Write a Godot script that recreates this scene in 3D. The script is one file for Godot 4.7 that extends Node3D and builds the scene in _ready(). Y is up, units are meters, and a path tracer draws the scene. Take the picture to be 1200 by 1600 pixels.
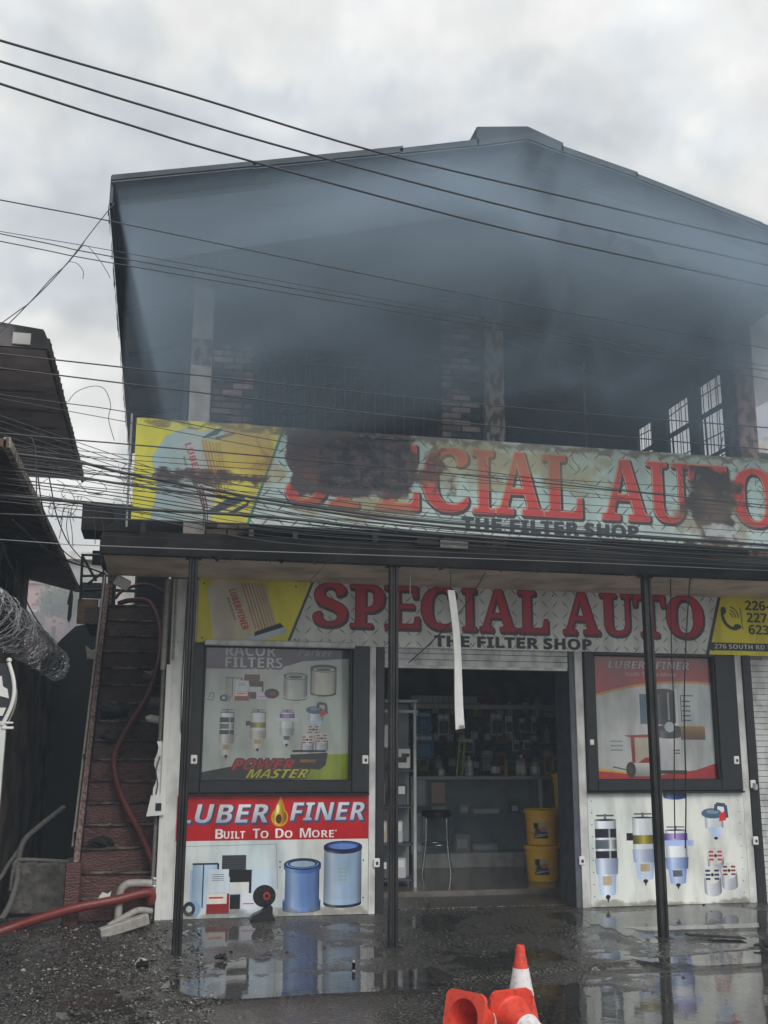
extends Node3D
# A burnt shop front under an overcast sky: metres, y up, shop facade in the plane z = 0, street towards +z.
var rng := RandomNumberGenerator.new()
var names := {}
var fonts := {}
var T := {}
var M := {}
var nz := FastNoiseLite.new()

func V(x: float, y: float, z: float) -> Vector3: return Vector3(x, y, z)
func lin(r: float, g: float, b: float, a := 1.0) -> Color:
	var c := Color(r, g, b).linear_to_srgb(); c.a = a
	return c

# ------------------------------------------------------------------ naming
func numbered(called: String) -> String:
	if not names.has(called):
		names[called] = 0
		return called
	names[called] += 1
	return "%s_%03d" % [called, names[called]]
func tag(o: Node, label: String, category: String, group := "") -> Node:
	o.set_meta("label", label); o.set_meta("category", category)
	if group: o.set_meta("group", group)
	return o
func thing(called: String, label: String, category: String, at := Vector3.ZERO, group := "") -> Node3D:
	var o := Node3D.new(); o.name = numbered(called); o.position = at
	add_child(o); tag(o, label, category, group)
	return o
func obj(called: String, mesh: Mesh, mat: Material, parent: Node3D = null, at := Vector3.ZERO) -> MeshInstance3D:
	var o := MeshInstance3D.new(); o.mesh = mesh; o.material_override = null
	for i in mesh.get_surface_count(): o.set_surface_override_material(i, mat)
	o.position = at
	if parent == null:
		o.name = numbered(called); add_child(o)
	else:
		o.name = called; parent.add_child(o, true)
	return o
func struct(o: MeshInstance3D) -> MeshInstance3D:
	o.set_meta("kind", "structure"); return o

# ------------------------------------------------------------------ mesh helpers
func S() -> SurfaceTool:
	var st := SurfaceTool.new(); st.begin(Mesh.PRIMITIVE_TRIANGLES); st.set_smooth_group(-1); return st
func fin(st: SurfaceTool) -> ArrayMesh:
	st.generate_normals(); return st.commit()
func tri(st: SurfaceTool, a: Vector3, b: Vector3, c: Vector3) -> void:
	st.add_vertex(a); st.add_vertex(b); st.add_vertex(c)
func quad(st: SurfaceTool, a: Vector3, b: Vector3, c: Vector3, d: Vector3) -> void: # clockwise seen from the front
	tri(st, a, b, c); tri(st, a, c, d)
# chamfered box
func bx(st: SurfaceTool, c: Vector3, s: Vector3, bev := 0.0, basis := Basis()) -> void:
	var h := s * 0.5
	var b: float = min(bev, min(h.x, min(h.y, h.z)) * 0.9)
	var t := Transform3D(basis, c)
	if b <= 0.0:
		var p := []
		for i in 8: p.append(t * Vector3(h.x * (1 if i & 1 else -1), h.y * (1 if i & 2 else -1), h.z * (1 if i & 4 else -1)))
		quad(st, p[4], p[6], p[7], p[5]); quad(st, p[1], p[3], p[2], p[0]); quad(st, p[5], p[7], p[3], p[1])
		quad(st, p[0], p[2], p[6], p[4]); quad(st, p[6], p[2], p[3], p[7]); quad(st, p[0], p[4], p[5], p[1])
		return
	var f := func(sx: int, sy: int, sz: int, ax: int) -> Vector3:
		var q := Vector3(sx * (h.x - (0.0 if ax == 0 else b)), sy * (h.y - (0.0 if ax == 1 else b)), sz * (h.z - (0.0 if ax == 2 else b)))
		return t * q
	for sg in [-1, 1]:
		var o := [[-1, -1], [-1, 1], [1, 1], [1, -1]]
		if sg < 0: o.reverse()
		quad(st, f.call(o[0][0], o[0][1], sg, 2), f.call(o[1][0], o[1][1], sg, 2), f.call(o[2][0], o[2][1], sg, 2), f.call(o[3][0], o[3][1], sg, 2))
		quad(st, f.call(sg, o[0][0], o[0][1], 0), f.call(sg, o[1][0], o[1][1], 0), f.call(sg, o[2][0], o[2][1], 0), f.call(sg, o[3][0], o[3][1], 0))
		quad(st, f.call(o[0][1], sg, o[0][0], 1), f.call(o[1][1], sg, o[1][0], 1), f.call(o[2][1], sg, o[2][0], 1), f.call(o[3][1], sg, o[3][0], 1))
		for s2 in [-1, 1]:
			var flip: bool = sg * s2 > 0
			var e := [[f.call(sg, s2, -1, 0), f.call(sg, s2, 1, 0), f.call(sg, s2, 1, 1), f.call(sg, s2, -1, 1)],
				[f.call(-1, sg, s2, 1), f.call(1, sg, s2, 1), f.call(1, sg, s2, 2), f.call(-1, sg, s2, 2)],
				[f.call(s2, -1, sg, 2), f.call(s2, 1, sg, 2), f.call(s2, 1, sg, 0), f.call(s2, -1, sg, 0)]]
			for q in e:
				if flip: quad(st, q[0], q[1], q[2], q[3])
				else: quad(st, q[3], q[2], q[1], q[0])
			for s3 in [-1, 1]:
				var a = f.call(sg, s2, s3, 0); var bb = f.call(sg, s2, s3, 1); var cc = f.call(sg, s2, s3, 2)
				if sg * s2 * s3 > 0: tri(st, a, cc, bb)
				else: tri(st, a, bb, cc)
func box(c: Vector3, s: Vector3, bev := 0.004, basis := Basis()) -> ArrayMesh:
	var st := S(); bx(st, c, s, bev, basis); return fin(st)
func box2(x0: float, x1: float, y0: float, y1: float, z0: float, z1: float, bev := 0.004) -> ArrayMesh:
	return box(V((x0 + x1) / 2, (y0 + y1) / 2, (z0 + z1) / 2), V(x1 - x0, y1 - y0, z1 - z0), bev)
func spline(p: Array, per := 6) -> PackedVector3Array:
	var out := PackedVector3Array()
	for i in p.size() - 1:
		var a: Vector3 = p[max(i - 1, 0)]; var b: Vector3 = p[i]; var c: Vector3 = p[i + 1]; var d: Vector3 = p[min(i + 2, p.size() - 1)]
		for k in per: out.append(b.cubic_interpolate(c, a, d, float(k) / per))
	out.append(p[-1])
	return out
func tube(st: SurfaceTool, pts: PackedVector3Array, r0: float, r1 := -1.0, sides := 7, caps := true) -> void:
	if r1 < 0: r1 = r0
	st.set_smooth_group(1)
	var n := pts.size(); var rings := []
	var up := Vector3.UP
	for i in n:
		var d := (pts[min(i + 1, n - 1)] - pts[max(i - 1, 0)]).normalized()
		if absf(d.dot(up)) > 0.97: up = Vector3.RIGHT if absf(d.x) < 0.9 else Vector3.BACK
		var u := (up - d * d.dot(up)).normalized(); var w := d.cross(u); up = u
		var r := lerpf(r0, r1, float(i) / max(n - 1, 1)); var ring := []
		for k in sides:
			var a := TAU * k / sides
			ring.append(pts[i] + (u * cos(a) + w * sin(a)) * r)
		rings.append(ring)
	for i in n - 1:
		for k in sides:
			var k2 := (k + 1) % sides
			quad(st, rings[i][k], rings[i][k2], rings[i + 1][k2], rings[i + 1][k])
	if caps:
		st.set_smooth_group(-1)
		for k in range(1, sides - 1):
			tri(st, rings[0][0], rings[0][k + 1], rings[0][k]); tri(st, rings[n - 1][0], rings[n - 1][k], rings[n - 1][k + 1])
	st.set_smooth_group(-1)
func tubem(p: Array, r: float, per := 6, sides := 7, r1 := -1.0) -> ArrayMesh:
	var st := S(); tube(st, spline(p, per), r, r1, sides); return fin(st)
func rod(a: Vector3, b: Vector3, r: float, sides := 8) -> ArrayMesh:
	var st := S(); tube(st, PackedVector3Array([a, b]), r, r, sides); return fin(st)
# profile of Vector2(radius, height) turned about y, placed by t
func lathe(st: SurfaceTool, prof: Array, t := Transform3D(), segs := 28, smooth := true) -> void:
	for i in prof.size() - 1:
		st.set_smooth_group((i + 2) if smooth else -1)
		for k in segs:
			var a := TAU * k / segs; var b := TAU * (k + 1) / segs
			var p: Vector2 = prof[i]; var q: Vector2 = prof[i + 1]
			var p0 := t * V(cos(a) * p.x, p.y, sin(a) * p.x); var p1 := t * V(cos(b) * p.x, p.y, sin(b) * p.x)
			var q0 := t * V(cos(a) * q.x, q.y, sin(a) * q.x); var q1 := t * V(cos(b) * q.x, q.y, sin(b) * q.x)
			if p.x < 1e-5: tri(st, p0, q0, q1)
			elif q.x < 1e-5: tri(st, p0, q0, p1)
			else: quad(st, p0, q0, q1, p1)
	st.set_smooth_group(-1)
func lathem(prof: Array, t := Transform3D(), segs := 28) -> ArrayMesh:
	var st := S(); lathe(st, prof, t, segs); return fin(st)
# polygon in the xy plane, thickened along z from z0 (back) to z1 (front)
func prism(st: SurfaceTool, poly: PackedVector2Array, z0: float, z1: float, t := Transform3D()) -> void:
	if Geometry2D.is_polygon_clockwise(poly): poly = poly.duplicate(); poly.reverse()
	var idx := Geometry2D.triangulate_polygon(poly); var n := poly.size()
	for i in range(0, idx.size(), 3):
		var a := poly[idx[i]]; var b := poly[idx[i + 1]]; var c := poly[idx[i + 2]]
		if (b - a).cross(c - a) < 0: var s := b; b = c; c = s
		tri(st, t * V(a.x, a.y, z1), t * V(c.x, c.y, z1), t * V(b.x, b.y, z1))
		tri(st, t * V(a.x, a.y, z0), t * V(b.x, b.y, z0), t * V(c.x, c.y, z0))
	for i in n:
		var a := poly[i]; var b := poly[(i + 1) % n]
		quad(st, t * V(a.x, a.y, z0), t * V(a.x, a.y, z1), t * V(b.x, b.y, z1), t * V(b.x, b.y, z0))
func prismm(pts: Array, z0: float, z1: float, t := Transform3D()) -> ArrayMesh:
	var st := S(); prism(st, PackedVector2Array(pts), z0, z1, t); return fin(st)
func panel(x0: float, x1: float, y0: float, y1: float, z: float) -> ArrayMesh: # printed face, uv 0..1, facing +z
	var st := S()
	var p := [[x0, y0, 0, 1], [x0, y1, 0, 0], [x1, y1, 1, 0], [x1, y0, 1, 1]]
	for i in [0, 1, 2, 0, 2, 3]:
		st.set_uv(Vector2(p[i][2], p[i][3])); st.add_vertex(V(p[i][0], p[i][1], z))
	return fin(st)

# ------------------------------------------------------------------ materials
func noise_tex(freq: float, ramp: Array, size := 512, kind := FastNoiseLite.TYPE_SIMPLEX_SMOOTH, oct := 5, sd := 1) -> NoiseTexture2D:
	var n := FastNoiseLite.new(); n.noise_type = kind; n.frequency = freq; n.fractal_octaves = oct; n.seed = sd
	if kind == FastNoiseLite.TYPE_CELLULAR: n.cellular_return_type = FastNoiseLite.RETURN_CELL_VALUE
	var t := NoiseTexture2D.new(); t.width = size; t.height = size; t.seamless = true; t.noise = n
	if ramp.size():
		var g := Gradient.new(); var o := PackedFloat32Array(); var c := PackedColorArray()
		for r in ramp:
			o.append(r[0]); c.append(r[1] if r[1] is Color else Color(r[1], r[1], r[1]))
		g.offsets = o; g.colors = c; t.color_ramp = g
	return t
func mat(r: float, g: float, b: float, rough := 0.8, tex: Texture2D = null, scale := Vector3.ONE, bump: Texture2D = null, bump_cm := 0.0) -> StandardMaterial3D:
	var m := StandardMaterial3D.new(); m.albedo_color = lin(r, g, b); m.roughness = rough
	if tex: m.albedo_texture = tex
	if bump: m.heightmap_enabled = true; m.heightmap_texture = bump; m.heightmap_scale = bump_cm
	if tex or bump: m.uv1_triplanar = true; m.uv1_world_triplanar = true; m.uv1_scale = scale
	return m
func metal(r: float, g: float, b: float, rough := 0.35) -> StandardMaterial3D:
	var m := mat(r, g, b, rough); m.metallic = 1.0; return m
func glass(tint: Color, alpha := 0.08, rough := 0.03) -> StandardMaterial3D:
	var m := StandardMaterial3D.new(); m.transparency = BaseMaterial3D.TRANSPARENCY_ALPHA
	m.albedo_color = Color(tint.r, tint.g, tint.b, alpha); m.roughness = rough; return m
func printed(im: Image, rough := 0.5) -> StandardMaterial3D:
	var m := StandardMaterial3D.new(); m.albedo_texture = ImageTexture.create_from_image(im); m.roughness = rough
	m.texture_repeat = false; return m

func make_materials() -> void:
	T.grime = noise_tex(0.008, [[0.0, 0.74], [0.45, 0.92], [0.7, 1.0], [1.0, 0.95]], 512, FastNoiseLite.TYPE_SIMPLEX_SMOOTH, 6, 3)
	T.soot = noise_tex(0.006, [[0.0, 0.15], [0.35, 0.4], [0.6, 0.85], [1.0, 1.0]], 512, FastNoiseLite.TYPE_SIMPLEX_SMOOTH, 6, 8)
	T.fine = noise_tex(0.05, [[0.0, 0.35], [0.5, 0.75], [1.0, 1.0]], 512, FastNoiseLite.TYPE_SIMPLEX_SMOOTH, 4, 5)
	T.bump = noise_tex(0.03, [], 512, FastNoiseLite.TYPE_SIMPLEX_SMOOTH, 5, 6)
	T.peel = noise_tex(0.02, [[0.0, Color(0.42, 0.38, 0.36)], [0.42, Color(0.55, 0.5, 0.48)], [0.52, Color(0.88, 0.85, 0.83)], [1.0, Color(1, 1, 1)]], 512, FastNoiseLite.TYPE_SIMPLEX_SMOOTH, 5, 11)
	T.gravel = noise_tex(0.05, [[0.0, 0.2], [0.4, 0.34], [0.55, 0.46], [0.68, 0.74], [0.8, 0.88], [1.0, 0.95]], 1024, FastNoiseLite.TYPE_SIMPLEX_SMOOTH, 4, 12)
	T.wet = noise_tex(0.004, [[0.0, 0.1], [0.38, 0.16], [0.5, 0.3], [0.62, 0.42], [1.0, 0.5]], 512, FastNoiseLite.TYPE_SIMPLEX_SMOOTH, 6, 15)
	T.wood = noise_tex(0.01, [[0.0, 0.5], [0.5, 0.8], [1.0, 1.0]], 512, FastNoiseLite.TYPE_SIMPLEX_SMOOTH, 4, 17)
	M.white = mat(0.70, 0.71, 0.69, 0.45, T.grime, V(0.8, 0.5, 0.8))
	M.whitemetal = mat(0.62, 0.64, 0.64, 0.4, T.grime, V(1.3, 0.7, 1.3))
	M.plastic = mat(0.74, 0.74, 0.72, 0.4)
	M.poststeel = mat(0.022, 0.02, 0.02, 0.45, T.soot, V(1.2, 0.8, 1.2), T.bump, 0.2)
	M.dark = mat(0.018, 0.02, 0.024, 0.35, T.grime, V(1.5, 1.5, 1.5))
	M.jamb = mat(0.10, 0.115, 0.135, 0.5, T.grime, V(1, 1, 1))
	M.black = mat(0.008, 0.009, 0.011, 0.38)
	M.cable = mat(0.04, 0.042, 0.046, 0.5)
	M.palecable = mat(0.3, 0.32, 0.34, 0.4)
	M.char = mat(0.022, 0.021, 0.022, 0.85, T.soot, V(0.5, 0.5, 0.5), T.bump, 0.6)
	M.soffit = mat(0.82, 0.69, 0.56, 0.7, T.grime, V(0.35, 0.35, 0.35))
	M.roof = mat(0.105, 0.125, 0.145, 0.9, T.grime, V(0.3, 0.3, 0.3)); M.roof.metallic_specular = 0.15
	M.ceiling = mat(0.26, 0.29, 0.32, 0.75, T.grime, V(0.25, 0.25, 0.25))
	M.brick1 = mat(0.34, 0.22, 0.18, 0.85, T.soot, V(0.9, 0.9, 0.9), T.bump, 0.5)
	M.brick2 = mat(0.26, 0.17, 0.14, 0.85, T.soot, V(0.7, 0.7, 0.7), T.bump, 0.5)
	M.brick3 = mat(0.44, 0.31, 0.26, 0.85, T.grime, V(1.2, 1.2, 1.2), T.bump, 0.5)
	M.mortar = mat(0.07, 0.06, 0.055, 0.9, T.soot, V(1, 1, 1))
	M.peel = mat(0.42, 0.39, 0.35, 0.8, T.peel, V(1.1, 0.6, 1.1), T.bump, 0.4)
	M.cream = mat(0.72, 0.66, 0.60, 0.8, T.grime, V(1, 1, 1))
	M.nosing = mat(0.26, 0.18, 0.16, 0.6, T.soot, V(1.2, 3.0, 6.0))
	M.rustcolumn = mat(0.42, 0.25, 0.21, 0.8, T.peel, V(0.8, 0.5, 0.8), T.bump, 0.4)
	M.stairred = mat(0.115, 0.045, 0.04, 0.5, T.grime, V(1.1, 2.4, 2.4), T.bump, 0.6)
	M.stairdark = mat(0.088, 0.058, 0.052, 0.6, T.grime, V(1.1, 2.4, 2.4), T.bump, 0.8)
	M.peelred = mat(0.34, 0.24, 0.22, 0.7, T.peel, V(2.2, 1.6, 2.2))
	M.pipe = mat(0.42, 0.40, 0.37, 0.55, T.grime, V(3, 3, 3))
	M.graypipe = mat(0.26, 0.25, 0.235, 0.6, T.grime, V(3, 3, 3))
	M.hose = mat(0.21, 0.03, 0.026, 0.42, T.grime, V(5, 5, 5))
	M.hose2 = mat(0.17, 0.05, 0.045, 0.45, T.grime, V(5, 5, 5))
	M.concrete = mat(0.22, 0.21, 0.195, 0.8, T.grime, V(1, 1, 1), T.bump, 1.2)
	M.brownwall = mat(0.24, 0.185, 0.145, 0.85, T.soot, V(0.4, 0.4, 0.4), T.bump, 0.5)
	M.neighbour = mat(0.5, 0.48, 0.46, 0.85, T.soot, V(0.35, 0.35, 0.35))
	M.purple = mat(0.84, 0.73, 0.74, 0.75, T.grime, V(0.3, 0.3, 0.3))
	M.steel = metal(0.62, 0.63, 0.65, 0.22)
	M.galv = metal(0.55, 0.56, 0.57, 0.4)
	M.razor = mat(0.62, 0.63, 0.64, 0.25); M.razor.metallic = 0.35
	M.rust = mat(0.13, 0.065, 0.045, 0.75, T.soot, V(1, 1, 1))
	M.timber = mat(0.30, 0.17, 0.095, 0.7, T.wood, V(0.5, 4, 0.5))
	M.tarp = mat(0.02, 0.026, 0.034, 0.6)
	M.yellow = mat(0.9, 0.52, 0.03, 0.38)
	T.scuff = noise_tex(0.012, [[0.0, 0.6], [0.26, 0.86], [0.4, 0.98], [1.0, 1.0]], 512, FastNoiseLite.TYPE_SIMPLEX_SMOOTH, 6, 41)
	M.orange = mat(0.70, 0.06, 0.03, 0.5, T.scuff, V(3, 3, 3))
	M.conewhite = mat(0.74, 0.70, 0.72, 0.35, T.scuff, V(3, 3, 3))
	M.interior = mat(0.33, 0.35, 0.37, 0.8, T.grime, V(0.5, 0.5, 0.5))
	M.shopfloor = mat(0.17, 0.15, 0.13, 0.14, T.grime, V(0.7, 0.7, 0.7))
	M.paper = mat(0.7, 0.68, 0.66, 0.6)
	M.red = mat(0.5, 0.05, 0.05, 0.5)
	M.pink = mat(0.62, 0.36, 0.36, 0.8, T.grime, V(0.3, 0.3, 0.3))
	M.pale = mat(0.5, 0.5, 0.48, 0.8, T.grime, V(0.2, 0.2, 0.2))
	M.leaf = mat(0.07, 0.11, 0.04, 0.6)
	M.leaf.backlight_enabled = true; M.leaf.backlight = Color(0.3, 0.4, 0.2)

# ------------------------------------------------------------------ flat print: a small anti-aliased polygon painter in facade metres
class Sheet:
	var im: Image
	var w: int
	var h: int
	var x0: float
	var y1: float
	var k: float   # pixels per metre
	var xf := Transform2D()
	func _init(ax0: float, ax1: float, ay0: float, ay1: float, px: int, bg: Color) -> void:
		x0 = ax0; y1 = ay1; k = px / (ax1 - ax0); w = px; h = int(round((ay1 - ay0) * k))
		im = Image.create(w, h, false, Image.FORMAT_RGBA8); im.fill(bg)
	func fill(contours: Array, c0: Color, stops: Array = [], vertical := false) -> void:
		var lo := Vector2(1e9, 1e9); var hi := -lo; var cs := []
		for c in contours:
			var q := PackedVector2Array()
			for p0 in c:
				var p: Vector2 = xf * p0
				var t := Vector2((p.x - x0) * k, (y1 - p.y) * k)
				q.append(t); lo = lo.min(t); hi = hi.max(t)
			cs.append(q)
		var bx0: int = clampi(int(floor(lo.x)), 0, w); var bx1: int = clampi(int(ceil(hi.x)) + 1, 0, w)
		var by0: int = clampi(int(floor(lo.y)), 0, h); var by1: int = clampi(int(ceil(hi.y)), 0, h)
		var bw := bx1 - bx0; var bh := by1 - by0
		if bw <= 0 or bh <= 0: return
		var a := PackedFloat32Array(); a.resize((bw + 3) * bh); var row := bw + 3
		for q in cs:
			var n: int = q.size()
			for i in n:
				var p: Vector2 = q[i] - Vector2(bx0, by0); var r: Vector2 = q[(i + 1) % n] - Vector2(bx0, by0)
				if p.y == r.y: continue
				var dir := 1.0
				if p.y > r.y: dir = -1.0; var sw := p; p = r; r = sw
				if r.y <= 0.0 or p.y >= bh: continue
				var dxdy := (r.x - p.x) / (r.y - p.y); var x := p.x
				if p.y < 0.0: x -= p.y * dxdy
				for y in range(maxi(0, int(p.y)), mini(bh, int(ceil(r.y)))):
					var dy: float = minf(y + 1, r.y) - maxf(y, p.y)
					var xn := x + dxdy * dy; var d := dy * dir
					var xa := clampf(minf(x, xn), 0.0, bw); var xb := clampf(maxf(x, xn), 0.0, bw)
					var fl := floorf(xa); var i0 := int(fl); var i1 := int(ceil(xb)); var o := y * row + i0
					if i1 <= i0 + 1:
						var m := 0.5 * (xa + xb) - fl
						a[o] += d - d * m; a[o + 1] += d * m
					else:
						var s := 1.0 / (xb - xa); var f0 := xa - fl; var a0 := 0.5 * s * (1.0 - f0) * (1.0 - f0)
						var f1 := xb - i1 + 1.0; var am := 0.5 * s * f1 * f1
						a[o] += d * a0
						if i1 == i0 + 2: a[o + 1] += d * (1.0 - a0 - am)
						else:
							var a1 := s * (1.5 - f0); a[o + 1] += d * (a1 - a0)
							for xi in range(2, i1 - i0 - 1): a[o + xi] += d * s
							var a2 := a1 + (i1 - i0 - 3) * s; a[o + i1 - i0 - 1] += d * (1.0 - a2 - am)
						a[o + i1 - i0] += d * am
					x = xn
		var cols := []
		var nn := bh if vertical else bw
		if stops.size():
			for i in nn:
				var ref := (i + 0.5 + (by0 if vertical else bx0) - (lo.y if vertical else lo.x)) / maxf(1.0, (hi.y - lo.y) if vertical else (hi.x - lo.x))
				var c: Color = stops[0][1]
				for j in stops.size() - 1:
					if ref >= stops[j][0]: c = stops[j][1].lerp(stops[j + 1][1], clampf((ref - stops[j][0]) / (stops[j + 1][0] - stops[j][0]), 0, 1))
				cols.append(c)
		for y in bh:
			var acc := 0.0; var o := y * row; var run := -1
			for x in bw + 1:
				var cov := 0.0
				if x < bw:
					acc += a[o + x]; cov = minf(absf(acc), 1.0)
				var solid: bool = cov > 0.997 and c0.a >= 1.0 and (stops.is_empty() or vertical)
				if solid:
					if run < 0: run = x
					continue
				if run >= 0:
					im.fill_rect(Rect2i(bx0 + run, by0 + y, x - run, 1), cols[y] if vertical and cols.size() else c0); run = -1
				if cov > 0.004:
					var c: Color = c0 if cols.is_empty() else cols[y if vertical else x]
					var al := cov * c0.a
					if al > 0.997: im.set_pixel(bx0 + x, by0 + y, c)
					else:
						var u := im.get_pixel(bx0 + x, by0 + y); c.a = 1.0; u = u.lerp(c, al); u.a = 1.0; im.set_pixel(bx0 + x, by0 + y, u)
	func poly(p: Array, c: Color, stops: Array = [], vertical := false) -> void: fill([PackedVector2Array(p)], c, stops, vertical)
	func rect(xa: float, xb: float, ya: float, yb: float, c: Color, stops: Array = [], vertical := false) -> void:
		poly([Vector2(xa, ya), Vector2(xb, ya), Vector2(xb, yb), Vector2(xa, yb)], c, stops, vertical)
	func ell(cx: float, cy: float, rx: float, ry: float, c: Color, stops: Array = []) -> void:
		var p := []
		for i in 28: p.append(Vector2(cx + cos(TAU * i / 28) * rx, cy + sin(TAU * i / 28) * ry))
		poly(p, c, stops)
	func line(pts: Array, wd: float, c: Color) -> void:
		for i in pts.size() - 1:
			var a: Vector2 = pts[i]; var b: Vector2 = pts[i + 1]; var n := (b - a).normalized().orthogonal() * wd * 0.5
			poly([a + n, b + n, b - n, a - n], c)
	# an upright can: body with end ellipses; tone = list of stops
	func can(xa: float, xb: float, ya: float, yb: float, e: float, c: Color, rim: Color, hole := false) -> void:
		var st := [[0.0, c.darkened(0.25)], [0.22, c.lightened(0.35)], [0.5, c], [0.85, c.darkened(0.12)], [1.0, c.darkened(0.4)]]
		var p := []; var cx := (xa + xb) / 2; var rx := (xb - xa) / 2
		for i in 13: p.append(Vector2(cx - cos(PI * i / 12) * rx, ya - sin(PI * i / 12) * e))
		for i in 13: p.append(Vector2(cx + cos(PI * i / 12) * rx, yb + sin(PI * i / 12) * e))
		poly(p, c, st)
		if hole:
			ell(cx, yb, rx, e, rim); ell(cx, yb, rx * 0.88, e * 0.74, c.lightened(0.2)); ell(cx, yb, rx * 0.66, e * 0.5, c.darkened(0.55))
		else: ell(cx, yb, rx, e, rim)
	func burn(xa: float, xb: float, ya: float, yb: float, c: Color, amount: float, soft: float, freq: float, sd: int) -> void:
		var n := FastNoiseLite.new(); n.seed = sd; n.frequency = freq; n.fractal_octaves = 5
		for py in range(maxi(0, int((y1 - yb) * k)), mini(h, int((y1 - ya) * k))):
			for px in range(maxi(0, int((xa - x0) * k)), mini(w, int((xb - x0) * k))):
				var X := x0 + px / k; var Y := y1 - py / k
				var wx := n.get_noise_2d(X * 1.7 + 31.0, Y * 1.7) * soft * 2.2; var wy := n.get_noise_2d(X * 1.7, Y * 1.7 + 57.0) * soft * 1.6
				var e := minf(minf(X + wx - xa - soft * 0.4, xb - soft * 0.4 - X - wx), minf(Y + wy - ya, yb - Y - wy)) / soft
				var v := clampf(minf(e, 1.0) * 1.3 - 0.2 + n.get_noise_2d(X * 1.3, Y * 1.3) * 0.9, 0.0, 1.0) * amount
				v = minf(v, 1.0)
				if v > 0.01:
					var u := im.get_pixel(px, py).lerp(c, v); u.a = 1.0; im.set_pixel(px, py, u)
	func dirt(amount: float, sd: int) -> void:
		var n := FastNoiseLite.new(); n.seed = sd; n.frequency = 1.6; n.fractal_octaves = 5
		for py in h:
			for px in w:
				var v := n.get_noise_2d(px / k * 1.8, py / k * 0.6)
				var f := 1.0 - amount * clampf(v * 1.6 + 0.35, 0.0, 1.0)
				var u := im.get_pixel(px, py); im.set_pixel(px, py, Color(u.r * f, u.g * f, u.b * f * 0.995))

func font(called: String) -> RID:
	if not fonts.has(called):
		var f := SystemFont.new(); f.font_names = PackedStringArray([called.trim_suffix(" bold")]); f.font_weight = 700 if called.ends_with("bold") else 400
		fonts[called] = [f, f.get_rids()[0]]
	return fonts[called][1]
# outlines of a text, fitted into 0..1 by 0..1 (y up)
func glyphs(text: String, called: String, cap_fit := false) -> Array:
	var ts := TextServerManager.get_primary_interface(); var r := font(called); var pen := 0.0; var out := []
	var lo := Vector2(1e9, 1e9); var hi := -lo
	for i in text.length():
		var g := ts.font_get_glyph_index(r, 64, text.unicode_at(i), 0)
		var d: Dictionary = ts.font_get_glyph_contours(r, 64, g)
		if d.has("points"):
			var start := 0
			for e in d.contours:
				var raw := []
				for j in range(start, e + 1): raw.append(d.points[j])
				start = e + 1
				var c := PackedVector2Array(); var n := raw.size()
				for j in n:
					var p: Vector3 = raw[j]
					if p.z == 1.0: c.append(Vector2(p.x + pen, -p.y))
					else:
						var a: Vector3 = raw[(j + n - 1) % n]; var b: Vector3 = raw[(j + 1) % n]
						var s := Vector2(a.x, a.y) if a.z == 1.0 else Vector2(a.x + p.x, a.y + p.y) / 2
						var t := Vector2(b.x, b.y) if b.z == 1.0 else Vector2(b.x + p.x, b.y + p.y) / 2
						for u in [0.25, 0.5, 0.75, 1.0]:
							var v: Vector2 = s.lerp(Vector2(p.x, p.y), u).lerp(Vector2(p.x, p.y).lerp(t, u), u)
							c.append(Vector2(v.x + pen, -v.y))
				if c.size() > 2:
					out.append(c)
					for p in c: lo = lo.min(p); hi = hi.max(p)
		pen += ts.font_get_glyph_advance(r, 64, g).x
	if cap_fit: lo.y = 0.0
	var res := []
	for c in out:
		var q := PackedVector2Array()
		for p in c: q.append((p - lo) / (hi - lo))
		res.append(q)
	return res
func area(p: PackedVector2Array) -> float:
	var a := 0.0
	for i in p.size(): a += p[i].cross(p[(i + 1) % p.size()])
	return a
func text(sh: Sheet, s: String, called: String, t: Transform2D, c: Color, out_w := 0.0, out_c := Color.BLACK, shift := Vector2.ZERO, stops := [], vertical := false) -> void:
	var gs := []
	for g in glyphs(s, called): gs.append(t * g)
	if out_w > 0.0:
		var big := []
		var sgn := 0.0; var best := 0.0
		for g in gs:
			if absf(area(g)) > best: best = absf(area(g)); sgn = signf(area(g))
		for g in gs:
			var outer: bool = signf(area(g)) == sgn
			for q in Geometry2D.offset_polygon(g, out_w if outer else -out_w, Geometry2D.JOIN_ROUND):
				var qq: PackedVector2Array = q
				if (signf(area(qq)) == sgn) != outer: qq.reverse()
				for i in qq.size(): qq[i] += shift
				big.append(qq)
		sh.fill(big, out_c)
	sh.fill(gs, c, stops, vertical)
func fit(xa: float, xb: float, ya: float, yb: float, skew := 0.0) -> Transform2D:
	return Transform2D(Vector2(xb - xa, 0), Vector2(skew * (yb - ya), yb - ya), Vector2(xa, ya))
func C(r: int, g: int, b: int) -> Color: return Color8(r, g, b)

func tread(sh: Sheet, xa: float, xb: float, ya: float, yb: float, step: float, dark: Color, light: Color) -> void: # print of chequer plate
	var i := 0
	for yi in int((yb - ya) / step) + 1:
		for xi in int((xb - xa) / step) + 1:
			var c := Vector2(xa + (xi + 0.5) * step, ya + (yi + 0.5) * step); i += 1
			var d := Vector2(1, 1 if (xi + yi) % 2 else -1).normalized() * step * 0.46; var n := d.orthogonal().normalized() * step * 0.075
			sh.poly([c - d, c + n - d * 0.3, c + d, c - n * 0.4], dark)
			sh.poly([c - d + n * 0.4, c + n * 1.9, c + d + n * 0.4, c + n * 1.0], light)

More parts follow.
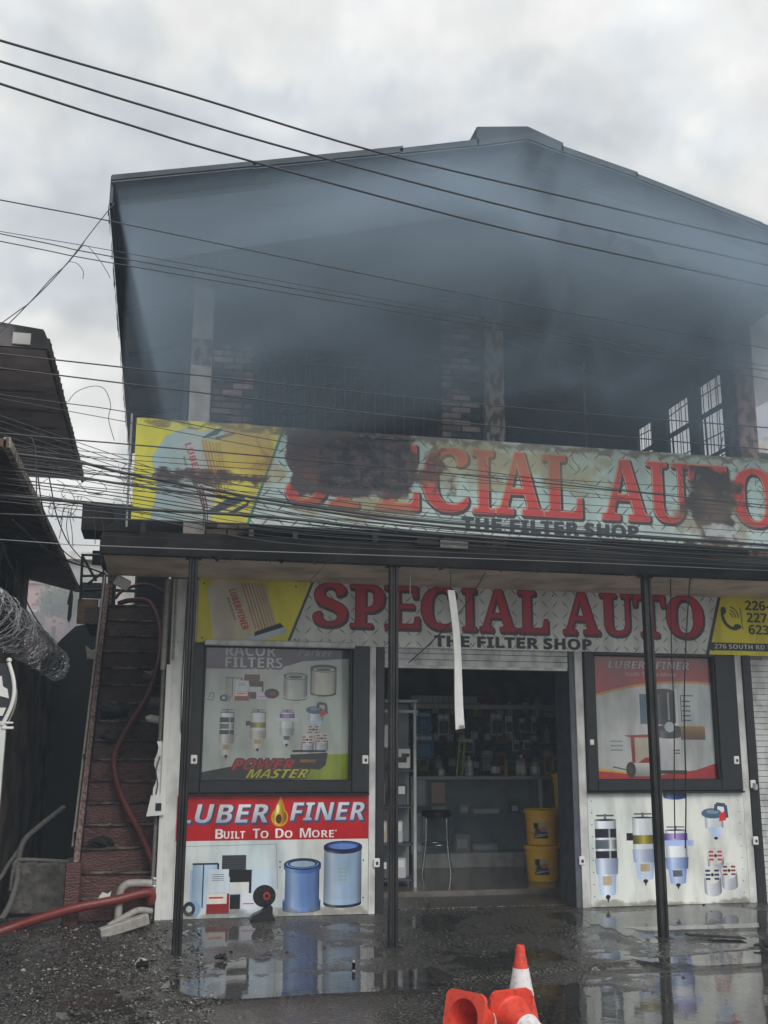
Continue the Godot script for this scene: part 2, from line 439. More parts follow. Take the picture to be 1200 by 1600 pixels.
func lower_sign() -> Image:
	var sh := Sheet.new(0.38, 8.6, 2.57, 3.215, 2048, C(178, 180, 178))
	sh.rect(0.38, 8.6, 2.57, 3.23, Color.WHITE, [[0.0, C(224, 227, 226)], [0.5, C(214, 218, 217)], [1.0, C(226, 229, 226)]], true)
	tread(sh, 1.2, 6.1, 2.55, 3.25, 0.115, C(112, 113, 114), C(214, 214, 212))
	sh.poly([Vector2(0.3, 2.5), Vector2(1.235, 2.5), Vector2(1.54, 3.3), Vector2(0.3, 3.3)], C(218, 208, 44), [[0.0, C(226, 216, 36)], [1.0, C(240, 232, 70)]])
	sh.poly([Vector2(1.235, 2.5), Vector2(1.262, 2.5), Vector2(1.567, 3.3), Vector2(1.54, 3.3)], C(60, 80, 100))
	# the box and seal drawn on the yellow end
	sh.poly([Vector2(0.55, 2.55), Vector2(0.46, 3.10), Vector2(0.53, 3.205), Vector2(1.03, 3.18), Vector2(1.18, 2.72), Vector2(0.8, 2.55)], C(216, 208, 190), [[0.0, C(226, 222, 210)], [1.0, C(206, 190, 150)]])
	for i in 7:
		var x := 0.80 + i * 0.033
		sh.line([Vector2(x, 3.18), Vector2(x + 0.155, 2.72)], 0.009, C(150, 96, 60) if i < 4 else C(176, 150, 110))
	sh.poly([Vector2(0.93, 2.66), Vector2(1.22, 2.76), Vector2(1.27, 2.72), Vector2(1.24, 2.67), Vector2(0.8, 2.55), Vector2(0.7, 2.55)], C(196, 214, 224))
	sh.poly([Vector2(0.95, 2.69), Vector2(1.20, 2.785), Vector2(1.235, 2.745), Vector2(0.94, 2.645)], C(36, 38, 44))
	text(sh, "LUBER/FINER", "Droid Sans bold", Transform2D(Vector2(0.155, -0.40), Vector2(0.062, 0.02), Vector2(0.675, 3.10)), C(196, 36, 40))
	text(sh, "Built to do more", "Droid Sans bold", Transform2D(Vector2(0.08, -0.22), Vector2(0.022, 0.008), Vector2(0.66, 3.02)), C(80, 70, 70))
	for l in [["S",1.533,1.876,2.770,3.205],["P",1.916,2.264,2.768,3.200],["E",2.277,2.637,2.766,3.200],["C",2.665,3.030,2.764,3.205],["I",3.107,3.253,2.763,3.200],["A",3.295,3.691,2.761,3.200],["L",3.719,4.042,2.760,3.200],["A",4.222,4.632,2.757,3.200],["U",4.646,5.032,2.755,3.200],["T",5.032,5.401,2.753,3.200],["O",5.423,5.852,2.751,3.205]]:
		var f := fit(l[1], l[2], l[3], l[4])
		text(sh, l[0], "Droid Serif bold", Transform2D(f.x, f.y, f.origin + Vector2(0.012, -0.02)), C(66, 62, 70), 0.016, C(66, 62, 70))
		text(sh, l[0], "Droid Serif bold", f, C(192, 36, 58), 0.012, C(120, 22, 40), Vector2.ZERO, [[0.0, C(206, 50, 70)], [0.5, C(196, 38, 60)], [1.0, C(170, 26, 48)]], true)
	text(sh, "THE FILTER SHOP", "Droid Sans bold", fit(2.80, 4.53, 2.587, 2.70), C(40, 42, 46), 0.004, C(40, 42, 46))
	# phone end
	sh.poly([Vector2(5.86, 2.5), Vector2(8.7, 2.5), Vector2(8.7, 3.3), Vector2(6.09, 3.3)], C(238, 224, 46))
	sh.poly([Vector2(5.84, 2.5), Vector2(5.88, 2.5), Vector2(6.11, 3.3), Vector2(6.075, 3.3)], C(52, 56, 66))
	sh.poly([Vector2(5.895, 2.62), Vector2(8.7, 2.62), Vector2(8.7, 2.705), Vector2(5.915, 2.705)], C(40, 44, 50))
	text(sh, "276 SOUTH RD LACYTOWN", "Droid Sans bold", fit(5.97, 7.1, 2.638, 2.69), C(226, 226, 220))
	var y := 3.075
	for t in [["226-", 6.375], ["227-", 6.385], ["623-", 6.40]]:
		text(sh, t[0], "Droid Sans bold", fit(t[1], t[1] + 0.30, y, y + 0.105), C(50, 48, 44)); y -= 0.135
	sh.line([Vector2(6.33, 2.86), Vector2(6.31, 3.09)], 0.008, C(60, 58, 50))
	# handset and its waves
	var hp := []
	for i in 13: hp.append(Vector2(6.24 + cos(PI * (0.92 + 0.62 * i / 12.0)) * 0.15, 3.02 + sin(PI * (0.92 + 0.62 * i / 12.0)) * 0.16))
	sh.line(hp, 0.035, C(46, 50, 54)); sh.ell(6.105, 3.06, 0.034, 0.042, C(46, 50, 54)); sh.ell(6.265, 2.885, 0.046, 0.03, C(46, 50, 54))
	for r in [0.05, 0.085, 0.12]:
		var wv := []
		for i in 9: wv.append(Vector2(6.165 + cos(i / 8.0 * 1.35) * r, 2.985 + sin(i / 8.0 * 1.35) * r))
		sh.line(wv, 0.012, C(46, 50, 54))
	sh.dirt(0.12, 4)
	return sh.im

func upper_sign() -> Image:
	var sh := Sheet.new(-0.28, 8.6, 3.53, 4.46, 2048, C(190, 205, 196))
	sh.rect(-0.3, 8.7, 3.5, 4.5, Color.WHITE, [[0.0, C(206, 216, 200)], [0.45, C(200, 228, 222)], [1.0, C(228, 240, 236)]], true)
	tread(sh, 0.7, 8.6, 3.5, 4.46, 0.135, C(96, 104, 100), C(226, 232, 222))
	sh.poly([Vector2(-0.3, 3.5), Vector2(0.72, 3.5), Vector2(1.05, 4.5), Vector2(-0.3, 4.5)], C(216, 204, 40), [[0.0, C(232, 224, 40)], [0.55, C(236, 226, 74)], [1.0, C(240, 222, 84)]])
	sh.poly([Vector2(0.72, 3.5), Vector2(0.745, 3.5), Vector2(1.075, 4.5), Vector2(1.05, 4.5)], C(60, 140, 130))
	sh.poly([Vector2(-0.12, 3.5), Vector2(-0.07, 3.8), Vector2(-0.13, 4.1), Vector2(-0.02, 4.30), Vector2(0.12, 4.38), Vector2(0.26, 4.40), Vector2(0.46, 3.9), Vector2(0.42, 3.5)], C(190, 208, 212), [[0.0, C(168, 200, 206)], [1.0, C(206, 204, 190)]])
	sh.poly([Vector2(0.24, 4.36), Vector2(0.52, 4.42), Vector2(0.62, 4.34), Vector2(0.45, 4.3), Vector2(0.3, 4.27)], C(190, 206, 196))
	sh.poly([Vector2(0.30, 4.30), Vector2(0.44, 4.345), Vector2(0.50, 4.42), Vector2(0.43, 4.40), Vector2(0.33, 4.33)], C(70, 96, 98))
	sh.poly([Vector2(0.42, 4.32), Vector2(0.6, 4.385), Vector2(0.6, 4.36), Vector2(0.44, 4.30)], C(70, 90, 92))
	for i in 6:
		sh.line([Vector2(0.31 + i * 0.03, 4.29 - i * 0.004), Vector2(0.44 + i * 0.026, 3.78)], 0.010, C(176, 92, 44) if i < 3 else C(190, 160, 80))
	text(sh, "LUBER", "Droid Sans bold", Transform2D(Vector2(0.10, -0.28), Vector2(0.055, 0.02), Vector2(0.155, 4.24)), C(204, 44, 56))
	text(sh, "FINER", "Droid Sans bold", Transform2D(Vector2(0.07, -0.26), Vector2(0.055, 0.015), Vector2(0.265, 3.9)), C(196, 70, 100))
	text(sh, "Built to do", "Droid Sans bold", Transform2D(Vector2(0.045, -0.19), Vector2(0.02, 0.006), Vector2(0.145, 4.12)), C(80, 84, 90))
	sh.poly([Vector2(0.36, 3.62), Vector2(0.56, 3.76), Vector2(0.72, 3.80), Vector2(0.70, 3.74), Vector2(0.46, 3.62)], C(44, 60, 74))
	sh.poly([Vector2(0.55, 3.62), Vector2(0.72, 3.72), Vector2(0.76, 3.76), Vector2(0.74, 3.70), Vector2(0.62, 3.62)], C(40, 50, 60))
	for l in [["S",1.083,1.462,3.738,4.365],["P",1.493,1.892,3.739,4.363],["E",1.922,2.329,3.740,4.362],["C",2.372,2.812,3.741,4.360],["I",2.868,3.066,3.742,4.359],["A",3.092,3.565,3.742,4.357],["L",3.577,3.960,3.743,4.356],["A",4.179,4.667,3.745,4.353],["U",4.666,5.101,3.746,4.352],["T",5.120,5.528,3.747,4.350],["O",5.590,6.079,3.748,4.348]]:
		var f := fit(l[1], l[2], l[3], l[4])
		text(sh, l[0], "Droid Serif bold", Transform2D(f.x, f.y, f.origin + Vector2(0.008, -0.012)), C(90, 24, 22), 0.024, C(70, 36, 32))
		text(sh, l[0], "Droid Serif bold", f, C(218, 58, 44), 0.010, C(236, 170, 140), Vector2(-0.004, 0.006), [[0.0, C(238, 74, 56)], [0.6, C(240, 66, 48)], [1.0, C(226, 50, 40)]], true)
	text(sh, "THE FILTER SHOP", "Droid Sans bold", fit(2.749, 4.538, 3.572, 3.695), C(48, 50, 58), 0.006, C(48, 50, 58))
	# heat browning, scorched bands and holes in the print
	sh.burn(2.25, 4.3, 3.95, 4.5, C(178, 158, 104), 0.55, 0.16, 1.4, 21)
	sh.burn(0.3, 1.1, 3.9, 4.6, C(200, 150, 70), 0.5, 0.12, 1.2, 22)
	sh.burn(0.75, 0.95, 3.98, 4.5, C(120, 70, 50), 0.35, 0.09, 1.5, 23)
	sh.burn(1.05, 2.4, 3.6, 3.9, C(190, 160, 90), 0.55, 0.1, 1.5, 24)
	sh.burn(-0.14, 0.95, 3.86, 4.02, C(70, 44, 34), 1.0, 0.07, 2.2, 25)
	sh.burn(1.05, 2.33, 3.82, 4.5, C(78, 56, 54), 1.1, 0.045, 2.0, 26)
	sh.burn(1.10, 1.55, 3.95, 4.4, C(120, 84, 66), 0.5, 0.15, 3.0, 28)
	sh.burn(2.3, 2.7, 3.88, 4.4, C(84, 58, 40), 0.8, 0.14, 2.4, 29)
	sh.burn(5.0, 5.74, 3.38, 4.34, C(62, 46, 36), 1.1, 0.14, 1.5, 30)
	sh.burn(4.8, 6.0, 3.5, 4.2, C(146, 126, 92), 0.55, 0.25, 1.2, 31)
	sh.burn(5.19, 5.58, 3.60, 3.78, C(212, 215, 218), 1.0, 0.04, 2.2, 36)
	sh.burn(-0.3, 8.6, 4.38, 4.5, C(110, 96, 70), 0.7, 0.06, 2.5, 34)
	for i in 26: # cracks
		var a := Vector2(rng.randf_range(1.2, 6.0), rng.randf_range(3.95, 4.4)); var b := a
		for j in 4:
			var c := b + Vector2(rng.randf_range(-0.06, 0.06), -rng.randf_range(0.02, 0.07)); sh.line([b, c], 0.006, C(80, 76, 60)); b = c
	sh.dirt(0.08, 9)
	return sh.im

# products drawn on the posters
func bowl_filter(sh: Sheet, cx: float, top: float, bot: float, w: float, kind: int, tint: Color) -> void:
	var h := top - bot; var d := C(38, 42, 52)
	sh.line([Vector2(cx - w * 0.38, top - h * 0.02), Vector2(cx + w * 0.38, top - h * 0.02)], h * 0.018, C(90, 92, 96)); sh.line([Vector2(cx, top), Vector2(cx, top - h * 0.08)], w * 0.1, C(120, 122, 126))
	var yb := top - h * 0.07
	sh.can(cx - w * 0.46, cx + w * 0.46, top - h * 0.56, yb, h * 0.012, C(222, 228, 236), C(52, 66, 96))
	if kind == 0:
		for i in 3: sh.rect(cx - w * 0.46, cx + w * 0.46, top - h * (0.27 + i * 0.125), top - h * (0.17 + i * 0.125), d, [[0.0, d], [0.6, C(56, 60, 72)], [0.68, C(190, 196, 206)], [0.76, d], [1.0, d]] if i != 1 else [[0.0, C(90, 100, 106)], [0.6, C(120, 130, 136)], [0.7, C(216, 220, 222)], [1.0, C(84, 92, 98)]])
	elif kind == 1:
		sh.rect(cx - w * 0.46, cx + w * 0.46, top - h * 0.43, top - h * 0.31, C(140, 132, 60), [[0.0, C(86, 84, 48)], [0.5, C(196, 186, 96)], [1.0, C(84, 80, 46)]])
		sh.rect(cx - w * 0.72, cx - w * 0.46, top - h * 0.38, top - h * 0.28, d)
	else:
		sh.rect(cx - w * 0.5, cx + w * 0.5, top - h * 0.24, top - h * 0.12, C(140, 120, 180), [[0.0, C(90, 80, 130)], [0.4, C(190, 170, 214)], [1.0, C(98, 84, 140)]])
		sh.rect(cx - w * 0.72, cx + w * 0.76, top - h * 0.32, top - h * 0.23, tint.lightened(0.3))
	sh.poly([Vector2(cx - w * 0.5, top - h * 0.5), Vector2(cx + w * 0.5, top - h * 0.5), Vector2(cx + w * 0.46, top - h * 0.68), Vector2(cx - w * 0.46, top - h * 0.68)], tint, [[0.0, tint.darkened(0.2)], [0.3, tint.lightened(0.5)], [1.0, tint.darkened(0.3)]])
	sh.poly([Vector2(cx - w * 0.4, top - h * 0.68), Vector2(cx + w * 0.4, top - h * 0.68), Vector2(cx + w * 0.33, top - h * 0.9), Vector2(cx, top - h * 0.94), Vector2(cx - w * 0.33, top - h * 0.9)], tint.lightened(0.35), [[0.0, tint], [0.4, tint.lightened(0.6)], [1.0, tint.darkened(0.1)]])
	sh.rect(cx - w * 0.2, cx + w * 0.2, top - h * 0.8, top - h * 0.7, C(190, 176, 150) if kind != 2 else C(110, 116, 124))
	sh.ell(cx, top - h * 0.93, w * 0.1, h * 0.025, d); sh.poly([Vector2(cx - w * 0.06, top - h * 0.94), Vector2(cx + w * 0.06, top - h * 0.94), Vector2(cx, bot)], d)
func spin_on(sh: Sheet, cx: float, cy: float, r: float, c: Color) -> void:
	sh.can(cx - r, cx + r, cy - r * 1.7, cy, r * 0.5, C(186, 190, 200), C(200, 204, 210)); sh.ell(cx, cy, r, r * 0.92, C(206, 206, 204))
	for i in [-1, 0, 1]:
		sh.rect(cx - r * 0.8, cx - r * 0.25, cy + i * r * 0.42 - r * 0.1, cy + i * r * 0.42 + r * 0.1, c); sh.rect(cx + r * 0.25, cx + r * 0.8, cy + i * r * 0.42 - r * 0.1, cy + i * r * 0.42 + r * 0.1, c)
	sh.ell(cx, cy, r * 0.18, r * 0.16, C(30, 30, 34))
func pump(sh: Sheet, cx: float, cy: float, s: float) -> void:
	sh.can(cx - s * 0.5, cx + s * 0.4, cy - s * 0.5, cy, s * 0.12, C(214, 220, 228), C(90, 110, 140))
	sh.poly([Vector2(cx - s * 0.4, cy - s * 0.5), Vector2(cx + s * 0.35, cy - s * 0.5), Vector2(cx + s * 0.2, cy - s * 0.95), Vector2(cx - s * 0.2, cy - s * 0.95)], C(196, 214, 236))
	sh.ell(cx - s * 0.15, cy + s * 0.1, s * 0.5, s * 0.22, C(96, 116, 140)); sh.ell(cx - s * 0.1, cy + s * 0.17, s * 0.3, s * 0.1, C(140, 156, 172))
	sh.line([Vector2(cx + s * 0.05, cy + s * 0.2), Vector2(cx + s * 0.1, cy + s * 0.5), Vector2(cx + s * 0.55, cy + s * 0.45), Vector2(cx + s * 0.6, cy - s * 0.1)], s * 0.16, C(80, 96, 118))
	sh.poly([Vector2(cx + s * 0.2, cy - s * 0.25), Vector2(cx + s * 0.55, cy - s * 0.2), Vector2(cx + s * 0.5, cy + s * 0.2), Vector2(cx + s * 0.25, cy + s * 0.05)], C(206, 60, 70))
	sh.ell(cx, cy - s * 0.98, s * 0.1, s * 0.06, C(40, 44, 50))
func boxes_group(sh: Sheet, x: float, y: float, s: float, blue: bool) -> void: # cartons, panel filter and a black disc
	var k1 := C(176, 204, 232) if blue else C(188, 190, 184)
	sh.rect(x, x + s * 0.42, y + s * 0.1, y + s * 0.9, k1, [[0.0, k1.darkened(0.15)], [0.5, k1.lightened(0.2)], [1.0, k1]]); sh.line([Vector2(x, y + s * 0.9), Vector2(x + s * 0.42, y + s * 0.9), Vector2(x + s * 0.42, y + s * 0.7)], s * 0.03, C(40, 42, 48)); sh.line([Vector2(x + s * 0.18, y + s * 0.12), Vector2(x + s * 0.18, y + s * 0.88)], s * 0.02, C(70, 76, 84))
	sh.rect(x + s * 0.48, x + s * 0.88, y + s * 0.66, y + s * 1.05, C(74, 78, 84) if blue else C(112, 62, 60))
	for i in 8: sh.line([Vector2(x + s * 0.48, y + s * (0.7 + i * 0.045)), Vector2(x + s * 0.88, y + s * (0.7 + i * 0.045))], s * 0.012, C(52, 56, 60) if blue else C(90, 50, 50))
	sh.rect(x + s * 0.62, x + s * 0.98, y + s * 0.36, y + s * 0.78, C(36, 38, 42) if blue else C(86, 52, 52)); sh.rect(x + s * 0.62, x + s * 0.94, y + s * 0.36, y + s * 0.56, C(214, 216, 216))
	sh.rect(x + s * 0.26, x + s * 0.60, y + s * 0.38, y + s * 0.8, C(206, 216, 226)); 
	for i in 4: sh.line([Vector2(x + s * 0.33, y + s * (0.6 + i * 0.035)), Vector2(x + s * 0.52, y + s * (0.6 + i * 0.035))], s * 0.012, C(130, 138, 150))
	sh.rect(x + s * 0.25, x + s * 0.62, y, y + s * 0.36, C(150, 44, 50)); sh.rect(x + s * 0.25, x + s * 0.58, y + s * 0.18, y + s * 0.36, C(224, 220, 210)); sh.line([Vector2(x + s * 0.29, y + s * 0.29), Vector2(x + s * 0.52, y + s * 0.29)], s * 0.03, C(190, 60, 60))
	sh.rect(x + s * 0.63, x + s * 0.82, y + s * 0.08, y + s * 0.34, C(40, 42, 48)); sh.rect(x + s * 0.8, x + s * 1.08, y + s * 0.06, y + s * 0.36, C(212, 218, 228)); sh.line([Vector2(x + s * 0.85, y + s * 0.17), Vector2(x + s * 1.03, y + s * 0.17)], s * 0.02, C(200, 90, 100))
	sh.ell(x + s * 1.2, y + s * 0.3, s * 0.19, s * 0.2, C(34, 35, 38))
	for i in 12: sh.line([Vector2(x + s * 1.2, y + s * 0.3) + Vector2(cos(i * 0.52), sin(i * 0.52)) * s * 0.09, Vector2(x + s * 1.2, y + s * 0.3) + Vector2(cos(i * 0.52), sin(i * 0.52)) * s * 0.17], s * 0.02, C(66, 66, 70))
	sh.ell(x + s * 1.24, y + s * 0.3, s * 0.06, s * 0.075, C(170, 60, 60)); sh.ell(x + s * 1.24, y + s * 0.3, s * 0.03, s * 0.04, C(40, 40, 44))
	sh.ell(x + s * 0.03, y + s * 0.1, s * 0.13, s * 0.15, C(150, 178, 206) if blue else C(150, 152, 150)); sh.ell(x - s * 0.03, y + s * 0.1, s * 0.1, s * 0.13, C(50, 60, 70)); sh.ell(x - s * 0.03, y + s * 0.1, s * 0.05, s * 0.06, C(190, 200, 206))

func left_poster() -> Image:
	var sh := Sheet.new(0.47, 1.93, 1.26, 2.54, 640, C(186, 194, 190))
	sh.rect(0.4, 2.0, 1.2, 2.6, Color.WHITE, [[0.0, C(178, 186, 184)], [0.5, C(196, 203, 198)], [1.0, C(186, 196, 190)]])
	sh.poly([Vector2(0.4, 2.33), Vector2(0.9, 2.335), Vector2(1.25, 2.36), Vector2(1.45, 2.42), Vector2(2.0, 2.46), Vector2(2.0, 2.6), Vector2(0.4, 2.6)], C(82, 66, 96))
	text(sh, "RACOR", "Droid Sans bold", fit(0.66, 1.17, 2.46, 2.575), C(206, 206, 214), 0.012, C(58, 50, 74))
	text(sh, "FILTERS", "Droid Sans bold", fit(0.66, 1.24, 2.345, 2.45), C(206, 206, 214), 0.014, C(58, 50, 74))
	text(sh, "Parker", "Droid Sans bold", fit(1.40, 1.74, 2.47, 2.545, 0.25), C(140, 140, 160))
	sh.can(1.255, 1.50, 2.06, 2.275, 0.03, C(196, 200, 196), C(70, 76, 84), true); sh.can(1.255, 1.50, 2.055, 2.065, 0.03, C(96, 104, 112), C(196, 200, 196)); sh.can(1.265, 1.49, 2.075, 2.26, 0.03, C(196, 200, 196), C(90, 96, 104), true)
	sh.can(1.53, 1.80, 2.10, 2.36, 0.03, C(70, 76, 86), C(64, 70, 78), true); sh.can(1.54, 1.79, 2.115, 2.34, 0.028, C(206, 208, 190), C(60, 66, 76), true)
	sh.xf = Transform2D(Vector2(1.5, 0), Vector2(0, 0.95), Vector2(0.64, 2.02)); boxes_group(sh, 0.02, 0.0, 0.26, false); sh.xf = Transform2D()
	sh.line([Vector2(0.49, 2.03), Vector2(0.55, 2.02), Vector2(0.56, 2.09), Vector2(0.53, 2.10), Vector2(0.51, 2.05)], 0.008, C(110, 114, 116))
	bowl_filter(sh, 0.70, 1.94, 1.45, 0.155, 0, C(196, 196, 190)); bowl_filter(sh, 1.01, 1.94, 1.52, 0.17, 1, C(200, 198, 180)); bowl_filter(sh, 1.30, 1.94, 1.57, 0.15, 2, C(190, 194, 200))
	pump(sh, 1.60, 1.92, 0.17)
	for s in [[1.57, 1.745], [1.51, 1.645], [1.655, 1.66]]: spin_on(sh, s[0], s[1], 0.065, C(150, 104, 60))
	sh.poly([Vector2(0.4, 1.2), Vector2(2.0, 1.2), Vector2(2.0, 1.515), Vector2(1.6, 1.50), Vector2(1.2, 1.44), Vector2(0.75, 1.385), Vector2(0.4, 1.32)], C(150, 164, 50), [[0.0, C(44, 48, 40)], [0.5, C(60, 66, 40)], [0.72, C(150, 164, 50)], [1.0, C(158, 172, 52)]])
	sh.poly([Vector2(0.4, 1.2), Vector2(1.35, 1.2), Vector2(1.42, 1.46), Vector2(1.2, 1.44), Vector2(0.75, 1.385), Vector2(0.4, 1.32)], C(40, 44, 44))
	sh.poly([Vector2(1.34, 1.50), Vector2(1.72, 1.52), Vector2(1.70, 1.40), Vector2(1.64, 1.355), Vector2(1.36, 1.38)], C(40, 42, 48)); sh.rect(1.44, 1.60, 1.425, 1.455, C(150, 110, 50)); sh.line([Vector2(1.36, 1.535), Vector2(1.70, 1.535)], 0.02, C(50, 52, 56))
	text(sh, "POWER", "Droid Sans bold", fit(0.76, 1.36, 1.355, 1.455, 0.5), C(176, 44, 56), 0.014, C(90, 30, 36))
	text(sh, "MASTER", "Droid Sans bold", fit(0.90, 1.50, 1.275, 1.362, 0.6), C(196, 190, 40), 0.012, C(70, 70, 40))
	sh.dirt(0.12, 12)
	return sh.im

func left_panel() -> Image:
	var sh := Sheet.new(0.19, 2.15, 0.0, 1.125, 768, C(214, 218, 216))
	sh.rect(0.1, 2.2, -0.1, 0.72, Color.WHITE, [[0.0, C(214, 219, 217)], [0.45, C(200, 214, 220)], [0.7, C(222, 225, 222)], [1.0, C(214, 217, 214)]])
	sh.rect(0.1, 2.2, 0.705, 1.2, C(200, 30, 44), [[0.0, C(206, 42, 54)], [0.6, C(196, 26, 42)], [1.0, C(180, 22, 38)]], true)
	var wh := [[0.0, C(232, 234, 240)], [0.5, C(214, 218, 230)], [1.0, C(176, 184, 206)]]
	text(sh, "LUBER", "Droid Sans bold", fit(0.205, 1.10, 0.87, 1.045, 0.22), C(226, 228, 236), 0.012, C(86, 88, 116), Vector2(0.01, -0.012), wh, true)
	text(sh, "FINER", "Droid Sans bold", fit(1.33, 2.10, 0.885, 1.055, 0.22), C(226, 228, 236), 0.012, C(86, 88, 116), Vector2(0.01, -0.012), wh, true)
	var dp := [Vector2(1.235, 1.125)]
	for i in 19: dp.append(Vector2(1.225 + cos(0.7 + PI * 2 * 0.78 * -i / 18.0 + 0.2) * 0.088, 0.915 + sin(0.7 + PI * 2 * 0.78 * -i / 18.0 + 0.2) * 0.088))
	sh.poly(dp, C(210, 160, 40)); 
	var dq := []
	for p in dp: dq.append((p - Vector2(1.225, 0.93)) * 0.82 + Vector2(1.225, 0.93))
	sh.poly(dq, C(200, 150, 30), [[0.0, C(160, 120, 30)], [0.3, C(246, 230, 120)], [0.6, C(190, 150, 30)], [1.0, C(120, 80, 24)]])
	sh.ell(1.215, 0.90, 0.03, 0.045, C(96, 60, 24)); sh.ell(1.205, 1.0, 0.016, 0.04, C(250, 244, 190))
	for w in [["B", 0.58, 0.66, 0.09], ["UILT", 0.665, 0.88, 0.07], ["T", 0.955, 1.03, 0.09], ["O", 1.035, 1.115, 0.07], ["D", 1.185, 1.27, 0.09], ["O", 1.28, 1.36, 0.07], ["M", 1.435, 1.55, 0.09], ["ORE", 1.56, 1.79, 0.07]]:
		text(sh, w[0], "Droid Sans bold", fit(w[1], w[2], 0.722, 0.722 + w[3]), C(236, 236, 236))
	sh.ell(1.81, 0.785, 0.009, 0.009, C(230, 220, 220))
	sh.rect(0.35, 1.2, 0.16, 0.44, C(182, 204, 230), [[0.0, C(170, 196, 226)], [1.0, C(204, 218, 230)]])
	sh.line([Vector2(0.19, 0.655), Vector2(1.2, 0.665)], 0.006, C(160, 166, 168)); sh.line([Vector2(1.2, 0.66), Vector2(1.22, 0.25)], 0.006, C(150, 158, 162))
	sh.xf = Transform2D(Vector2(1.28, 0), Vector2(0, 1.08), Vector2(0.33, 0.02)); boxes_group(sh, 0.03, 0.015, 0.47, true); sh.xf = Transform2D()
	var b1 := C(120, 152, 206)
	sh.can(1.275, 1.66, 0.055, 0.14, 0.03, C(70, 112, 190), b1); sh.can(1.295, 1.645, 0.06, 0.47, 0.03, b1, C(60, 84, 130), true); sh.can(1.28, 1.66, 0.44, 0.475, 0.055, C(90, 128, 190), C(40, 60, 100), true); sh.ell(1.47, 0.48, 0.15, 0.038, C(40, 56, 86)); sh.ell(1.47, 0.476, 0.13, 0.03, C(160, 184, 206))
	sh.can(1.69, 2.08, 0.10, 0.2, 0.04, C(34, 44, 76), C(34, 44, 76)); sh.can(1.69, 2.08, 0.125, 0.62, 0.04, C(168, 192, 220), C(34, 44, 76)); sh.can(1.685, 2.085, 0.615, 0.635, 0.052, C(36, 48, 84), C(34, 46, 80)); sh.ell(1.885, 0.64, 0.165, 0.036, C(60, 96, 170)); sh.ell(1.885, 0.635, 0.14, 0.028, C(110, 140, 196))
	for i in 30:
		sh.line([Vector2(1.30 + i * 0.0118, 0.075), Vector2(1.30 + i * 0.0118, 0.43)], 0.003, Color(0.1, 0.16, 0.34, 0.22)); sh.line([Vector2(1.70 + i * 0.0128, 0.14), Vector2(1.70 + i * 0.0128, 0.59)], 0.003, Color(0.2, 0.3, 0.45, 0.22))
	for i in 4: sh.line([Vector2(1.85, 0.32 + i * 0.035), Vector2(1.93, 0.32 + i * 0.035)], 0.01, C(150, 180, 150))
	for p in [[0.22, 0.1], [0.22, 0.38], [0.24, 0.6], [2.1, 0.15], [2.1, 0.5], [1.24, 0.5], [1.24, 0.45]]: sh.ell(p[0], p[1], 0.008, 0.008, C(90, 88, 84))
	sh.burn(0.15, 2.2, -0.06, 0.08, C(120, 116, 108), 0.5, 0.05, 2.0, 40)
	sh.dirt(0.12, 14)
	return sh.im

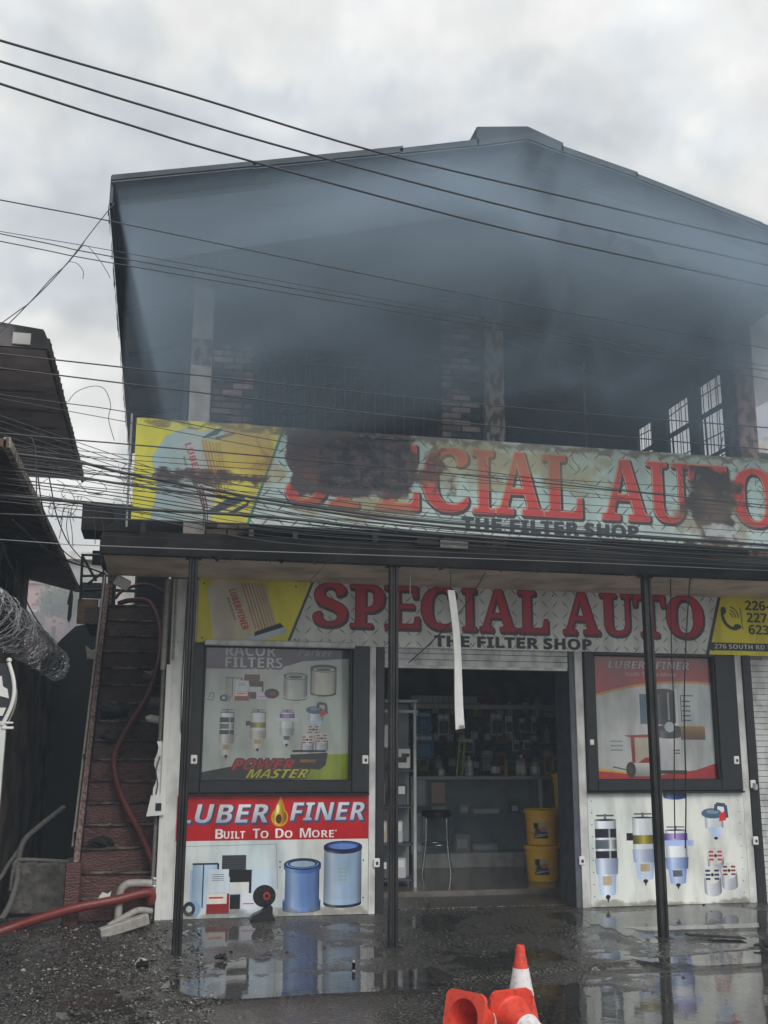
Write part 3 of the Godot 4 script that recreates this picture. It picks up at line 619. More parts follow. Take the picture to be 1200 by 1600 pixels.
func right_poster() -> Image:
	var sh := Sheet.new(4.55, 5.94, 1.26, 2.52, 640, C(196, 198, 198))
	sh.rect(4.5, 6.0, 1.2, 2.6, Color.WHITE, [[0.0, C(190, 193, 193)], [0.6, C(206, 208, 208)], [1.0, C(190, 196, 198)]])
	var top := [Vector2(4.5, 2.6), Vector2(6.0, 2.6), Vector2(6.0, 2.24)]; var rim := [Vector2(6.0, 2.24)]
	for i in 10:
		var t := i / 9.0; var p := Vector2(lerpf(5.94, 4.5, t), 2.25 + 0.03 * sin(t * PI) - 0.16 * t * t); top.append(p); rim.append(p)
	sh.poly(top, C(150, 34, 46), [[0.0, C(128, 40, 54)], [0.6, C(160, 36, 46)], [1.0, C(170, 34, 46)]], true); sh.line(rim, 0.025, C(196, 160, 90))
	text(sh, "LUBER", "Droid Sans bold", fit(4.73, 5.16, 2.395, 2.475, 0.25), C(196, 184, 190), 0.006, C(80, 40, 56)); text(sh, "FINER", "Droid Sans bold", fit(5.29, 5.69, 2.395, 2.475, 0.25), C(196, 184, 190), 0.006, C(80, 40, 56))
	sh.poly([Vector2(5.235, 2.51), Vector2(5.27, 2.43), Vector2(5.235, 2.385), Vector2(5.2, 2.43)], C(200, 150, 60))
	text(sh, "Built To Do More", "Droid Sans bold", fit(4.93, 5.53, 2.318, 2.362), C(190, 170, 174))
	sh.poly([Vector2(4.5, 1.2), Vector2(6.0, 1.2), Vector2(6.0, 1.43), Vector2(5.7, 1.345), Vector2(5.3, 1.30), Vector2(4.9, 1.31), Vector2(4.5, 1.345)], C(170, 36, 46)); sh.poly([Vector2(4.5, 1.345), Vector2(4.8, 1.318), Vector2(4.9, 1.31), Vector2(4.9, 1.325), Vector2(4.5, 1.375)], C(200, 170, 60))
	sh.rect(5.08, 5.2, 1.82, 2.13, C(110, 130, 146)); 
	for i in 5: sh.line([Vector2(5.09 + i * 0.025, 1.82), Vector2(5.09 + i * 0.025, 2.13)], 0.006, C(70, 84, 96))
	sh.rect(5.23, 5.53, 1.80, 2.19, C(226, 228, 228)); sh.can(5.25, 5.50, 1.84, 2.16, 0.03, C(46, 46, 54), C(40, 40, 46)); sh.rect(5.41, 5.43, 1.86, 2.15, C(170, 172, 178))
	sh.can(5.26, 5.56, 1.70, 1.78, 0.03, C(56, 60, 68), C(64, 68, 76)); sh.ell(5.42, 1.79, 0.06, 0.055, C(190, 196, 198))
	sh.rect(5.55, 5.84, 1.66, 1.80, C(150, 120, 66), [[0.0, C(176, 146, 84)], [0.5, C(140, 110, 60)], [1.0, C(110, 84, 48)]], true)
	for i in 5: sh.line([Vector2(5.58, 1.86 + i * 0.05), Vector2(5.68, 1.86 + i * 0.05)], 0.012, C(80, 84, 92))
	sh.line([Vector2(5.57, 1.84), Vector2(5.57, 2.12), Vector2(5.72, 2.12)], 0.01, C(80, 84, 92))
	sh.poly([Vector2(4.88, 1.70), Vector2(5.26, 1.715), Vector2(5.26, 1.69), Vector2(5.0, 1.67), Vector2(5.0, 1.42), Vector2(4.965, 1.42), Vector2(4.955, 1.68)], C(150, 36, 48))
	sh.rect(5.0, 5.22, 1.40, 1.68, C(196, 190, 176)); sh.poly([Vector2(5.0, 1.40), Vector2(5.22, 1.40), Vector2(5.22, 1.47), Vector2(5.12, 1.475)], C(150, 50, 46)); sh.ell(5.19, 1.54, 0.03, 0.05, C(40, 38, 40))
	sh.rect(5.26, 5.55, 1.32, 1.66, C(206, 208, 210)); sh.line([Vector2(5.45, 1.52), Vector2(5.53, 1.52)], 0.012, C(110, 112, 120)); sh.line([Vector2(5.45, 1.55), Vector2(5.53, 1.55)], 0.012, C(110, 112, 120)); sh.rect(5.25, 5.60, 1.31, 1.345, C(60, 70, 76))
	sh.rect(4.96, 5.22, 1.285, 1.42, C(206, 208, 204), [[0.0, C(226, 226, 222)], [1.0, C(170, 172, 170)]], true); sh.ell(4.945, 1.35, 0.055, 0.08, C(36, 36, 40)); sh.ell(4.945, 1.35, 0.025, 0.04, C(80, 76, 74)); sh.line([Vector2(4.74, 1.38), Vector2(4.89, 1.35)], 0.012, C(90, 90, 90))
	for i in 3: sh.line([Vector2(4.72, 1.55 + i * 0.045), Vector2(4.86, 1.55 + i * 0.045)], 0.014, C(150, 152, 156))
	sh.dirt(0.14, 15)
	return sh.im

func right_panel() -> Image:
	var sh := Sheet.new(4.41, 6.22, 0.0, 1.14, 768, C(212, 216, 212))
	sh.rect(4.3, 6.3, -0.1, 1.2, Color.WHITE, [[0.0, C(208, 214, 212)], [0.5, C(220, 222, 218)], [1.0, C(212, 214, 212)]])
	var b := C(176, 194, 228)
	bowl_filter(sh, 4.60, 0.93, 0.03, 0.26, 0, b); bowl_filter(sh, 5.03, 0.94, 0.19, 0.27, 1, b); bowl_filter(sh, 5.40, 0.80, 0.15, 0.27, 2, C(140, 164, 220))
	sh.can(5.28, 5.55, 1.10, 1.2, 0.03, C(70, 96, 150), C(70, 96, 150))
	pump(sh, 5.87, 0.90, 0.24)
	spin_on(sh, 5.85, 0.485, 0.095, C(196, 60, 80)); spin_on(sh, 5.80, 0.29, 0.10, C(46, 64, 110)); spin_on(sh, 6.0, 0.33, 0.092, C(120, 60, 70))
	for i in 9:
		for s in [4.45, 6.16]: sh.ell(s, 0.1 + i * 0.12, 0.006, 0.006, C(100, 98, 92))
	sh.line([Vector2(5.235, 0.0), Vector2(5.22, 1.14)], 0.006, C(160, 164, 160))
	sh.burn(4.35, 6.3, -0.06, 0.07, C(120, 116, 108), 0.55, 0.05, 2.0, 41)
	sh.dirt(0.12, 16)
	return sh.im
func punch(im: Image, contrast: float, sat: float) -> Image:
	for y in im.get_height():
		for x in im.get_width():
			var u := im.get_pixel(x, y); var g := (u.r + u.g + u.b) / 3.0
			var t := (g - 0.62) * contrast + 0.62
			im.set_pixel(x, y, Color(clampf(t + (u.r - g) * sat, 0, 1), clampf(t + (u.g - g) * sat, 0, 1), clampf(t + (u.b - g) * sat, 0, 1)))
	return im
func pail_print() -> Image:
	var sh := Sheet.new(0, 1, 0, 1, 96, C(150, 140, 110))
	sh.rect(0, 1, 0, 1, C(190, 176, 140)); sh.poly([Vector2(0, 0), Vector2(1, 0), Vector2(0.9, 0.4), Vector2(0.5, 0.55), Vector2(0.2, 0.7)], C(60, 62, 72)); sh.ell(0.66, 0.55, 0.22, 0.16, C(190, 120, 90)); sh.rect(0.05, 0.35, 0.6, 0.95, C(50, 50, 52)); sh.line([Vector2(0.1, 0.1), Vector2(0.9, 0.25)], 0.08, C(200, 196, 190))
	return sh.im

func sky_image() -> Image:
	var w := 1024; var h := 512
	var im := Image.create(w, h, false, Image.FORMAT_RGBF)
	var n := FastNoiseLite.new(); n.seed = 5; n.frequency = 1.5; n.fractal_octaves = 5; n.domain_warp_enabled = true; n.domain_warp_amplitude = 0.25; n.domain_warp_frequency = 1.6
	for y in h:
		var el := PI * (0.5 - (y + 0.5) / h); var s := sin(el); var ce := cos(el)
		var base := 0.65 + 0.36 * maxf(s, 0.0)
		for x in w:
			var az := TAU * (x + 0.5) / w
			var d := Vector3(sin(az) * ce, s, -cos(az) * ce)
			var c: Color
			if s >= -0.02:
				var up := 1.0 / (absf(s) + 0.28)
				var v := n.get_noise_3d(d.x * up * 1.1, d.z * up * 1.1, s * 1.2)
				var q := n.get_noise_3d(d.x * up * 3.1 + 9.0, d.z * up * 3.1, s * 2.0)
				var f := base * (0.99 + 0.48 * v + 0.22 * q)
				var gap := clampf((-v - 0.06) * 2.6, 0.0, 1.0)
				c = Color(f * (0.995 - 0.085 * gap), f * (1.0 - 0.03 * gap), f * (0.985 + 0.05 * gap))
			else: c = Color(0.16, 0.155, 0.15)
			im.set_pixel(x, y, c)
	return im

func cable(called: String, label: String, group: String, r: float, pts: Array) -> void:
	var m: StandardMaterial3D = M.palecable if label.begins_with("pale") else M.cable
	tag(obj(called, tubem(pts, r, 5, 6), m), label, "cable" if called.ends_with("cable") else "wire", group)

func ground_base(x: float, z: float) -> float:
	var edge := 2.68 - 0.18 * (x - 0.1)
	var y := 0.0
	if z < 1.2: y = -0.1 * clampf(z / 1.2, 0.0, 1.0)
	else: y = -0.1 - 0.03 * clampf((z - 1.2) / 1.0, 0.0, 1.0)
	if z < 0.0 and x < 0.15: y = 0.0
	return lerpf(y, -0.158 - 0.006 * clampf(z - edge, 0.0, 3.0), clampf((z - edge) / 0.06, 0.0, 1.0))
func ground_y(x: float, z: float) -> float:
	var left := clampf((0.25 - x) / 0.5, 0.0, 1.0)
	var y := ground_base(x, z) + nz.get_noise_2d(x, z) * lerpf(0.010, 0.03, left) + nz.get_noise_2d(x * 7.0 + 40, z * 7.0) * lerpf(0.003, 0.012, left) + nz.get_noise_2d(x * 30.0, z * 30.0 + 9.0) * lerpf(0.0022, 0.006, left)
	if z < 0.12 and x > 0.15: y = minf(y, -0.003)
	return y

func build_ground() -> void:
	nz.seed = 77; nz.frequency = 0.7; nz.fractal_octaves = 4
	var x0 := -5.0; var x1 := 11.0; var z0 := -0.35; var z1 := 7.0
	var nx := 620; var nzz := 290
	var st := SurfaceTool.new(); st.begin(Mesh.PRIMITIVE_TRIANGLES); st.set_smooth_group(0)
	for j in nzz + 1:
		for i in nx + 1:
			var x := lerpf(x0, x1, float(i) / nx); var z := lerpf(z0, z1, float(j) / nzz)
			st.add_vertex(V(x, ground_y(x, z), z))
	for j in nzz:
		for i in nx:
			var a := j * (nx + 1) + i; var b := a + nx + 1
			for k in [a, a + 1, b, a + 1, b + 1, b]: st.add_index(k)
	st.generate_normals()
	var m := mat(0.22, 0.207, 0.187, 1.0, T.gravel, V(0.6, 0.6, 0.6), T.gravel, 0.55)
	m.roughness_texture = T.wet; m.roughness = 1.0; m.metallic_specular = 0.6
	struct(obj("pavement", st.commit(), m))
	struct(obj("ground", box(V(0, -0.45, 0), V(900, 0.4, 900), 0.0), mat(0.07, 0.066, 0.06, 0.6, T.grime, V(0.2, 0.2, 0.2))))
	# standing water in the hollows: level sheets, the uneven pavement makes their shore
	var water := glass(Color(0.14, 0.135, 0.12), 0.3, 0.06)
	water.normal_enabled = true; water.normal_scale = 0.08
	water.normal_texture = noise_tex(0.01, [], 512, FastNoiseLite.TYPE_SIMPLEX_SMOOTH, 4, 31); (water.normal_texture as NoiseTexture2D).as_normal_map = true; (water.normal_texture as NoiseTexture2D).bump_strength = 3.0
	water.uv1_triplanar = true; water.uv1_world_triplanar = true; water.uv1_scale = V(0.8, 0.8, 0.8)
	for w in [[0.2, 2.3, 1.15, 2.68, -0.122], [2.3, 7.2, 2.33, 5.8, -0.158], [4.4, 7.5, 0.5, 1.05, -0.066], [4.0, 6.6, 1.3, 2.3, -0.121], [-1.4, 1.5, 3.2, 5.6, -0.178]]:
		var p := PackedVector2Array()
		for i in 40:
			var a := TAU * i / 40; var rr := 1.0 + 0.16 * nz.get_noise_2d(cos(a) * 2.0 + w[0] * 5.0, sin(a) * 2.0)
			p.append(Vector2((w[0] + w[1]) / 2 + signf(cos(a)) * pow(absf(cos(a)), 0.5) * (w[1] - w[0]) / 2 * rr, -(w[2] + w[3]) / 2 + signf(sin(a)) * pow(absf(sin(a)), 0.5) * (w[3] - w[2]) / 2 * rr))
		var s := S(); var idx := Geometry2D.triangulate_polygon(p)
		for i in range(0, idx.size(), 3):
			var q := [p[idx[i]], p[idx[i + 1]], p[idx[i + 2]]]
			if (q[1] - q[0]).cross(q[2] - q[0]) > 0: q = [q[0], q[2], q[1]]
			for e in q: s.add_vertex(V(e.x, w[4], -e.y))
		struct(obj("puddle", fin(s), water))
	# thin film of water lying on the sloping pavement, broken by its rough spots
	for w in [[4.15, 6.7, 0.04, 2.3, 0.002], [0.3, 2.3, 0.25, 2.5, 0.0], [2.3, 4.2, 0.1, 2.2, -0.0015], [-0.6, 0.4, 1.6, 3.4, -0.004]]:
		var fs := S(); fs.set_smooth_group(0); var st0 := 0.07
		for i in int((w[1] - w[0]) / st0):
			for k in int((w[3] - w[2]) / st0):
				var q := []
				var out := false
				for e in [[0, 0], [1, 0], [1, 1], [0, 1]]:
					var x: float = w[0] + (i + e[0]) * st0; var z: float = w[2] + (k + e[1]) * st0
					var near: float = minf(minf(x - w[0], w[1] - x), minf(z - w[2], w[3] - z)) + 0.25 * nz.get_noise_2d(x * 1.7, z * 1.7 + 20.0)
					if near < 0.05: out = true
					q.append(V(x, ground_base(x, z) + w[4], z))
				if not out: quad(fs, q[0], q[1], q[2], q[3])
		struct(obj("water_film", fin(fs), water))
	# grit, chips and shreds washed over the pavement
	var chip := S()
	tri(chip, V(-0.5, 0, -0.35), V(0.1, 0.12, -0.5), V(0.55, 0, 0.1)); tri(chip, V(-0.5, 0, -0.35), V(0.55, 0, 0.1), V(-0.1, 0.1, 0.5)); tri(chip, V(-0.5, 0, -0.35), V(-0.1, 0.1, 0.5), V(-0.62, 0.02, 0.2)); tri(chip, V(0.1, 0.12, -0.5), V(0.6, -0.2, -0.2), V(0.55, 0, 0.1))
	var mm := MultiMesh.new(); mm.transform_format = MultiMesh.TRANSFORM_3D; mm.use_colors = true; mm.mesh = fin(chip)
	var n := 12500; mm.instance_count = n
	for i in n:
		var x: float; var z: float
		if i < 9500: x = 0.5 - absf(rng.randfn()) * 1.1; z = rng.randf_range(0.1, 5.2)
		else: x = rng.randf_range(0.2, 7.5); z = rng.randf_range(0.05, 4.6)
		var s := (rng.randf_range(0.007, 0.018) if i < 9500 else rng.randf_range(0.004, 0.012)) * (1.0 + 2.0 * pow(rng.randf(), 14))
		var b := Basis.from_euler(V(rng.randfn() * 0.3, rng.randf() * TAU, rng.randfn() * 0.3)).scaled(V(s, s, s))
		mm.set_instance_transform(i, Transform3D(b, V(x, ground_y(x, z) + s * 0.08, z)))
		var v := rng.randf() * rng.randf()
		mm.set_instance_color(i, Color(0.05 + v * 0.36, 0.048 + v * 0.345, 0.042 + v * 0.31) if i < 9500 else Color(0.04 + v * 0.34, 0.038 + v * 0.33, 0.034 + v * 0.29))
	var mi := MultiMeshInstance3D.new(); mi.name = "wet_grit"; mi.multimesh = mm
	var cm := mat(1, 1, 1, 0.35); cm.vertex_color_use_as_albedo = true; mm.mesh.surface_set_material(0, cm)
	mi.set_meta("kind", "stuff"); tag(mi, "wet grit and burnt chips scattered over the pavement", "debris"); add_child(mi)

# ------------------------------------------------------------------ the burnt building
func bricks(parent: Node3D, x0: float, x1: float, y0: float, y1: float, z: float) -> void:
	var shapes := []
	for i in 4: shapes.append([box(Vector3.ZERO, V(0.205, 0.058, 0.06), 0.006), box(Vector3.ZERO, V(0.1, 0.058, 0.06), 0.006)])
	var mats := [M.brick1, M.brick2, M.brick3]
	var row := 0; var y := y0 + 0.035
	while y < y1 - 0.02:
		var x := x0 + (0.055 if row % 2 else 0.108)
		if row % 2: 
			var hb := obj("brick", shapes[0][1], mats[rng.randi() % 3], parent, V(x0 + 0.055, y, z)); hb.rotation.y = rng.randfn() * 0.02
			x = x0 + 0.108 + 0.108
		while x < x1 - 0.05:
			var w: int = 0 if x + 0.1 < x1 else 1
			if w == 1: x -= 0.05
			var b := obj("brick", shapes[0][w], mats[rng.randi() % 3], parent, V(x, y, z + rng.randf_range(-0.004, 0.012)))
			b.rotation = V(0, rng.randfn() * 0.012, rng.randfn() * 0.01)
			x += 0.217
		y += 0.071; row += 1

func build_shop() -> void:
	var b := thing("shop_building", "burnt two storey shop building with gabled roof, open upper floor and long canopy", "building")
	# roof of overlapping sheets, seen from below
	for p in [[[-0.62, 6.68], [0.69, 6.995], [0.69, 6.945], [-0.62, 6.63]], [[0.66, 6.985], [2.12, 7.345], [2.12, 7.28], [0.66, 6.93]], [[2.09, 7.315], [2.9, 7.525], [2.9, 7.46], [2.09, 7.26]], [[2.88, 7.66], [3.42, 7.74], [3.80, 7.605], [3.80, 7.50], [3.42, 7.60], [2.88, 7.45]], [[3.78, 7.575], [4.61, 7.38], [4.61, 7.32], [3.78, 7.51]], [[4.59, 7.365], [6.0, 6.975], [6.0, 6.92], [4.59, 7.31]], [[5.97, 6.975], [6.95, 6.72], [6.95, 6.665], [5.97, 6.92]]]:
		var q := []
		for e in p: q.append(Vector2(e[0], e[1]))
		obj("roof_sheet", prismm(q, -8.0, 1.5), M.roof, b)
		var nq: int = q.size(); var lo := []
		var und: Array = q.slice(nq / 2); und.reverse()
		for v in und: lo.append(v + Vector2(0, -0.004))
		var low := []
		for v in lo: low.append(v + Vector2(0, -0.012))
		low.reverse()
		obj("ceiling_sheet", prismm(lo + low, -7.9, 1.485), M.ceiling, b)
	for i in 7:
		var z := 1.2 - i * 1.35
		for sd in [[V(-0.55, 6.58, z), V(3.1, 7.47, z)], [V(6.88, 6.60, z), V(3.5, 7.52, z)]]: obj("rafter", rod(sd[0], sd[1], 0.035, 4), M.char, b)
	# eave sheeting down the left side, pale torn edge against the sky
	obj("eave_board", box2(-0.63, -0.60, 6.42, 6.70, -8.0, 1.45), M.roof, b)
	for i in 60:
		var z := 1.4 - i * 0.15
		if rng.randf() < 0.75: obj("torn_edge", prismm([Vector2(0, 0), Vector2(0.12, 0.01), Vector2(0.15, -rng.randf_range(0.03, 0.1)), Vector2(0.02, -rng.randf_range(0.02, 0.12))], -0.001, 0.001, Transform3D(Basis(Vector3.UP, PI / 2), V(-0.638, 6.44, z))), M.pipe if i % 3 else M.roof, b)
	# upper floor: slab, walls, columns
	obj("floor_slab", box2(0.12, 6.78, 3.37, 3.50, -8.0, -0.12), M.char, b)
	obj("side_wall", box2(0.18, 0.38, 3.5, 6.75, -8.0, -0.13), M.char, b)
	obj("back_wall", prismm([Vector2(0.2, 3.5), Vector2(0.2, 6.86), Vector2(3.4, 7.62), Vector2(6.6, 6.82), Vector2(6.6, 3.5)], -7.98, -7.8), M.char, b)
	obj("partition_wall", box2(3.40, 3.58, 3.5, 7.4, -7.8, -0.6), M.char, b)
	for g in [[0.42, 2.89, 5.75, 0], [3.63, 6.44, 6.12, 0]]:
		var top := []
		for x in [g[0], (g[0] + g[1]) / 2, g[1]]: top.append(Vector2(x, 7.50 - absf(x - 3.3) * 0.25 - 0.02))
		obj("gable_wall", prismm([Vector2(g[0], g[2]), top[0], top[1], top[2], Vector2(g[1], g[2])], -0.2, -0.03), M.char, b)
	obj("gable_wall", box2(2.90, 3.37, 6.62, 7.36, -0.2, -0.03), M.char, b)
	obj("spandrel_wall", box2(0.92, 2.90, 3.5, 4.32, -0.2, -0.02), M.char, b)
	obj("spandrel_wall", box2(3.63, 6.44, 3.5, 4.42, -0.2, -0.02), M.char, b)
	obj("column", box2(0.20, 0.415, 3.37, 6.55, -0.22, 0.03, 0.01), M.cream, b)
	obj("column", box2(3.385, 3.615, 3.37, 7.40, -0.22, 0.04, 0.01), M.peel, b)
	obj("column", box2(6.455, 6.70, 3.37, 6.70, -0.22, 0.03, 0.01), M.rustcolumn, b)
	obj("scorched_plaster", box2(0.203, 0.412, 5.45, 5.74, 0.032, 0.037, 0.001), M.peel, b)
	for w in [[0.42, 0.915, 3.37, 5.75], [2.905, 3.38, 3.5, 6.62]]:
		var pan := obj("brick_panel", box2(w[0], w[1], w[2], w[3], -0.2, -0.028), M.mortar, b)
		bricks(pan, w[0], w[1], w[2], w[3], -0.012)
	# grille in the left opening
	var gr := Node3D.new(); gr.name = "window_grille"; b.add_child(gr)
	for i in 18: obj("bar", rod(V(0.98 + i * 0.11, 4.3, -0.16), V(0.98 + i * 0.11, 5.73, -0.16), 0.008, 5), M.rust, gr)
	for y in [4.45, 5.1, 5.62]: obj("bar", rod(V(0.92, y, -0.16), V(2.9, y, -0.16), 0.010, 5), M.rust, gr)
	for x in [1.45, 2.05]: obj("mullion", box2(x, x + 0.06, 4.3, 5.75, -0.24, -0.19), M.char, gr)
	obj("pipe_post", rod(V(4.57, 4.4, 0.0), V(4.57, 5.85, 0.0), 0.02), M.rust, b)
	# right side wall with three barred windows open to the sky
	var wz := [[-0.30, -0.87], [-1.10, -1.72], [-2.13, -2.60]]; var prev := -0.22
	for k in 4:
		var nxt: float = wz[k][0] if k < 3 else -7.8
		obj("side_wall", box2(6.46, 6.52, 3.5, 6.86, nxt, prev, 0.0), M.char, b)
		if k < 3:
			obj("side_wall", box2(6.462, 6.518, 3.5, 4.3, wz[k][1], wz[k][0], 0.0), M.char, b); obj("side_wall", box2(6.462, 6.518, 6.0 - k * 0.02, 6.78, wz[k][1], wz[k][0], 0.0), M.char, b)
			var wn := Node3D.new(); wn.name = "side_window"; b.add_child(wn, true)
			var za: float = wz[k][0]; var zb: float = wz[k][1]
			for i in 7:
				var z := lerpf(za, zb, (i + 0.5) / 7.0)
				obj("bar", rod(V(6.49, 4.3, z), V(6.49 + rng.randfn() * 0.008, 6.0, z + rng.randfn() * 0.015), 0.006, 5), M.char, wn)
			for y in [4.62, 4.95, 5.28, 5.86]: obj("bar", rod(V(6.49, y + rng.randfn() * 0.02, za), V(6.49, y, zb), 0.008, 5), M.char, wn)
			obj("transom", box2(6.475, 6.505, 5.56, 5.62, zb, za), M.char, wn); obj("transom", box2(6.475, 6.505, 5.02, 5.06, zb, za), M.char, wn)
			obj("casement", rod(V(6.48, 4.4, lerpf(za, zb, 0.72)), V(6.48, 5.56, lerpf(za, zb, 0.78)), 0.014, 5), M.char, wn); obj("casement", rod(V(6.48, 4.6, lerpf(za, zb, 0.75)), V(6.48, 5.2, lerpf(za, zb, 0.12)), 0.007, 5), M.char, wn)
			prev = wz[k][1]
	# things left inside upstairs
	for i in 9:
		var x := rng.randf_range(3.8, 6.2); var z := rng.randf_range(-4.5, -0.6); var hh := rng.randf_range(0.3, 1.1)
		obj("burnt_beam", rod(V(x, 4.0, z), V(x + rng.randfn() * 0.7, 4.3 + hh, z + rng.randfn() * 0.5), 0.03, 5), M.char, b)
	# canopy: slab, dark front edge, stained soffit boards
	obj("canopy_slab", box2(-0.52, 9.4, 3.225, 3.365, -0.02, 1.22, 0.01), M.char, b)
	obj("canopy_fascia", box2(-0.53, 9.4, 3.20, 3.375, 1.222, 1.26, 0.012), M.char, b)
	for i in 5: obj("soffit_panel", box2(-0.50 + i * 1.98, 1.474 + i * 1.98, 3.207, 3.224, 0.03, 1.215, 0.003), M.soffit, b)
	obj("canopy_edge_box", box2(2.30, 2.52, 3.40, 3.49, 1.19, 1.27, 0.01), M.char, b); obj("canopy_edge_patch", box2(2.53, 2.80, 3.385, 3.47, 1.262, 1.27), M.concrete, b)
	obj("canopy_edge_ledge", box2(-0.2, 9.0, 3.376, 3.43, 1.10, 1.20), M.char, b)
	for i in 40:
		var x := rng.randf_range(0.2, 8.8)
		obj("hanging_char", prismm([Vector2(x, 3.22), Vector2(x + rng.randf_range(0.03, 0.16), 3.215), Vector2(x + 0.05, 3.20 - rng.randf_range(0.0, 0.03))], 1.262, 1.266), M.char, b)
	for i in 14: # burnt balustrade stubs under the sign
		obj("baluster", box(V(0.95 + i * 0.42 + rng.randfn() * 0.03, 3.56, 0.02), V(0.05, 0.34, 0.03), 0.004), M.pipe if i < 2 else M.char, b)
	obj("stair_roof", box2(-0.81, -0.24, 3.70, 3.99, -0.75, -0.25), M.char, b); obj("stair_roof", box2(-0.60, 0.17, 3.375, 3.695, -0.75, -0.25), M.char, b); obj("stair_roof", box2(-0.235, 0.17, 3.70, 4.42, -0.75, -0.25), M.char, b)
	# ground floor walls
	obj("header_wall", box2(0.13, 9.0, 2.575, 3.20, -0.2, 0.0, 0.0), M.white, b)
	obj("side_wall", box2(0.12, 0.28, -0.1, 3.36, -8.0, -0.01), M.brownwall, b)
	obj("corner_pier", box2(0.13, 0.40, -0.06, 2.573, -0.2, 0.0), M.white, b)
	obj("wall_below_window", box2(0.402, 2.12, -0.06, 1.13, -0.2, -0.004), M.white, b)
	obj("door_pier", box2(2.122, 2.19, -0.06, 2.573, -0.18, 0.015), M.white, b)
	obj("door_post", box2(2.192, 2.275, -0.06, 2.573, -0.18, 0.03), M.dark, b)
	obj("door_reveal", box2(4.275, 4.335, -0.06, 2.573, -0.42, 0.0), M.jamb, b)
	obj("door_pier", box2(4.337, 4.425, -0.06, 2.573, -0.18, 0.016), M.white, b)
	obj("wall_below_window", box2(4.427, 6.20, -0.06, 1.13, -0.2, -0.004), M.white, b)
	obj("door_pier", box2(6.202, 6.29, -0.06, 2.573, -0.18, 0.012), M.white, b)
	obj("door_post", box2(6.292, 6.375, -0.06, 2.573, -0.18, 0.035), M.dark, b)
	obj("far_pier", box2(8.5, 9.0, -0.06, 2.573, -0.2, 0.0), M.white, b)
	# display windows: deep dark frames
	for w in [[0.335, 2.115, 1.135, 2.572, 0.46, 1.94], [4.43, 6.195, 1.135, 2.572, 4.54, 5.95]]:
		var f := Node3D.new(); f.name = "display_window"; b.add_child(f, true)
		obj("frame", box2(w[0], w[4], w[2], w[3], -0.12, 0.05, 0.008), M.dark, f); obj("frame", box2(w[5], w[1], w[2], w[3], -0.12, 0.05, 0.008), M.dark, f)
		obj("frame", box2(w[4], w[5], w[2], 1.255, -0.12, 0.048, 0.008), M.dark, f); obj("frame", box2(w[4], w[5], 2.535, w[3], -0.12, 0.048, 0.008), M.dark, f)
		obj("inner_frame", box2(w[4], w[4] + 0.02, 1.256, 2.534, -0.10, 0.03), M.black, f); obj("inner_frame", box2(w[5] - 0.02, w[5], 1.256, 2.534, -0.10, 0.03), M.black, f)
		obj("sill", box2(w[0] - 0.01, w[1] + 0.004, w[2] - 0.022, w[2] - 0.002, 0.0, 0.07), M.black, f)
		obj("pane", box2(w[4] + 0.021, w[5] - 0.021, 1.257, 2.533, -0.022, -0.016, 0.0), glass(Color(0.12, 0.14, 0.15), 0.08), f)
		obj("window_back", box2(w[4] + 0.001, w[5] - 0.001, 1.256, 2.534, -0.16, -0.13, 0.0), M.interior, f)
	obj("shutter_housing", box2(0.45, 1.95, 2.54, 2.60, 0.052, 0.13, 0.01), M.whitemetal, b)
	# roller door, run up to its last slats
	var rd := Node3D.new(); rd.name = "roller_door"; b.add_child(rd, true)
	for i in 3: obj("slat", prismm(slat_profile(), 2.28, 4.27, Transform3D(Basis(V(0, 0, 1), V(0, 1, 0), V(1, 0, 0)), V(0, 2.425 + i * 0.062, -0.03))), M.whitemetal, rd)
	obj("bottom_rail", box2(2.28, 4.27, 2.365, 2.42, -0.06, -0.02), M.white, rd)
	# closed white shutter of the shop next door
	var rs := Node3D.new(); rs.name = "roller_shutter"; b.add_child(rs, true)
	var sl := prismm(slat_profile(), 6.38, 8.5)
	for i in 40:
		var o := obj("slat", sl, M.whitemetal, rs); o.transform = Transform3D(Basis(V(0, 0, 1), V(0, 1, 0), V(1, 0, 0)), V(0, 0.06 + i * 0.0625, -0.02))
	obj("bottom_rail", box2(6.38, 8.5, -0.05, 0.055, -0.05, -0.005), M.white, rs)
	obj("guide_channel", box2(6.376, 6.40, -0.05, 2.57, -0.05, 0.02), M.dark, rs)
	# lock plates
	for p in [[0.40, 1.45, 0.055], [2.075, 1.45, 0.055], [2.2, 0.47, 0.035], [4.34, 0.45, 0.02], [6.13, 1.45, 0.055], [6.30, 0.62, 0.04], [6.315, 1.2, 0.04]]:
		var lp := obj("lock_plate", box(V(p[0], p[1], p[2]), V(0.062, 0.085, 0.014), 0.012), M.plastic, b)
		obj("keyhole", box(V(p[0] + 0.004, p[1] - 0.004, p[2] + 0.008), V(0.024, 0.03, 0.006), 0.002), M.black, lp)
	obj("switch_plate", box(V(4.485, 1.63, 0.053), V(0.045, 0.055, 0.01), 0.004), M.plastic, b)
	obj("padlock", box(V(6.33, 1.17, 0.06), V(0.05, 0.07, 0.03), 0.012), M.galv, b)
	# corner trim and pipes on the left edge
	obj("corner_trim", box2(0.10, 0.155, -0.04, 2.35, 0.002, 0.04), M.plastic, b)
	obj("drain_pipe", rod(V(0.07, 2.3, -0.03), V(0.07, 3.2, -0.03), 0.03), M.pipe, b); obj("drain_pipe", rod(V(0.075, -0.02, -0.04), V(0.075, 2.35, -0.04), 0.022), M.graypipe, b)
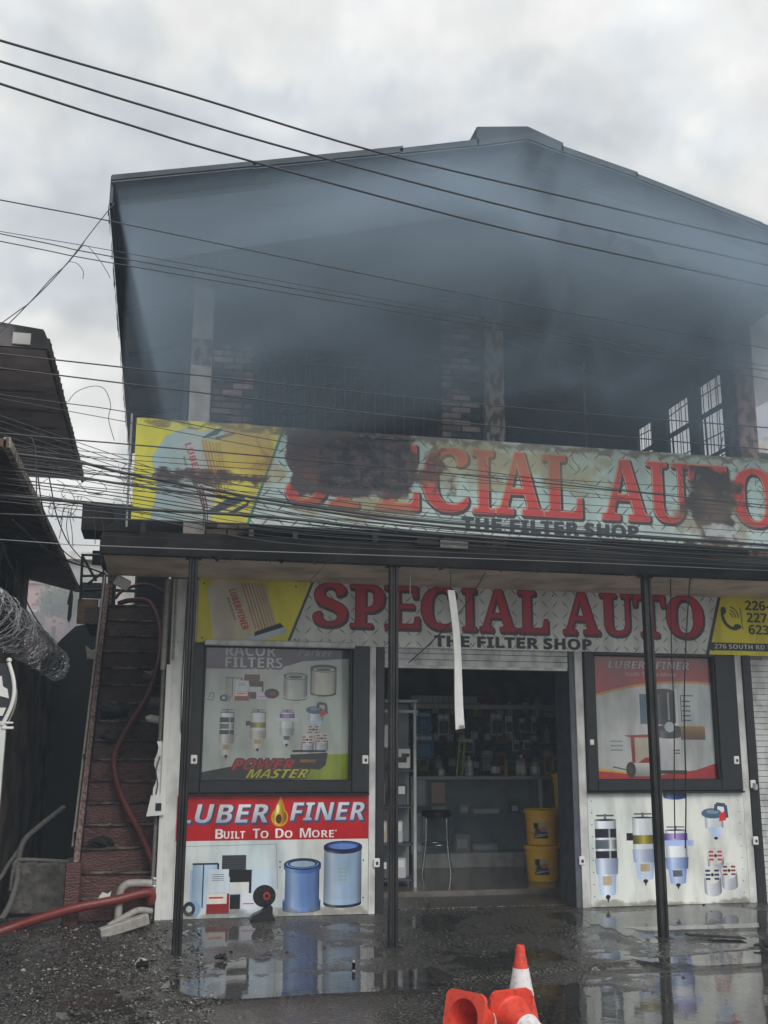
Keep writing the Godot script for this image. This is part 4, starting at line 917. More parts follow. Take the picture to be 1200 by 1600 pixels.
	obj("conduit", rod(V(0.16, 2.4, 0.012), V(0.16, 3.2, 0.012), 0.012), M.pipe, b); obj("conduit", tubem([V(0.27, 3.19, 0.012), V(0.262, 2.6, 0.012), V(0.255, 2.1, 0.02), V(0.268, 1.7, 0.012)], 0.005), M.black, b)
	var tape := S() # loose sheet hanging from the trim
	for i in 9:
		var y := 1.62 - i * 0.055; var wv := 0.03 * sin(i * 1.3)
		quad(tape, V(0.045 + wv * 0.6, y, 0.03 + 0.02 * sin(i * 0.9)), V(0.10, y, 0.01), V(0.10, y - 0.055, 0.01), V(0.045 + 0.018 * sin((i + 1) * 1.3), y - 0.055, 0.03 + 0.02 * sin((i + 1) * 0.9)))
	obj("torn_sheet", fin(tape), M.plastic, b)

func slat_profile() -> Array: # z along x here, y up
	var p := []
	for i in 9: p.append(Vector2(-0.012 + 0.02 * sin(PI * i / 8.0), -0.029 + 0.0565 * i / 8.0))
	p.append(Vector2(-0.016, 0.0275)); p.append(Vector2(-0.016, -0.029))
	var q := []
	for v in p: q.append(Vector2(-v.x, v.y))
	return q

func build_signs() -> void:
	var s := thing("upper_sign", "long fire scorched sign above the canopy, with red lettering and yellow left end", "sign")
	obj("board", box2(-0.28, 8.6, 3.53, 4.46, 1.20, 1.246), M.galv, s)
	obj("face", panel(-0.28, 8.6, 3.53, 4.46, 1.249), printed(upper_sign(), 0.45), s)
	# blistered, charred film over two letters
	var cst := SurfaceTool.new(); cst.begin(Mesh.PRIMITIVE_TRIANGLES); cst.set_smooth_group(0)
	var n := FastNoiseLite.new(); n.seed = 3; n.frequency = 6.0; n.fractal_octaves = 4
	var nx := 90; var ny := 40
	for j in ny + 1:
		for i in nx + 1:
			var u := float(i) / nx; var v := float(j) / ny
			var e := minf(minf(u, 1 - u) * 10.0, minf(v, 1 - v) * 5.0)
			var x := lerpf(1.34, 2.29, u) + n.get_noise_2d(v * 3, 7) * 0.03; var y := lerpf(3.86, 4.425, v) + n.get_noise_2d(u * 4, 3) * 0.02
			var bump := clampf(e, 0, 1) * (0.007 + 0.014 * absf(n.get_noise_2d(x * 1.6, y * 1.6)) + 0.007 * n.get_noise_2d(x * 6, y * 6))
			cst.add_vertex(V(x, y, 1.247 + bump - 0.004 * (1.0 - clampf(e, 0, 1))))
	for j in ny:
		for i in nx:
			var a := j * (nx + 1) + i; var c := a + nx + 1
			var eb := minf(minf(i, nx - i) / 14.0, minf(j, ny - j) / 9.0)
			if eb + n.get_noise_2d(i * 0.035, j * 0.05) * 1.3 < 0.22: continue
			for k in [a, c, a + 1, a + 1, c, c + 1]: cst.add_index(k)
	cst.generate_normals()
	obj("charred_film", cst.commit(), mat(0.15, 0.105, 0.105, 0.55, T.soot, V(2, 2, 2)), s)
	var cur := S()
	for i in 16: # curled torn film along the top edge
		var x := 1.75 + i * 0.034; var h0 := 0.03 + 0.03 * absf(n.get_noise_2d(x * 9, 1))
		quad(cur, V(x, 4.44, 1.252), V(x, 4.44 - h0, 1.275 + 0.02 * n.get_noise_2d(x * 14, 2)), V(x + 0.034, 4.44 - (0.03 + 0.03 * absf(n.get_noise_2d((x + 0.034) * 9, 1))), 1.275 + 0.02 * n.get_noise_2d((x + 0.034) * 14, 2)), V(x + 0.034, 4.44, 1.252))
	obj("curled_film", fin(cur), mat(0.3, 0.28, 0.27, 0.6, T.soot, V(2, 2, 2)), s)
	for x in [-0.2, 1.9, 4.0, 6.1, 8.2]: obj("bracket", box2(x, x + 0.05, 3.4, 4.4, 1.10, 1.198), M.dark, s)
	obj("rod", rod(V(-0.315, 3.46, 1.22), V(-0.325, 4.50, 1.22), 0.010), M.pipe, s)
	var t := thing("lower_sign", "long unburnt sign under the canopy, red lettering on grey and yellow phone end", "sign")
	obj("board", box2(0.38, 8.6, 2.57, 3.215, 0.002, 0.026), M.galv, t)
	obj("face", panel(0.38, 8.6, 2.57, 3.215, 0.0285), printed(lower_sign(), 0.4), t)
	for i in 14: obj("screw", lathem([Vector2(0.0, 0.004), Vector2(0.008, 0.003), Vector2(0.009, 0.0)], Transform3D(Basis(Vector3.RIGHT, PI / 2), V(0.43 + (i / 2) * 0.92, 2.62 if i % 2 else 3.16, 0.0286)), 8), M.black, t)
	for q in [["window_poster", "poster of many filters and a green battery banner behind the left display window", "poster", punch(left_poster(), 1.25, 1.35), 0.482, 1.918, 1.257, 2.533, -0.034, 0.35],
		["window_poster", "red and white poster of a can, carton and roll behind the right display window", "poster", punch(right_poster(), 1.3, 1.6), 4.562, 5.928, 1.257, 2.533, -0.034, 0.35],
		["printed_panel", "red topped white panel with golden drop and blue filters below the left window", "panel", punch(left_panel(), 1.15, 1.15), 0.262, 2.12, 0.0, 1.112, 0.012, 0.3],
		["printed_panel", "white panel printed with tall fuel filters and three round cartridges below the right window", "panel", punch(right_panel(), 1.25, 1.3), 4.428, 6.2, 0.0, 1.112, 0.012, 0.3]]:
		var o := thing(q[0], q[1], q[2])
		obj("sheet", box2(q[4], q[5], q[6], q[7], q[8] - 0.01, q[8] - 0.0015, 0.0), M.paper, o)
		obj("print", panel(q[4], q[5], q[6], q[7], q[8]), printed(q[3], q[9]), o)

func post(x: float, label: String) -> void:
	var p := thing("canopy_post", label, "post", V(x, -0.1, 1.2), "black steel posts holding up the canopy")
	obj("shaft", box2(-0.04, -0.012, -0.03, 3.30, -0.04, 0.04, 0.006), M.poststeel, p); obj("shaft", box2(0.012, 0.04, -0.03, 3.30, -0.04, 0.04, 0.006), M.poststeel, p)
	obj("web", box2(-0.0118, 0.0118, -0.03, 3.30, -0.034, 0.026), M.poststeel, p)
	obj("base_plate", box2(-0.08, 0.08, -0.02, 0.006, -0.08, 0.08), M.poststeel, p); obj("cap_plate", box2(-0.07, 0.07, 3.301, 3.306, -0.07, 0.02, 0.0), M.poststeel, p)

# ------------------------------------------------------------------ inside the shop
const FY := 0.06
func bottle(at: Vector3, h: float, r: float, m: Material, cap: Material, label: String, lm: Material = null) -> void:
	var o := thing("bottle", label, "bottle", at, "bottles along the shop counter")
	obj("body", lathem([Vector2(0, 0), Vector2(r * 0.9, 0), Vector2(r, 0.01), Vector2(r, h * 0.62), Vector2(r * 0.9, h * 0.7), Vector2(r * 0.35, h * 0.84), Vector2(r * 0.33, h * 0.9), Vector2(0, h * 0.9)], Transform3D(), 16), m, o)
	obj("cap", lathem([Vector2(r * 0.42, h * 0.88), Vector2(r * 0.42, h), Vector2(0, h)], Transform3D(), 12), cap, o)
	if lm: obj("label", lathem([Vector2(r * 1.012, h * 0.15), Vector2(r * 1.012, h * 0.5)], Transform3D(), 16), lm, o)
func pail(at: Vector3, label: String, turn: float, pm: Material) -> void:
	var o := thing("pail", label, "pail", at, "yellow pails stacked inside the shop door")
	o.rotation.y = turn
	obj("body", lathem([Vector2(0, 0.002), Vector2(0.165, 0.002), Vector2(0.168, 0.02), Vector2(0.185, 0.30), Vector2(0.196, 0.302), Vector2(0.196, 0.32), Vector2(0.187, 0.322), Vector2(0.19, 0.355)], Transform3D(), 36), M.yellow, o)
	obj("lid", lathem([Vector2(0.2, 0.35), Vector2(0.205, 0.352), Vector2(0.207, 0.392), Vector2(0.19, 0.40), Vector2(0.186, 0.388), Vector2(0, 0.388)], Transform3D(), 36), M.yellow, o)
	var st := S()
	for i in 8:
		var a0 := -0.5 + i / 8.0; var a1 := a0 + 0.125
		var rr := func(y: float) -> float: return 0.1695 + (y - 0.02) * 0.0607
		var p := []
		for e in [[a0, 0.08], [a0, 0.26], [a1, 0.26], [a1, 0.08]]: p.append(V(sin(e[0]) * (rr.call(e[1]) + 0.001), e[1], cos(e[0]) * (rr.call(e[1]) + 0.001)))
		for k in [0, 1, 2, 0, 2, 3]:
			st.set_uv(Vector2((i + (1 if k > 1 else 0)) / 8.0, 0.0 if k == 1 or k == 2 else 1.0)); st.add_vertex(p[k])
	obj("label", fin(st), pm, o)
	obj("handle", tubem([V(-0.2, 0.29, 0.0), V(-0.17, 0.17, 0.13), V(0, 0.125, 0.2), V(0.17, 0.17, 0.13), V(0.2, 0.29, 0)], 0.003, 5, 5), M.galv, o)

func build_interior() -> void:
	var r := thing("shop_interior", "dark shop room behind the raised roller door with wet floor and grey walls", "room")
	obj("floor", box2(2.0, 6.3, -0.2, FY, -4.9, -0.98), M.shopfloor, r)
	obj("threshold", box2(2.28, 4.274, -0.2, 0.004, -0.979, -0.2, 0.0), mat(0.34, 0.32, 0.29, 0.3, T.gravel, V(0.55, 0.55, 0.55), T.gravel, 1.0), r)
	obj("back_wall", box2(2.0, 6.3, FY, 2.95, -4.9, -4.75), M.interior, r); obj("ceiling", box2(2.0, 6.3, 2.95, 3.1, -4.9, -0.2), M.interior, r)
	obj("side_wall", box2(1.9, 2.02, FY, 2.95, -4.75, -0.2), M.interior, r); obj("side_wall", box2(6.2, 6.3, FY, 2.95, -4.75, -0.2), M.interior, r)
	obj("side_wall", box2(5.22, 5.3, FY, 2.95, -2.1, -0.43), M.jamb, r)
	var c := thing("shop_counter", "long glass fronted shop counter with pale top edge and white plinth", "counter")
	obj("top", box2(3.27, 5.5, 1.155, 1.20, -3.55, -2.98), M.pale, c); obj("plinth", box2(3.3, 5.5, FY, 0.24, -3.5, -3.0), M.white, c)
	obj("post", box2(3.285, 3.325, 0.24, 1.155, -3.04, -3.0), M.whitemetal, c); obj("post", box2(5.02, 5.07, 0.24, 1.155, -3.04, -3.0), M.whitemetal, c)
	obj("shelf", box2(3.33, 5.5, 0.70, 0.715, -3.45, -3.06), M.interior, c); obj("back_panel", box2(3.3, 5.5, 0.24, 1.15, -3.55, -3.5), M.interior, c)
	obj("glass_front", box2(3.326, 5.019, 0.245, 1.15, -3.026, -3.02, 0.0), glass(Color(0.7, 0.8, 0.85), 0.12), c)
	var sec := thing("security_screen", "metal mesh screen over the counter with pale perforated beam along its top", "screen")
	obj("beam", box2(3.27, 5.6, 2.06, 2.12, -3.1, -2.96), M.pale, sec)
	obj("grid_panel", box2(3.29, 4.2, 2.125, 2.23, -3.06, -3.03), M.pale, sec)
	for i in 13: obj("grid_line", box2(3.30 + i * 0.072, 3.304 + i * 0.072, 2.126, 2.229, -3.029, -3.026, 0.0), M.jamb, sec)
	for i in 26: obj("bar", rod(V(3.33 + i * 0.08, 1.2, -3.02), V(3.33 + i * 0.08, 2.06, -3.02), 0.0035, 4), M.jamb, sec)
	for y in [1.42, 1.63, 1.84]: obj("bar", rod(V(3.3, y, -3.02), V(5.5, y, -3.02), 0.0035, 4), M.jamb, sec)
	var blue := mat(0.03, 0.18, 0.36, 0.3); var tan_m := mat(0.6, 0.53, 0.42, 0.5); var grey := mat(0.58, 0.6, 0.62, 0.4); var lime := mat(0.6, 0.62, 0.06, 0.5); var ochre := mat(0.5, 0.36, 0.1, 0.6); var wh := mat(0.85, 0.86, 0.86, 0.4)
	# hanging packets behind the screen
	var k := 0
	for p in [[3.36, 3.60, 1.76, 2.03, blue, "blue blister pack hanging at the left end of the shop screen, upper one"], [3.36, 3.64, 1.40, 1.74, blue, "large blue blister pack hanging at the left end of the shop screen, lower one"], [3.70, 3.86, 1.72, 2.0, tan_m, "tan packet hanging right of the blue blister packs"], [3.93, 4.02, 1.76, 2.0, grey, "narrow grey packet hanging behind the white strip"], [4.42, 4.60, 1.72, 2.02, tan_m, "wide tan packet hanging in the middle of the shop screen"], [4.64, 4.74, 1.75, 1.98, wh, "white packet hanging right of the wide tan packet"], [4.82, 4.91, 1.78, 1.95, grey, "small grey packet hanging near the right of the screen"], [5.0, 5.08, 1.75, 1.98, grey, "narrow grey packet hanging last on the right of the screen"], [3.98, 4.2, 1.50, 1.68, grey, "grey carded part hanging just below the white strip"], [4.72, 4.82, 1.52, 1.66, wh, "pale star shaped part on a card, middle of the screen"], [4.88, 4.98, 1.54, 1.66, wh, "pale carded part right of the middle of the screen"]]:
		var o := thing("hanging_packet", p[5], "packet", V((p[0] + p[1]) / 2, p[2], -3.16 - 0.02 * (k % 3)), "packets hanging behind the counter screen"); k += 1
		var w: float = p[1] - p[0]; var h: float = p[3] - p[2]
		obj("card", box2(-w / 2, w / 2, 0, h, -0.004, 0.0, 0.0), p[4], o); obj("blister", box2(-w * 0.38, w * 0.38, h * 0.08, h * 0.66, 0.0005, 0.03, 0.012), p[4] if k < 3 else M.jamb, o)
		obj("header_strip", box2(-w * 0.4, w * 0.4, h * 0.76, h * 0.9, 0.0005, 0.003, 0.0), wh if k > 2 else grey, o)
	for i in 2:
		var y := tag(obj("yellow_rod", rod(V(3.93 + i * 0.07, 1.2, -3.12), V(3.97 + i * 0.07, 1.62, -3.12), 0.014), lime), ["yellow green rod standing on the counter, left of the pair", "yellow green rod standing on the counter, right of the pair"][i], "rod", "pair of yellow rods on the counter")
	bottle(V(3.72, 1.2, -3.12), 0.11, 0.05, wh, wh, "short white bottle alone at the left of the counter")
	bottle(V(4.10, 1.2, -3.12), 0.25, 0.055, wh, wh, "white bottle with pointed neck right of the yellow rods", grey)
	bottle(V(4.46, 1.2, -3.12), 0.24, 0.065, M.jamb, M.black, "dark bottle with white label in the middle of the counter", wh)
	bottle(V(4.62, 1.2, -3.14), 0.22, 0.03, ochre, lime, "slim amber bottle beside the dark bottle")
	bottle(V(4.82, 1.2, -3.12), 0.27, 0.075, grey, wh, "tall grey bottle with ribbed label right of the slim amber one", wh)
	bottle(V(5.02, 1.2, -3.12), 0.24, 0.07, tan_m, M.red, "tan bottle with red cap next to the ochre cartons", wh)
	for b in [[5.13, 5.22, 0.33, ochre, "tall ochre carton standing on the counter"], [5.23, 5.47, 0.27, ochre, "wide brown carton at the right end of the counter"]]:
		var o := thing("carton", b[4], "carton", V((b[0] + b[1]) / 2, 1.2, -3.15), "cartons on the counter")
		var w: float = b[1] - b[0]
		obj("box", box2(-w / 2, w / 2, 0, b[2], -0.08, 0.08), b[3], o); obj("label", box2(-w * 0.36, w * 0.36, 0.05, b[2] * 0.75, 0.0805, 0.082, 0.0), M.jamb, o)
	tag(obj("notice", box2(3.56, 3.74, 0.86, 1.12, -3.018, -3.014, 0.0), mat(0.5, 0.36, 0.33, 0.6)), "pinkish printed notice stuck on the counter glass above the stool", "notice")
	k = 0
	for p in [[3.42, 0.24, 0.16, 0.12, grey, "grey box on the lower counter shelf behind the stool"], [4.02, 0.24, 0.2, 0.22, tan_m, "tan boxed part in the middle of the lower counter shelf"], [4.32, 0.24, 0.34, 0.10, grey, "flat grey tray on the lower counter shelf"], [4.05, 0.715, 0.12, 0.12, tan_m, "small brown part on the upper counter shelf"], [4.35, 0.715, 0.36, 0.06, wh, "white papers lying on the upper counter shelf"], [3.70, 0.715, 0.2, 0.1, tan_m, "pale box on the upper counter shelf behind the stool"], [4.75, 0.715, 0.12, 0.14, M.jamb, "dark box at the right of the upper counter shelf"]]:
		var o := thing("shelf_box", p[5], "box", V(p[0], p[1], -3.25), "stock inside the glass counter")
		obj("box", box2(-p[2] / 2, p[2] / 2, 0, p[3], -0.07, 0.07), p[4], o); obj("flap", box2(-p[2] * 0.4, p[2] * 0.3, p[3] * 0.2, p[3] * 0.7, 0.0705, 0.073, 0.0), wh, o)
	# crowded shelves behind the screen
	for y in [1.24, 1.62, 1.98]: obj("wall_shelf", box2(3.0, 6.1, y - 0.025, y, -4.2, -3.95), M.jamb, r)
	var tones := [wh, grey, tan_m, lime, blue, ochre, M.red, M.jamb, wh, grey]; var said := ["white", "grey", "tan", "lime", "blue", "ochre", "red", "dark"]
	var ords := ["first", "second", "third", "fourth", "fifth", "sixth", "seventh", "eighth", "ninth", "tenth", "eleventh", "twelfth"]
	for row in 3:
		for i in 12:
			var x := 3.72 + i * 0.185 + rng.randf_range(-0.03, 0.03); var tn := rng.randi() % 8; var y: float = [1.24, 1.62, 1.98][row]
			var place: String = "%s from the left on the %s wall shelf behind the counter" % [ords[i], ["lower", "middle", "upper"][row]]
			if rng.randf() < 0.55: bottle(V(x, y, -4.03), rng.randf_range(0.18, 0.3), rng.randf_range(0.04, 0.065), tones[tn], tones[(tn + 3) % 8], said[tn] + " bottle, " + place, wh)
			else:
				var o := thing("carton", said[tn] + " carton, " + place, "carton", V(x, y, -4.05), "cartons on the wall shelves"); var h := rng.randf_range(0.14, 0.3)
				obj("box", box2(-0.075, 0.075, 0, h, -0.05, 0.05), tones[tn], o); obj("label", box2(-0.05, 0.05, h * 0.3, h * 0.8, 0.0505, 0.052, 0.0), tones[(tn + 1) % 8], o)
	# stool
	var s := thing("bar_stool", "chrome bar stool with round dark seat in front of the counter", "stool", V(3.5, FY, -2.55))
	obj("seat", lathem([Vector2(0, 0.66), Vector2(0.17, 0.665), Vector2(0.185, 0.68), Vector2(0.185, 0.725), Vector2(0.17, 0.745), Vector2(0, 0.75)], Transform3D(), 32), M.black, s)
	for i in 4:
		var a := PI / 4 + i * PI / 2 + 0.3; var d := V(cos(a), 0, sin(a))
		obj("leg", tubem([d * 0.05 + V(0, 0.655, 0), d * 0.15 + V(0, 0.655, 0), d * 0.18 + V(0, 0.61, 0), d * 0.185 + V(0, 0.4, 0), d * 0.21 + V(0, 0.2, 0), d * 0.25 + V(0, 0.0, 0)], 0.011, 5, 8), M.steel, s)
	var ring := PackedVector3Array()
	for i in 33: ring.append(V(cos(TAU * i / 32) * 0.19, 0.34, sin(TAU * i / 32) * 0.19))
	var rst := S(); tube(rst, ring, 0.009, 0.009, 8, false); obj("foot_ring", fin(rst), M.steel, s)
	# pails
	var pm := printed(pail_print(), 0.4)
	pail(V(4.52, FY, -1.62), "yellow pail at the bottom of the front stack inside the door", -0.35, pm)
	pail(V(4.525, FY + 0.402, -1.62), "yellow pail on top of the front stack inside the door", -0.4, pm)
	pail(V(4.955, FY, -1.80), "yellow pail at the bottom of the rear stack beside the door reveal", 0.9, pm)
	pail(V(4.955, FY + 0.402, -1.80), "yellow pail in the middle of the rear stack beside the door reveal", 1.2, pm)
	pail(V(4.955, FY + 0.804, -1.80), "yellow pail on top of the tall rear stack beside the door reveal", 0.7, pm)
	# glass cabinet at the left of the doorway
	var g := thing("display_cabinet", "narrow white framed glass cabinet just inside the left of the doorway", "cabinet", V(0, 0, -1.3))
	for x in [2.42, 2.90]: obj("upright", box2(x, x + 0.035, 0.0, 2.06, -0.03, 0.0), M.whitemetal, g)
	obj("rail", box2(2.30, 2.955, 2.07, 2.10, -0.3, 0.0), M.whitemetal, g); obj("rail", box2(2.30, 2.955, 1.95, 1.985, -0.03, 0.001), M.whitemetal, g)
	for y in [0.12, 0.5, 0.9, 1.3]: obj("shelf", box2(2.30, 2.93, y, y + 0.02, -0.34, -0.031), M.jamb, g)
	obj("back", box2(2.30, 2.93, 0.0, 2.06, -0.38, -0.345), M.interior, g)
	obj("sticker", box2(2.44, 2.56, 1.34, 1.55, 0.0015, 0.003, 0.0), M.paper, g)
	var stk: Node3D = g.get_node("sticker")
	obj("stripe", box2(2.45, 2.54, 1.47, 1.535, 0.0035, 0.0045, 0.0), M.red, stk); obj("stripe", box2(2.45, 2.52, 1.42, 1.455, 0.0035, 0.0045, 0.0), M.red, stk)
	var st2 := obj("sticker", box2(2.68, 2.86, 1.34, 1.55, 0.0015, 0.003, 0.0), M.paper, g)
	obj("stripe", box2(2.70, 2.82, 1.40, 1.46, 0.0035, 0.0045, 0.0, ), M.black, st2); obj("stripe", box2(2.76, 2.85, 1.46, 1.50, 0.0035, 0.0045, 0.0), M.black, st2)
	k = 0
	for p in [[2.52, 0.92, 0.14, 0.26, grey, "grey machine part on the upper cabinet shelf, left"], [2.76, 0.92, 0.18, 0.24, M.jamb, "dark grey machine part on the upper cabinet shelf, right"], [2.54, 0.52, 0.16, 0.24, tan_m, "brown and white carton on the middle cabinet shelf"], [2.76, 0.52, 0.08, 0.24, grey, "narrow pale carton on the middle cabinet shelf"], [2.55, 0.14, 0.18, 0.2, M.jamb, "dark carton on the bottom cabinet shelf, left"], [2.76, 0.14, 0.16, 0.22, grey, "grey can on the bottom cabinet shelf, right"], [2.62, 1.56, 0.1, 0.26, wh, "framed card standing in the top of the cabinet"]]:
		var o := thing("cabinet_item", p[5], "box", V(p[0], p[1], -1.46), "stock in the narrow cabinet")
		obj("box", box2(-p[2] / 2, p[2] / 2, 0, p[3], -0.06, 0.06, 0.012), p[4], o); obj("label", box2(-p[2] * 0.35, p[2] * 0.35, p[3] * 0.55, p[3] * 0.9, 0.0605, 0.063, 0.0), wh, o)

# ------------------------------------------------------------------ left side: stair, hoses, neighbours
func build_left() -> void:
	var s := thing("outside_stair", "steep dark red outside stair climbing the left side of the shop building", "stairs")
	for i in 16:
		var z := -0.05 - i * 0.185; var y := (i + 1) * 0.205
		var st := S(); bx(st, V(-0.25, y - 0.1025 - 0.004, z - 0.35), V(0.72, 0.197, 0.7), 0.0)
		var sp := obj("step", fin(st), M.stairred if i < 7 else M.stairdark, s)
		obj("nosing", box(V(-0.25, y - 0.012, z + 0.006 - 0.1), V(0.725, 0.026, 0.24), 0.008, Basis.from_euler(V(rng.randfn() * 0.012, 0, rng.randfn() * 0.014))), M.nosing, sp)
	var dir := V(0, 0.205, -0.185).normalized(); var bs := Basis(V(1, 0, 0), dir, V(1, 0, 0).cross(dir))
	obj("stringer", box(V(-0.645, 1.86, -1.55), V(0.06, 4.3, 0.16), 0.006, bs), M.stairdark, s)
	obj("stringer_edge", box(V(-0.64, 1.98, -1.47), V(0.055, 4.2, 0.03), 0.006, bs), M.peelred, s)
	obj("rail", rod(V(-0.70, 0.62, -0.45), V(-0.69, 3.80, -3.15), 0.014), M.pipe, s)
	obj("newel", box2(-0.72, -0.58, -0.06, 0.52, -0.06, 0.06, 0.01), M.stairred, s)
	obj("landing", box2(-0.9, 0.11, 3.05, 3.27, -4.6, -3.05), M.stairdark, s)
	for i in 5:
		obj("rail_post", rod(V(-0.66, 0.4 + i * 0.72, -0.35 - i * 0.65), V(-0.69, 0.75 + i * 0.735, -0.5 - i * 0.65), 0.012), M.rust, s)
	# burnt litter on the steps
	var lit := ["grey crumpled plastic sheet caught on the upper right steps", "black melted bag lying on the middle steps", "second black melted bag lower on the middle steps", "pale torn rag on the right of the upper steps", "clump of burnt twigs on the lower steps"]
	var lp := [V(0.0, 2.35, -1.98), V(-0.42, 1.95, -1.62), V(-0.42, 1.65, -1.38), V(-0.02, 2.05, -1.72), V(-0.42, 0.66, -0.42)]
	for i in 5:
		var n := FastNoiseLite.new(); n.seed = 50 + i; n.frequency = 1.1
		var st := SurfaceTool.new(); st.begin(Mesh.PRIMITIVE_TRIANGLES); st.set_smooth_group(-1 if i == 4 else 0)
		var rr := [0.11, 0.13, 0.12, 0.1, 0.09]
		for a in 14:
			for e in 8:
				var q := []
				for uv in [[a, e], [a, e + 1], [a + 1, e + 1], [a + 1, e]]:
					var th: float = TAU * (uv[0] % 14) / 14.0; var ph: float = PI * uv[1] / 8.0
					var d := V(sin(ph) * cos(th), cos(ph), sin(ph) * sin(th)); var f: float = rr[i] * (1.0 + 0.9 * n.get_noise_3dv(d * 2.4))
					q.append((d * f + V(n.get_noise_3dv(d * 9.0), n.get_noise_3dv(d * 9.0 + V(5, 5, 5)), 0) * 0.05) * V(1.2, 0.6, 0.6))
				quad(st, q[3], q[2], q[1], q[0])
		st.generate_normals()
		tag(obj("burnt_litter", st.commit(), [mat(0.2, 0.21, 0.22, 0.4), M.tarp, M.tarp, mat(0.2, 0.2, 0.21, 0.5), M.char][i], null, lp[i]), lit[i], "litter")
	var fl0 := S()
	for i in 420:
		var k0 := rng.randi() % 16; var p := V(rng.randf_range(-0.58, 0.08), (k0 + 1) * 0.205 + 0.004, -0.05 - k0 * 0.185 - rng.randf_range(-0.1, 0.06)); var u := V(rng.randfn(), rng.randfn() * 0.4, rng.randfn()).normalized() * rng.randf_range(0.008, 0.035); var w := u.cross(Vector3.UP).normalized() * rng.randf_range(0.006, 0.018) + V(0, rng.randf() * 0.015, 0)
		tri(fl0, p - u, p + w, p + u)
	var fo := obj("burnt_flakes", fin(fl0), mat(0.26, 0.25, 0.24, 0.5, T.soot, V(3, 3, 3)), s); fo.set_meta("kind", "stuff")
	# at the stair head
	var g := thing("stair_gate", "black steel gate frame with bent bars at the head of the stair", "gate")
	for p in [[V(-0.98, 3.38, -3.2), V(-0.99, 3.96, -3.2)], [V(-0.995, 3.95, -3.2), V(-0.70, 3.96, -3.2)], [V(-0.71, 3.3, -3.2), V(-0.71, 4.0, -3.2)], [V(-0.98, 3.92, -3.2), V(-0.80, 3.62, -3.2)], [V(-0.97, 3.68, -3.2), V(-0.60, 3.70, -3.2)], [V(-0.9, 3.58, -3.2), V(-0.72, 3.74, -3.2)], [V(-0.95, 3.5, -3.2), V(-0.72, 3.52, -3.2)]]: obj("bar", rod(p[0], p[1], 0.017, 6), M.black, g)
	obj("panel", box2(-0.98, -0.73, 3.40, 3.60, -3.24, -3.21), M.tarp, g)
	tag(obj("wooden_board", box2(-1.01, -0.76, 3.07, 3.385, -3.24, -3.20), M.timber), "brown wooden board below the black gate at the stair head", "board")
	tag(obj("hanging_cloth", prismm([Vector2(-1.10, 3.58), Vector2(-1.07, 3.42), Vector2(-1.075, 3.15), Vector2(-1.10, 3.08), Vector2(-1.125, 3.12), Vector2(-1.12, 3.3), Vector2(-1.14, 3.32)], -3.22, -3.2), M.tarp), "black cloth hanging left of the gate at the stair head", "cloth")
	tag(obj("cloth_hook", tubem([V(-0.98, 3.5, -3.2), V(-1.03, 3.58, -3.2), V(-1.08, 3.6, -3.2), V(-1.10, 3.56, -3.2)], 0.008), M.black), "bent black hook holding the cloth beside the gate", "hook")
	var fr := thing("upper_doorway", "dark framed doorway at the head of the stair, pale sky in its left half", "doorway")
	obj("door_leaf", box2(-0.31, 0.11, 3.27, 4.1, -3.75, -3.68), M.tarp, fr)
	for p in [[-0.62, -0.57, 3.1, 3.9], [-0.33, -0.312, 3.1, 3.9]]: obj("jamb", box2(p[0], p[1], p[2], p[3], -3.74, -3.69), M.black, fr)
	obj("crossbar", box2(-0.57, -0.33, 3.56, 3.60, -3.73, -3.70), M.black, fr); obj("weathered_board", box2(-0.66, -0.60, 3.0, 3.72, -3.3, -3.25), M.peelred, fr)
	obj("lintel", box2(-0.9, 0.12, 3.92, 4.1, -3.78, -3.68), M.char, fr)
	var fl := thing("flood_lamp", "white flood lamp under the canopy corner beside the stair", "lamp", V(-0.36, 3.12, 0.15))
	obj("housing", box(Vector3.ZERO, V(0.15, 0.10, 0.05), 0.01, Basis.from_euler(V(0.5, 0, -0.5))), M.plastic, fl); obj("bracket", rod(V(0, 0.0, 0), V(-0.08, 0.09, -0.04), 0.012), M.pipe, fl)
	var mb := thing("meter_box", "white junction box with black window on the shop corner beside the stair", "box", V(0.06, 1.03, 0.05))
	obj("case", prismm([Vector2(-0.08, -0.10), Vector2(-0.045, 0.09), Vector2(0.06, 0.10), Vector2(0.08, -0.09)], -0.04, 0.03), M.plastic, mb)
	obj("window", box2(0.0, 0.055, -0.05, 0.02, 0.031, 0.036), M.black, mb); obj("cable_tail", tubem([V(0.0, 0.1, 0), V(0.01, 0.2, 0.01), V(-0.01, 0.32, 0), V(0.02, 0.45, 0)], 0.007), M.jamb, mb)
	tag(obj("white_bottle", lathem([Vector2(0, 0), Vector2(0.04, 0), Vector2(0.04, 0.12), Vector2(0.015, 0.16), Vector2(0, 0.16)], Transform3D(Basis(V(0, 0, 1), 1.4), V(0.08, 1.83, -0.7)), 14), M.plastic), "white fitting sticking out of the stair side wall", "fitting")
	# hoses and pipes
	var fh := thing("fire_hose", "thick red fire hose lying from the left edge to the foot of the stair", "hose")
	obj("jacket", tubem([V(-3.0, -0.05, 1.4), V(-1.79, -0.19, 0.50), V(-1.22, -0.02, 0.25), V(-0.91, 0.07, 0.20), V(-0.59, 0.15, 0.18), V(-0.26, 0.20, 0.14), V(0.04, 0.25, 0.06), V(0.06, 0.16, 0.03), V(0.085, 0.3, -0.02)], 0.043, 8, 14), M.hose, fh)
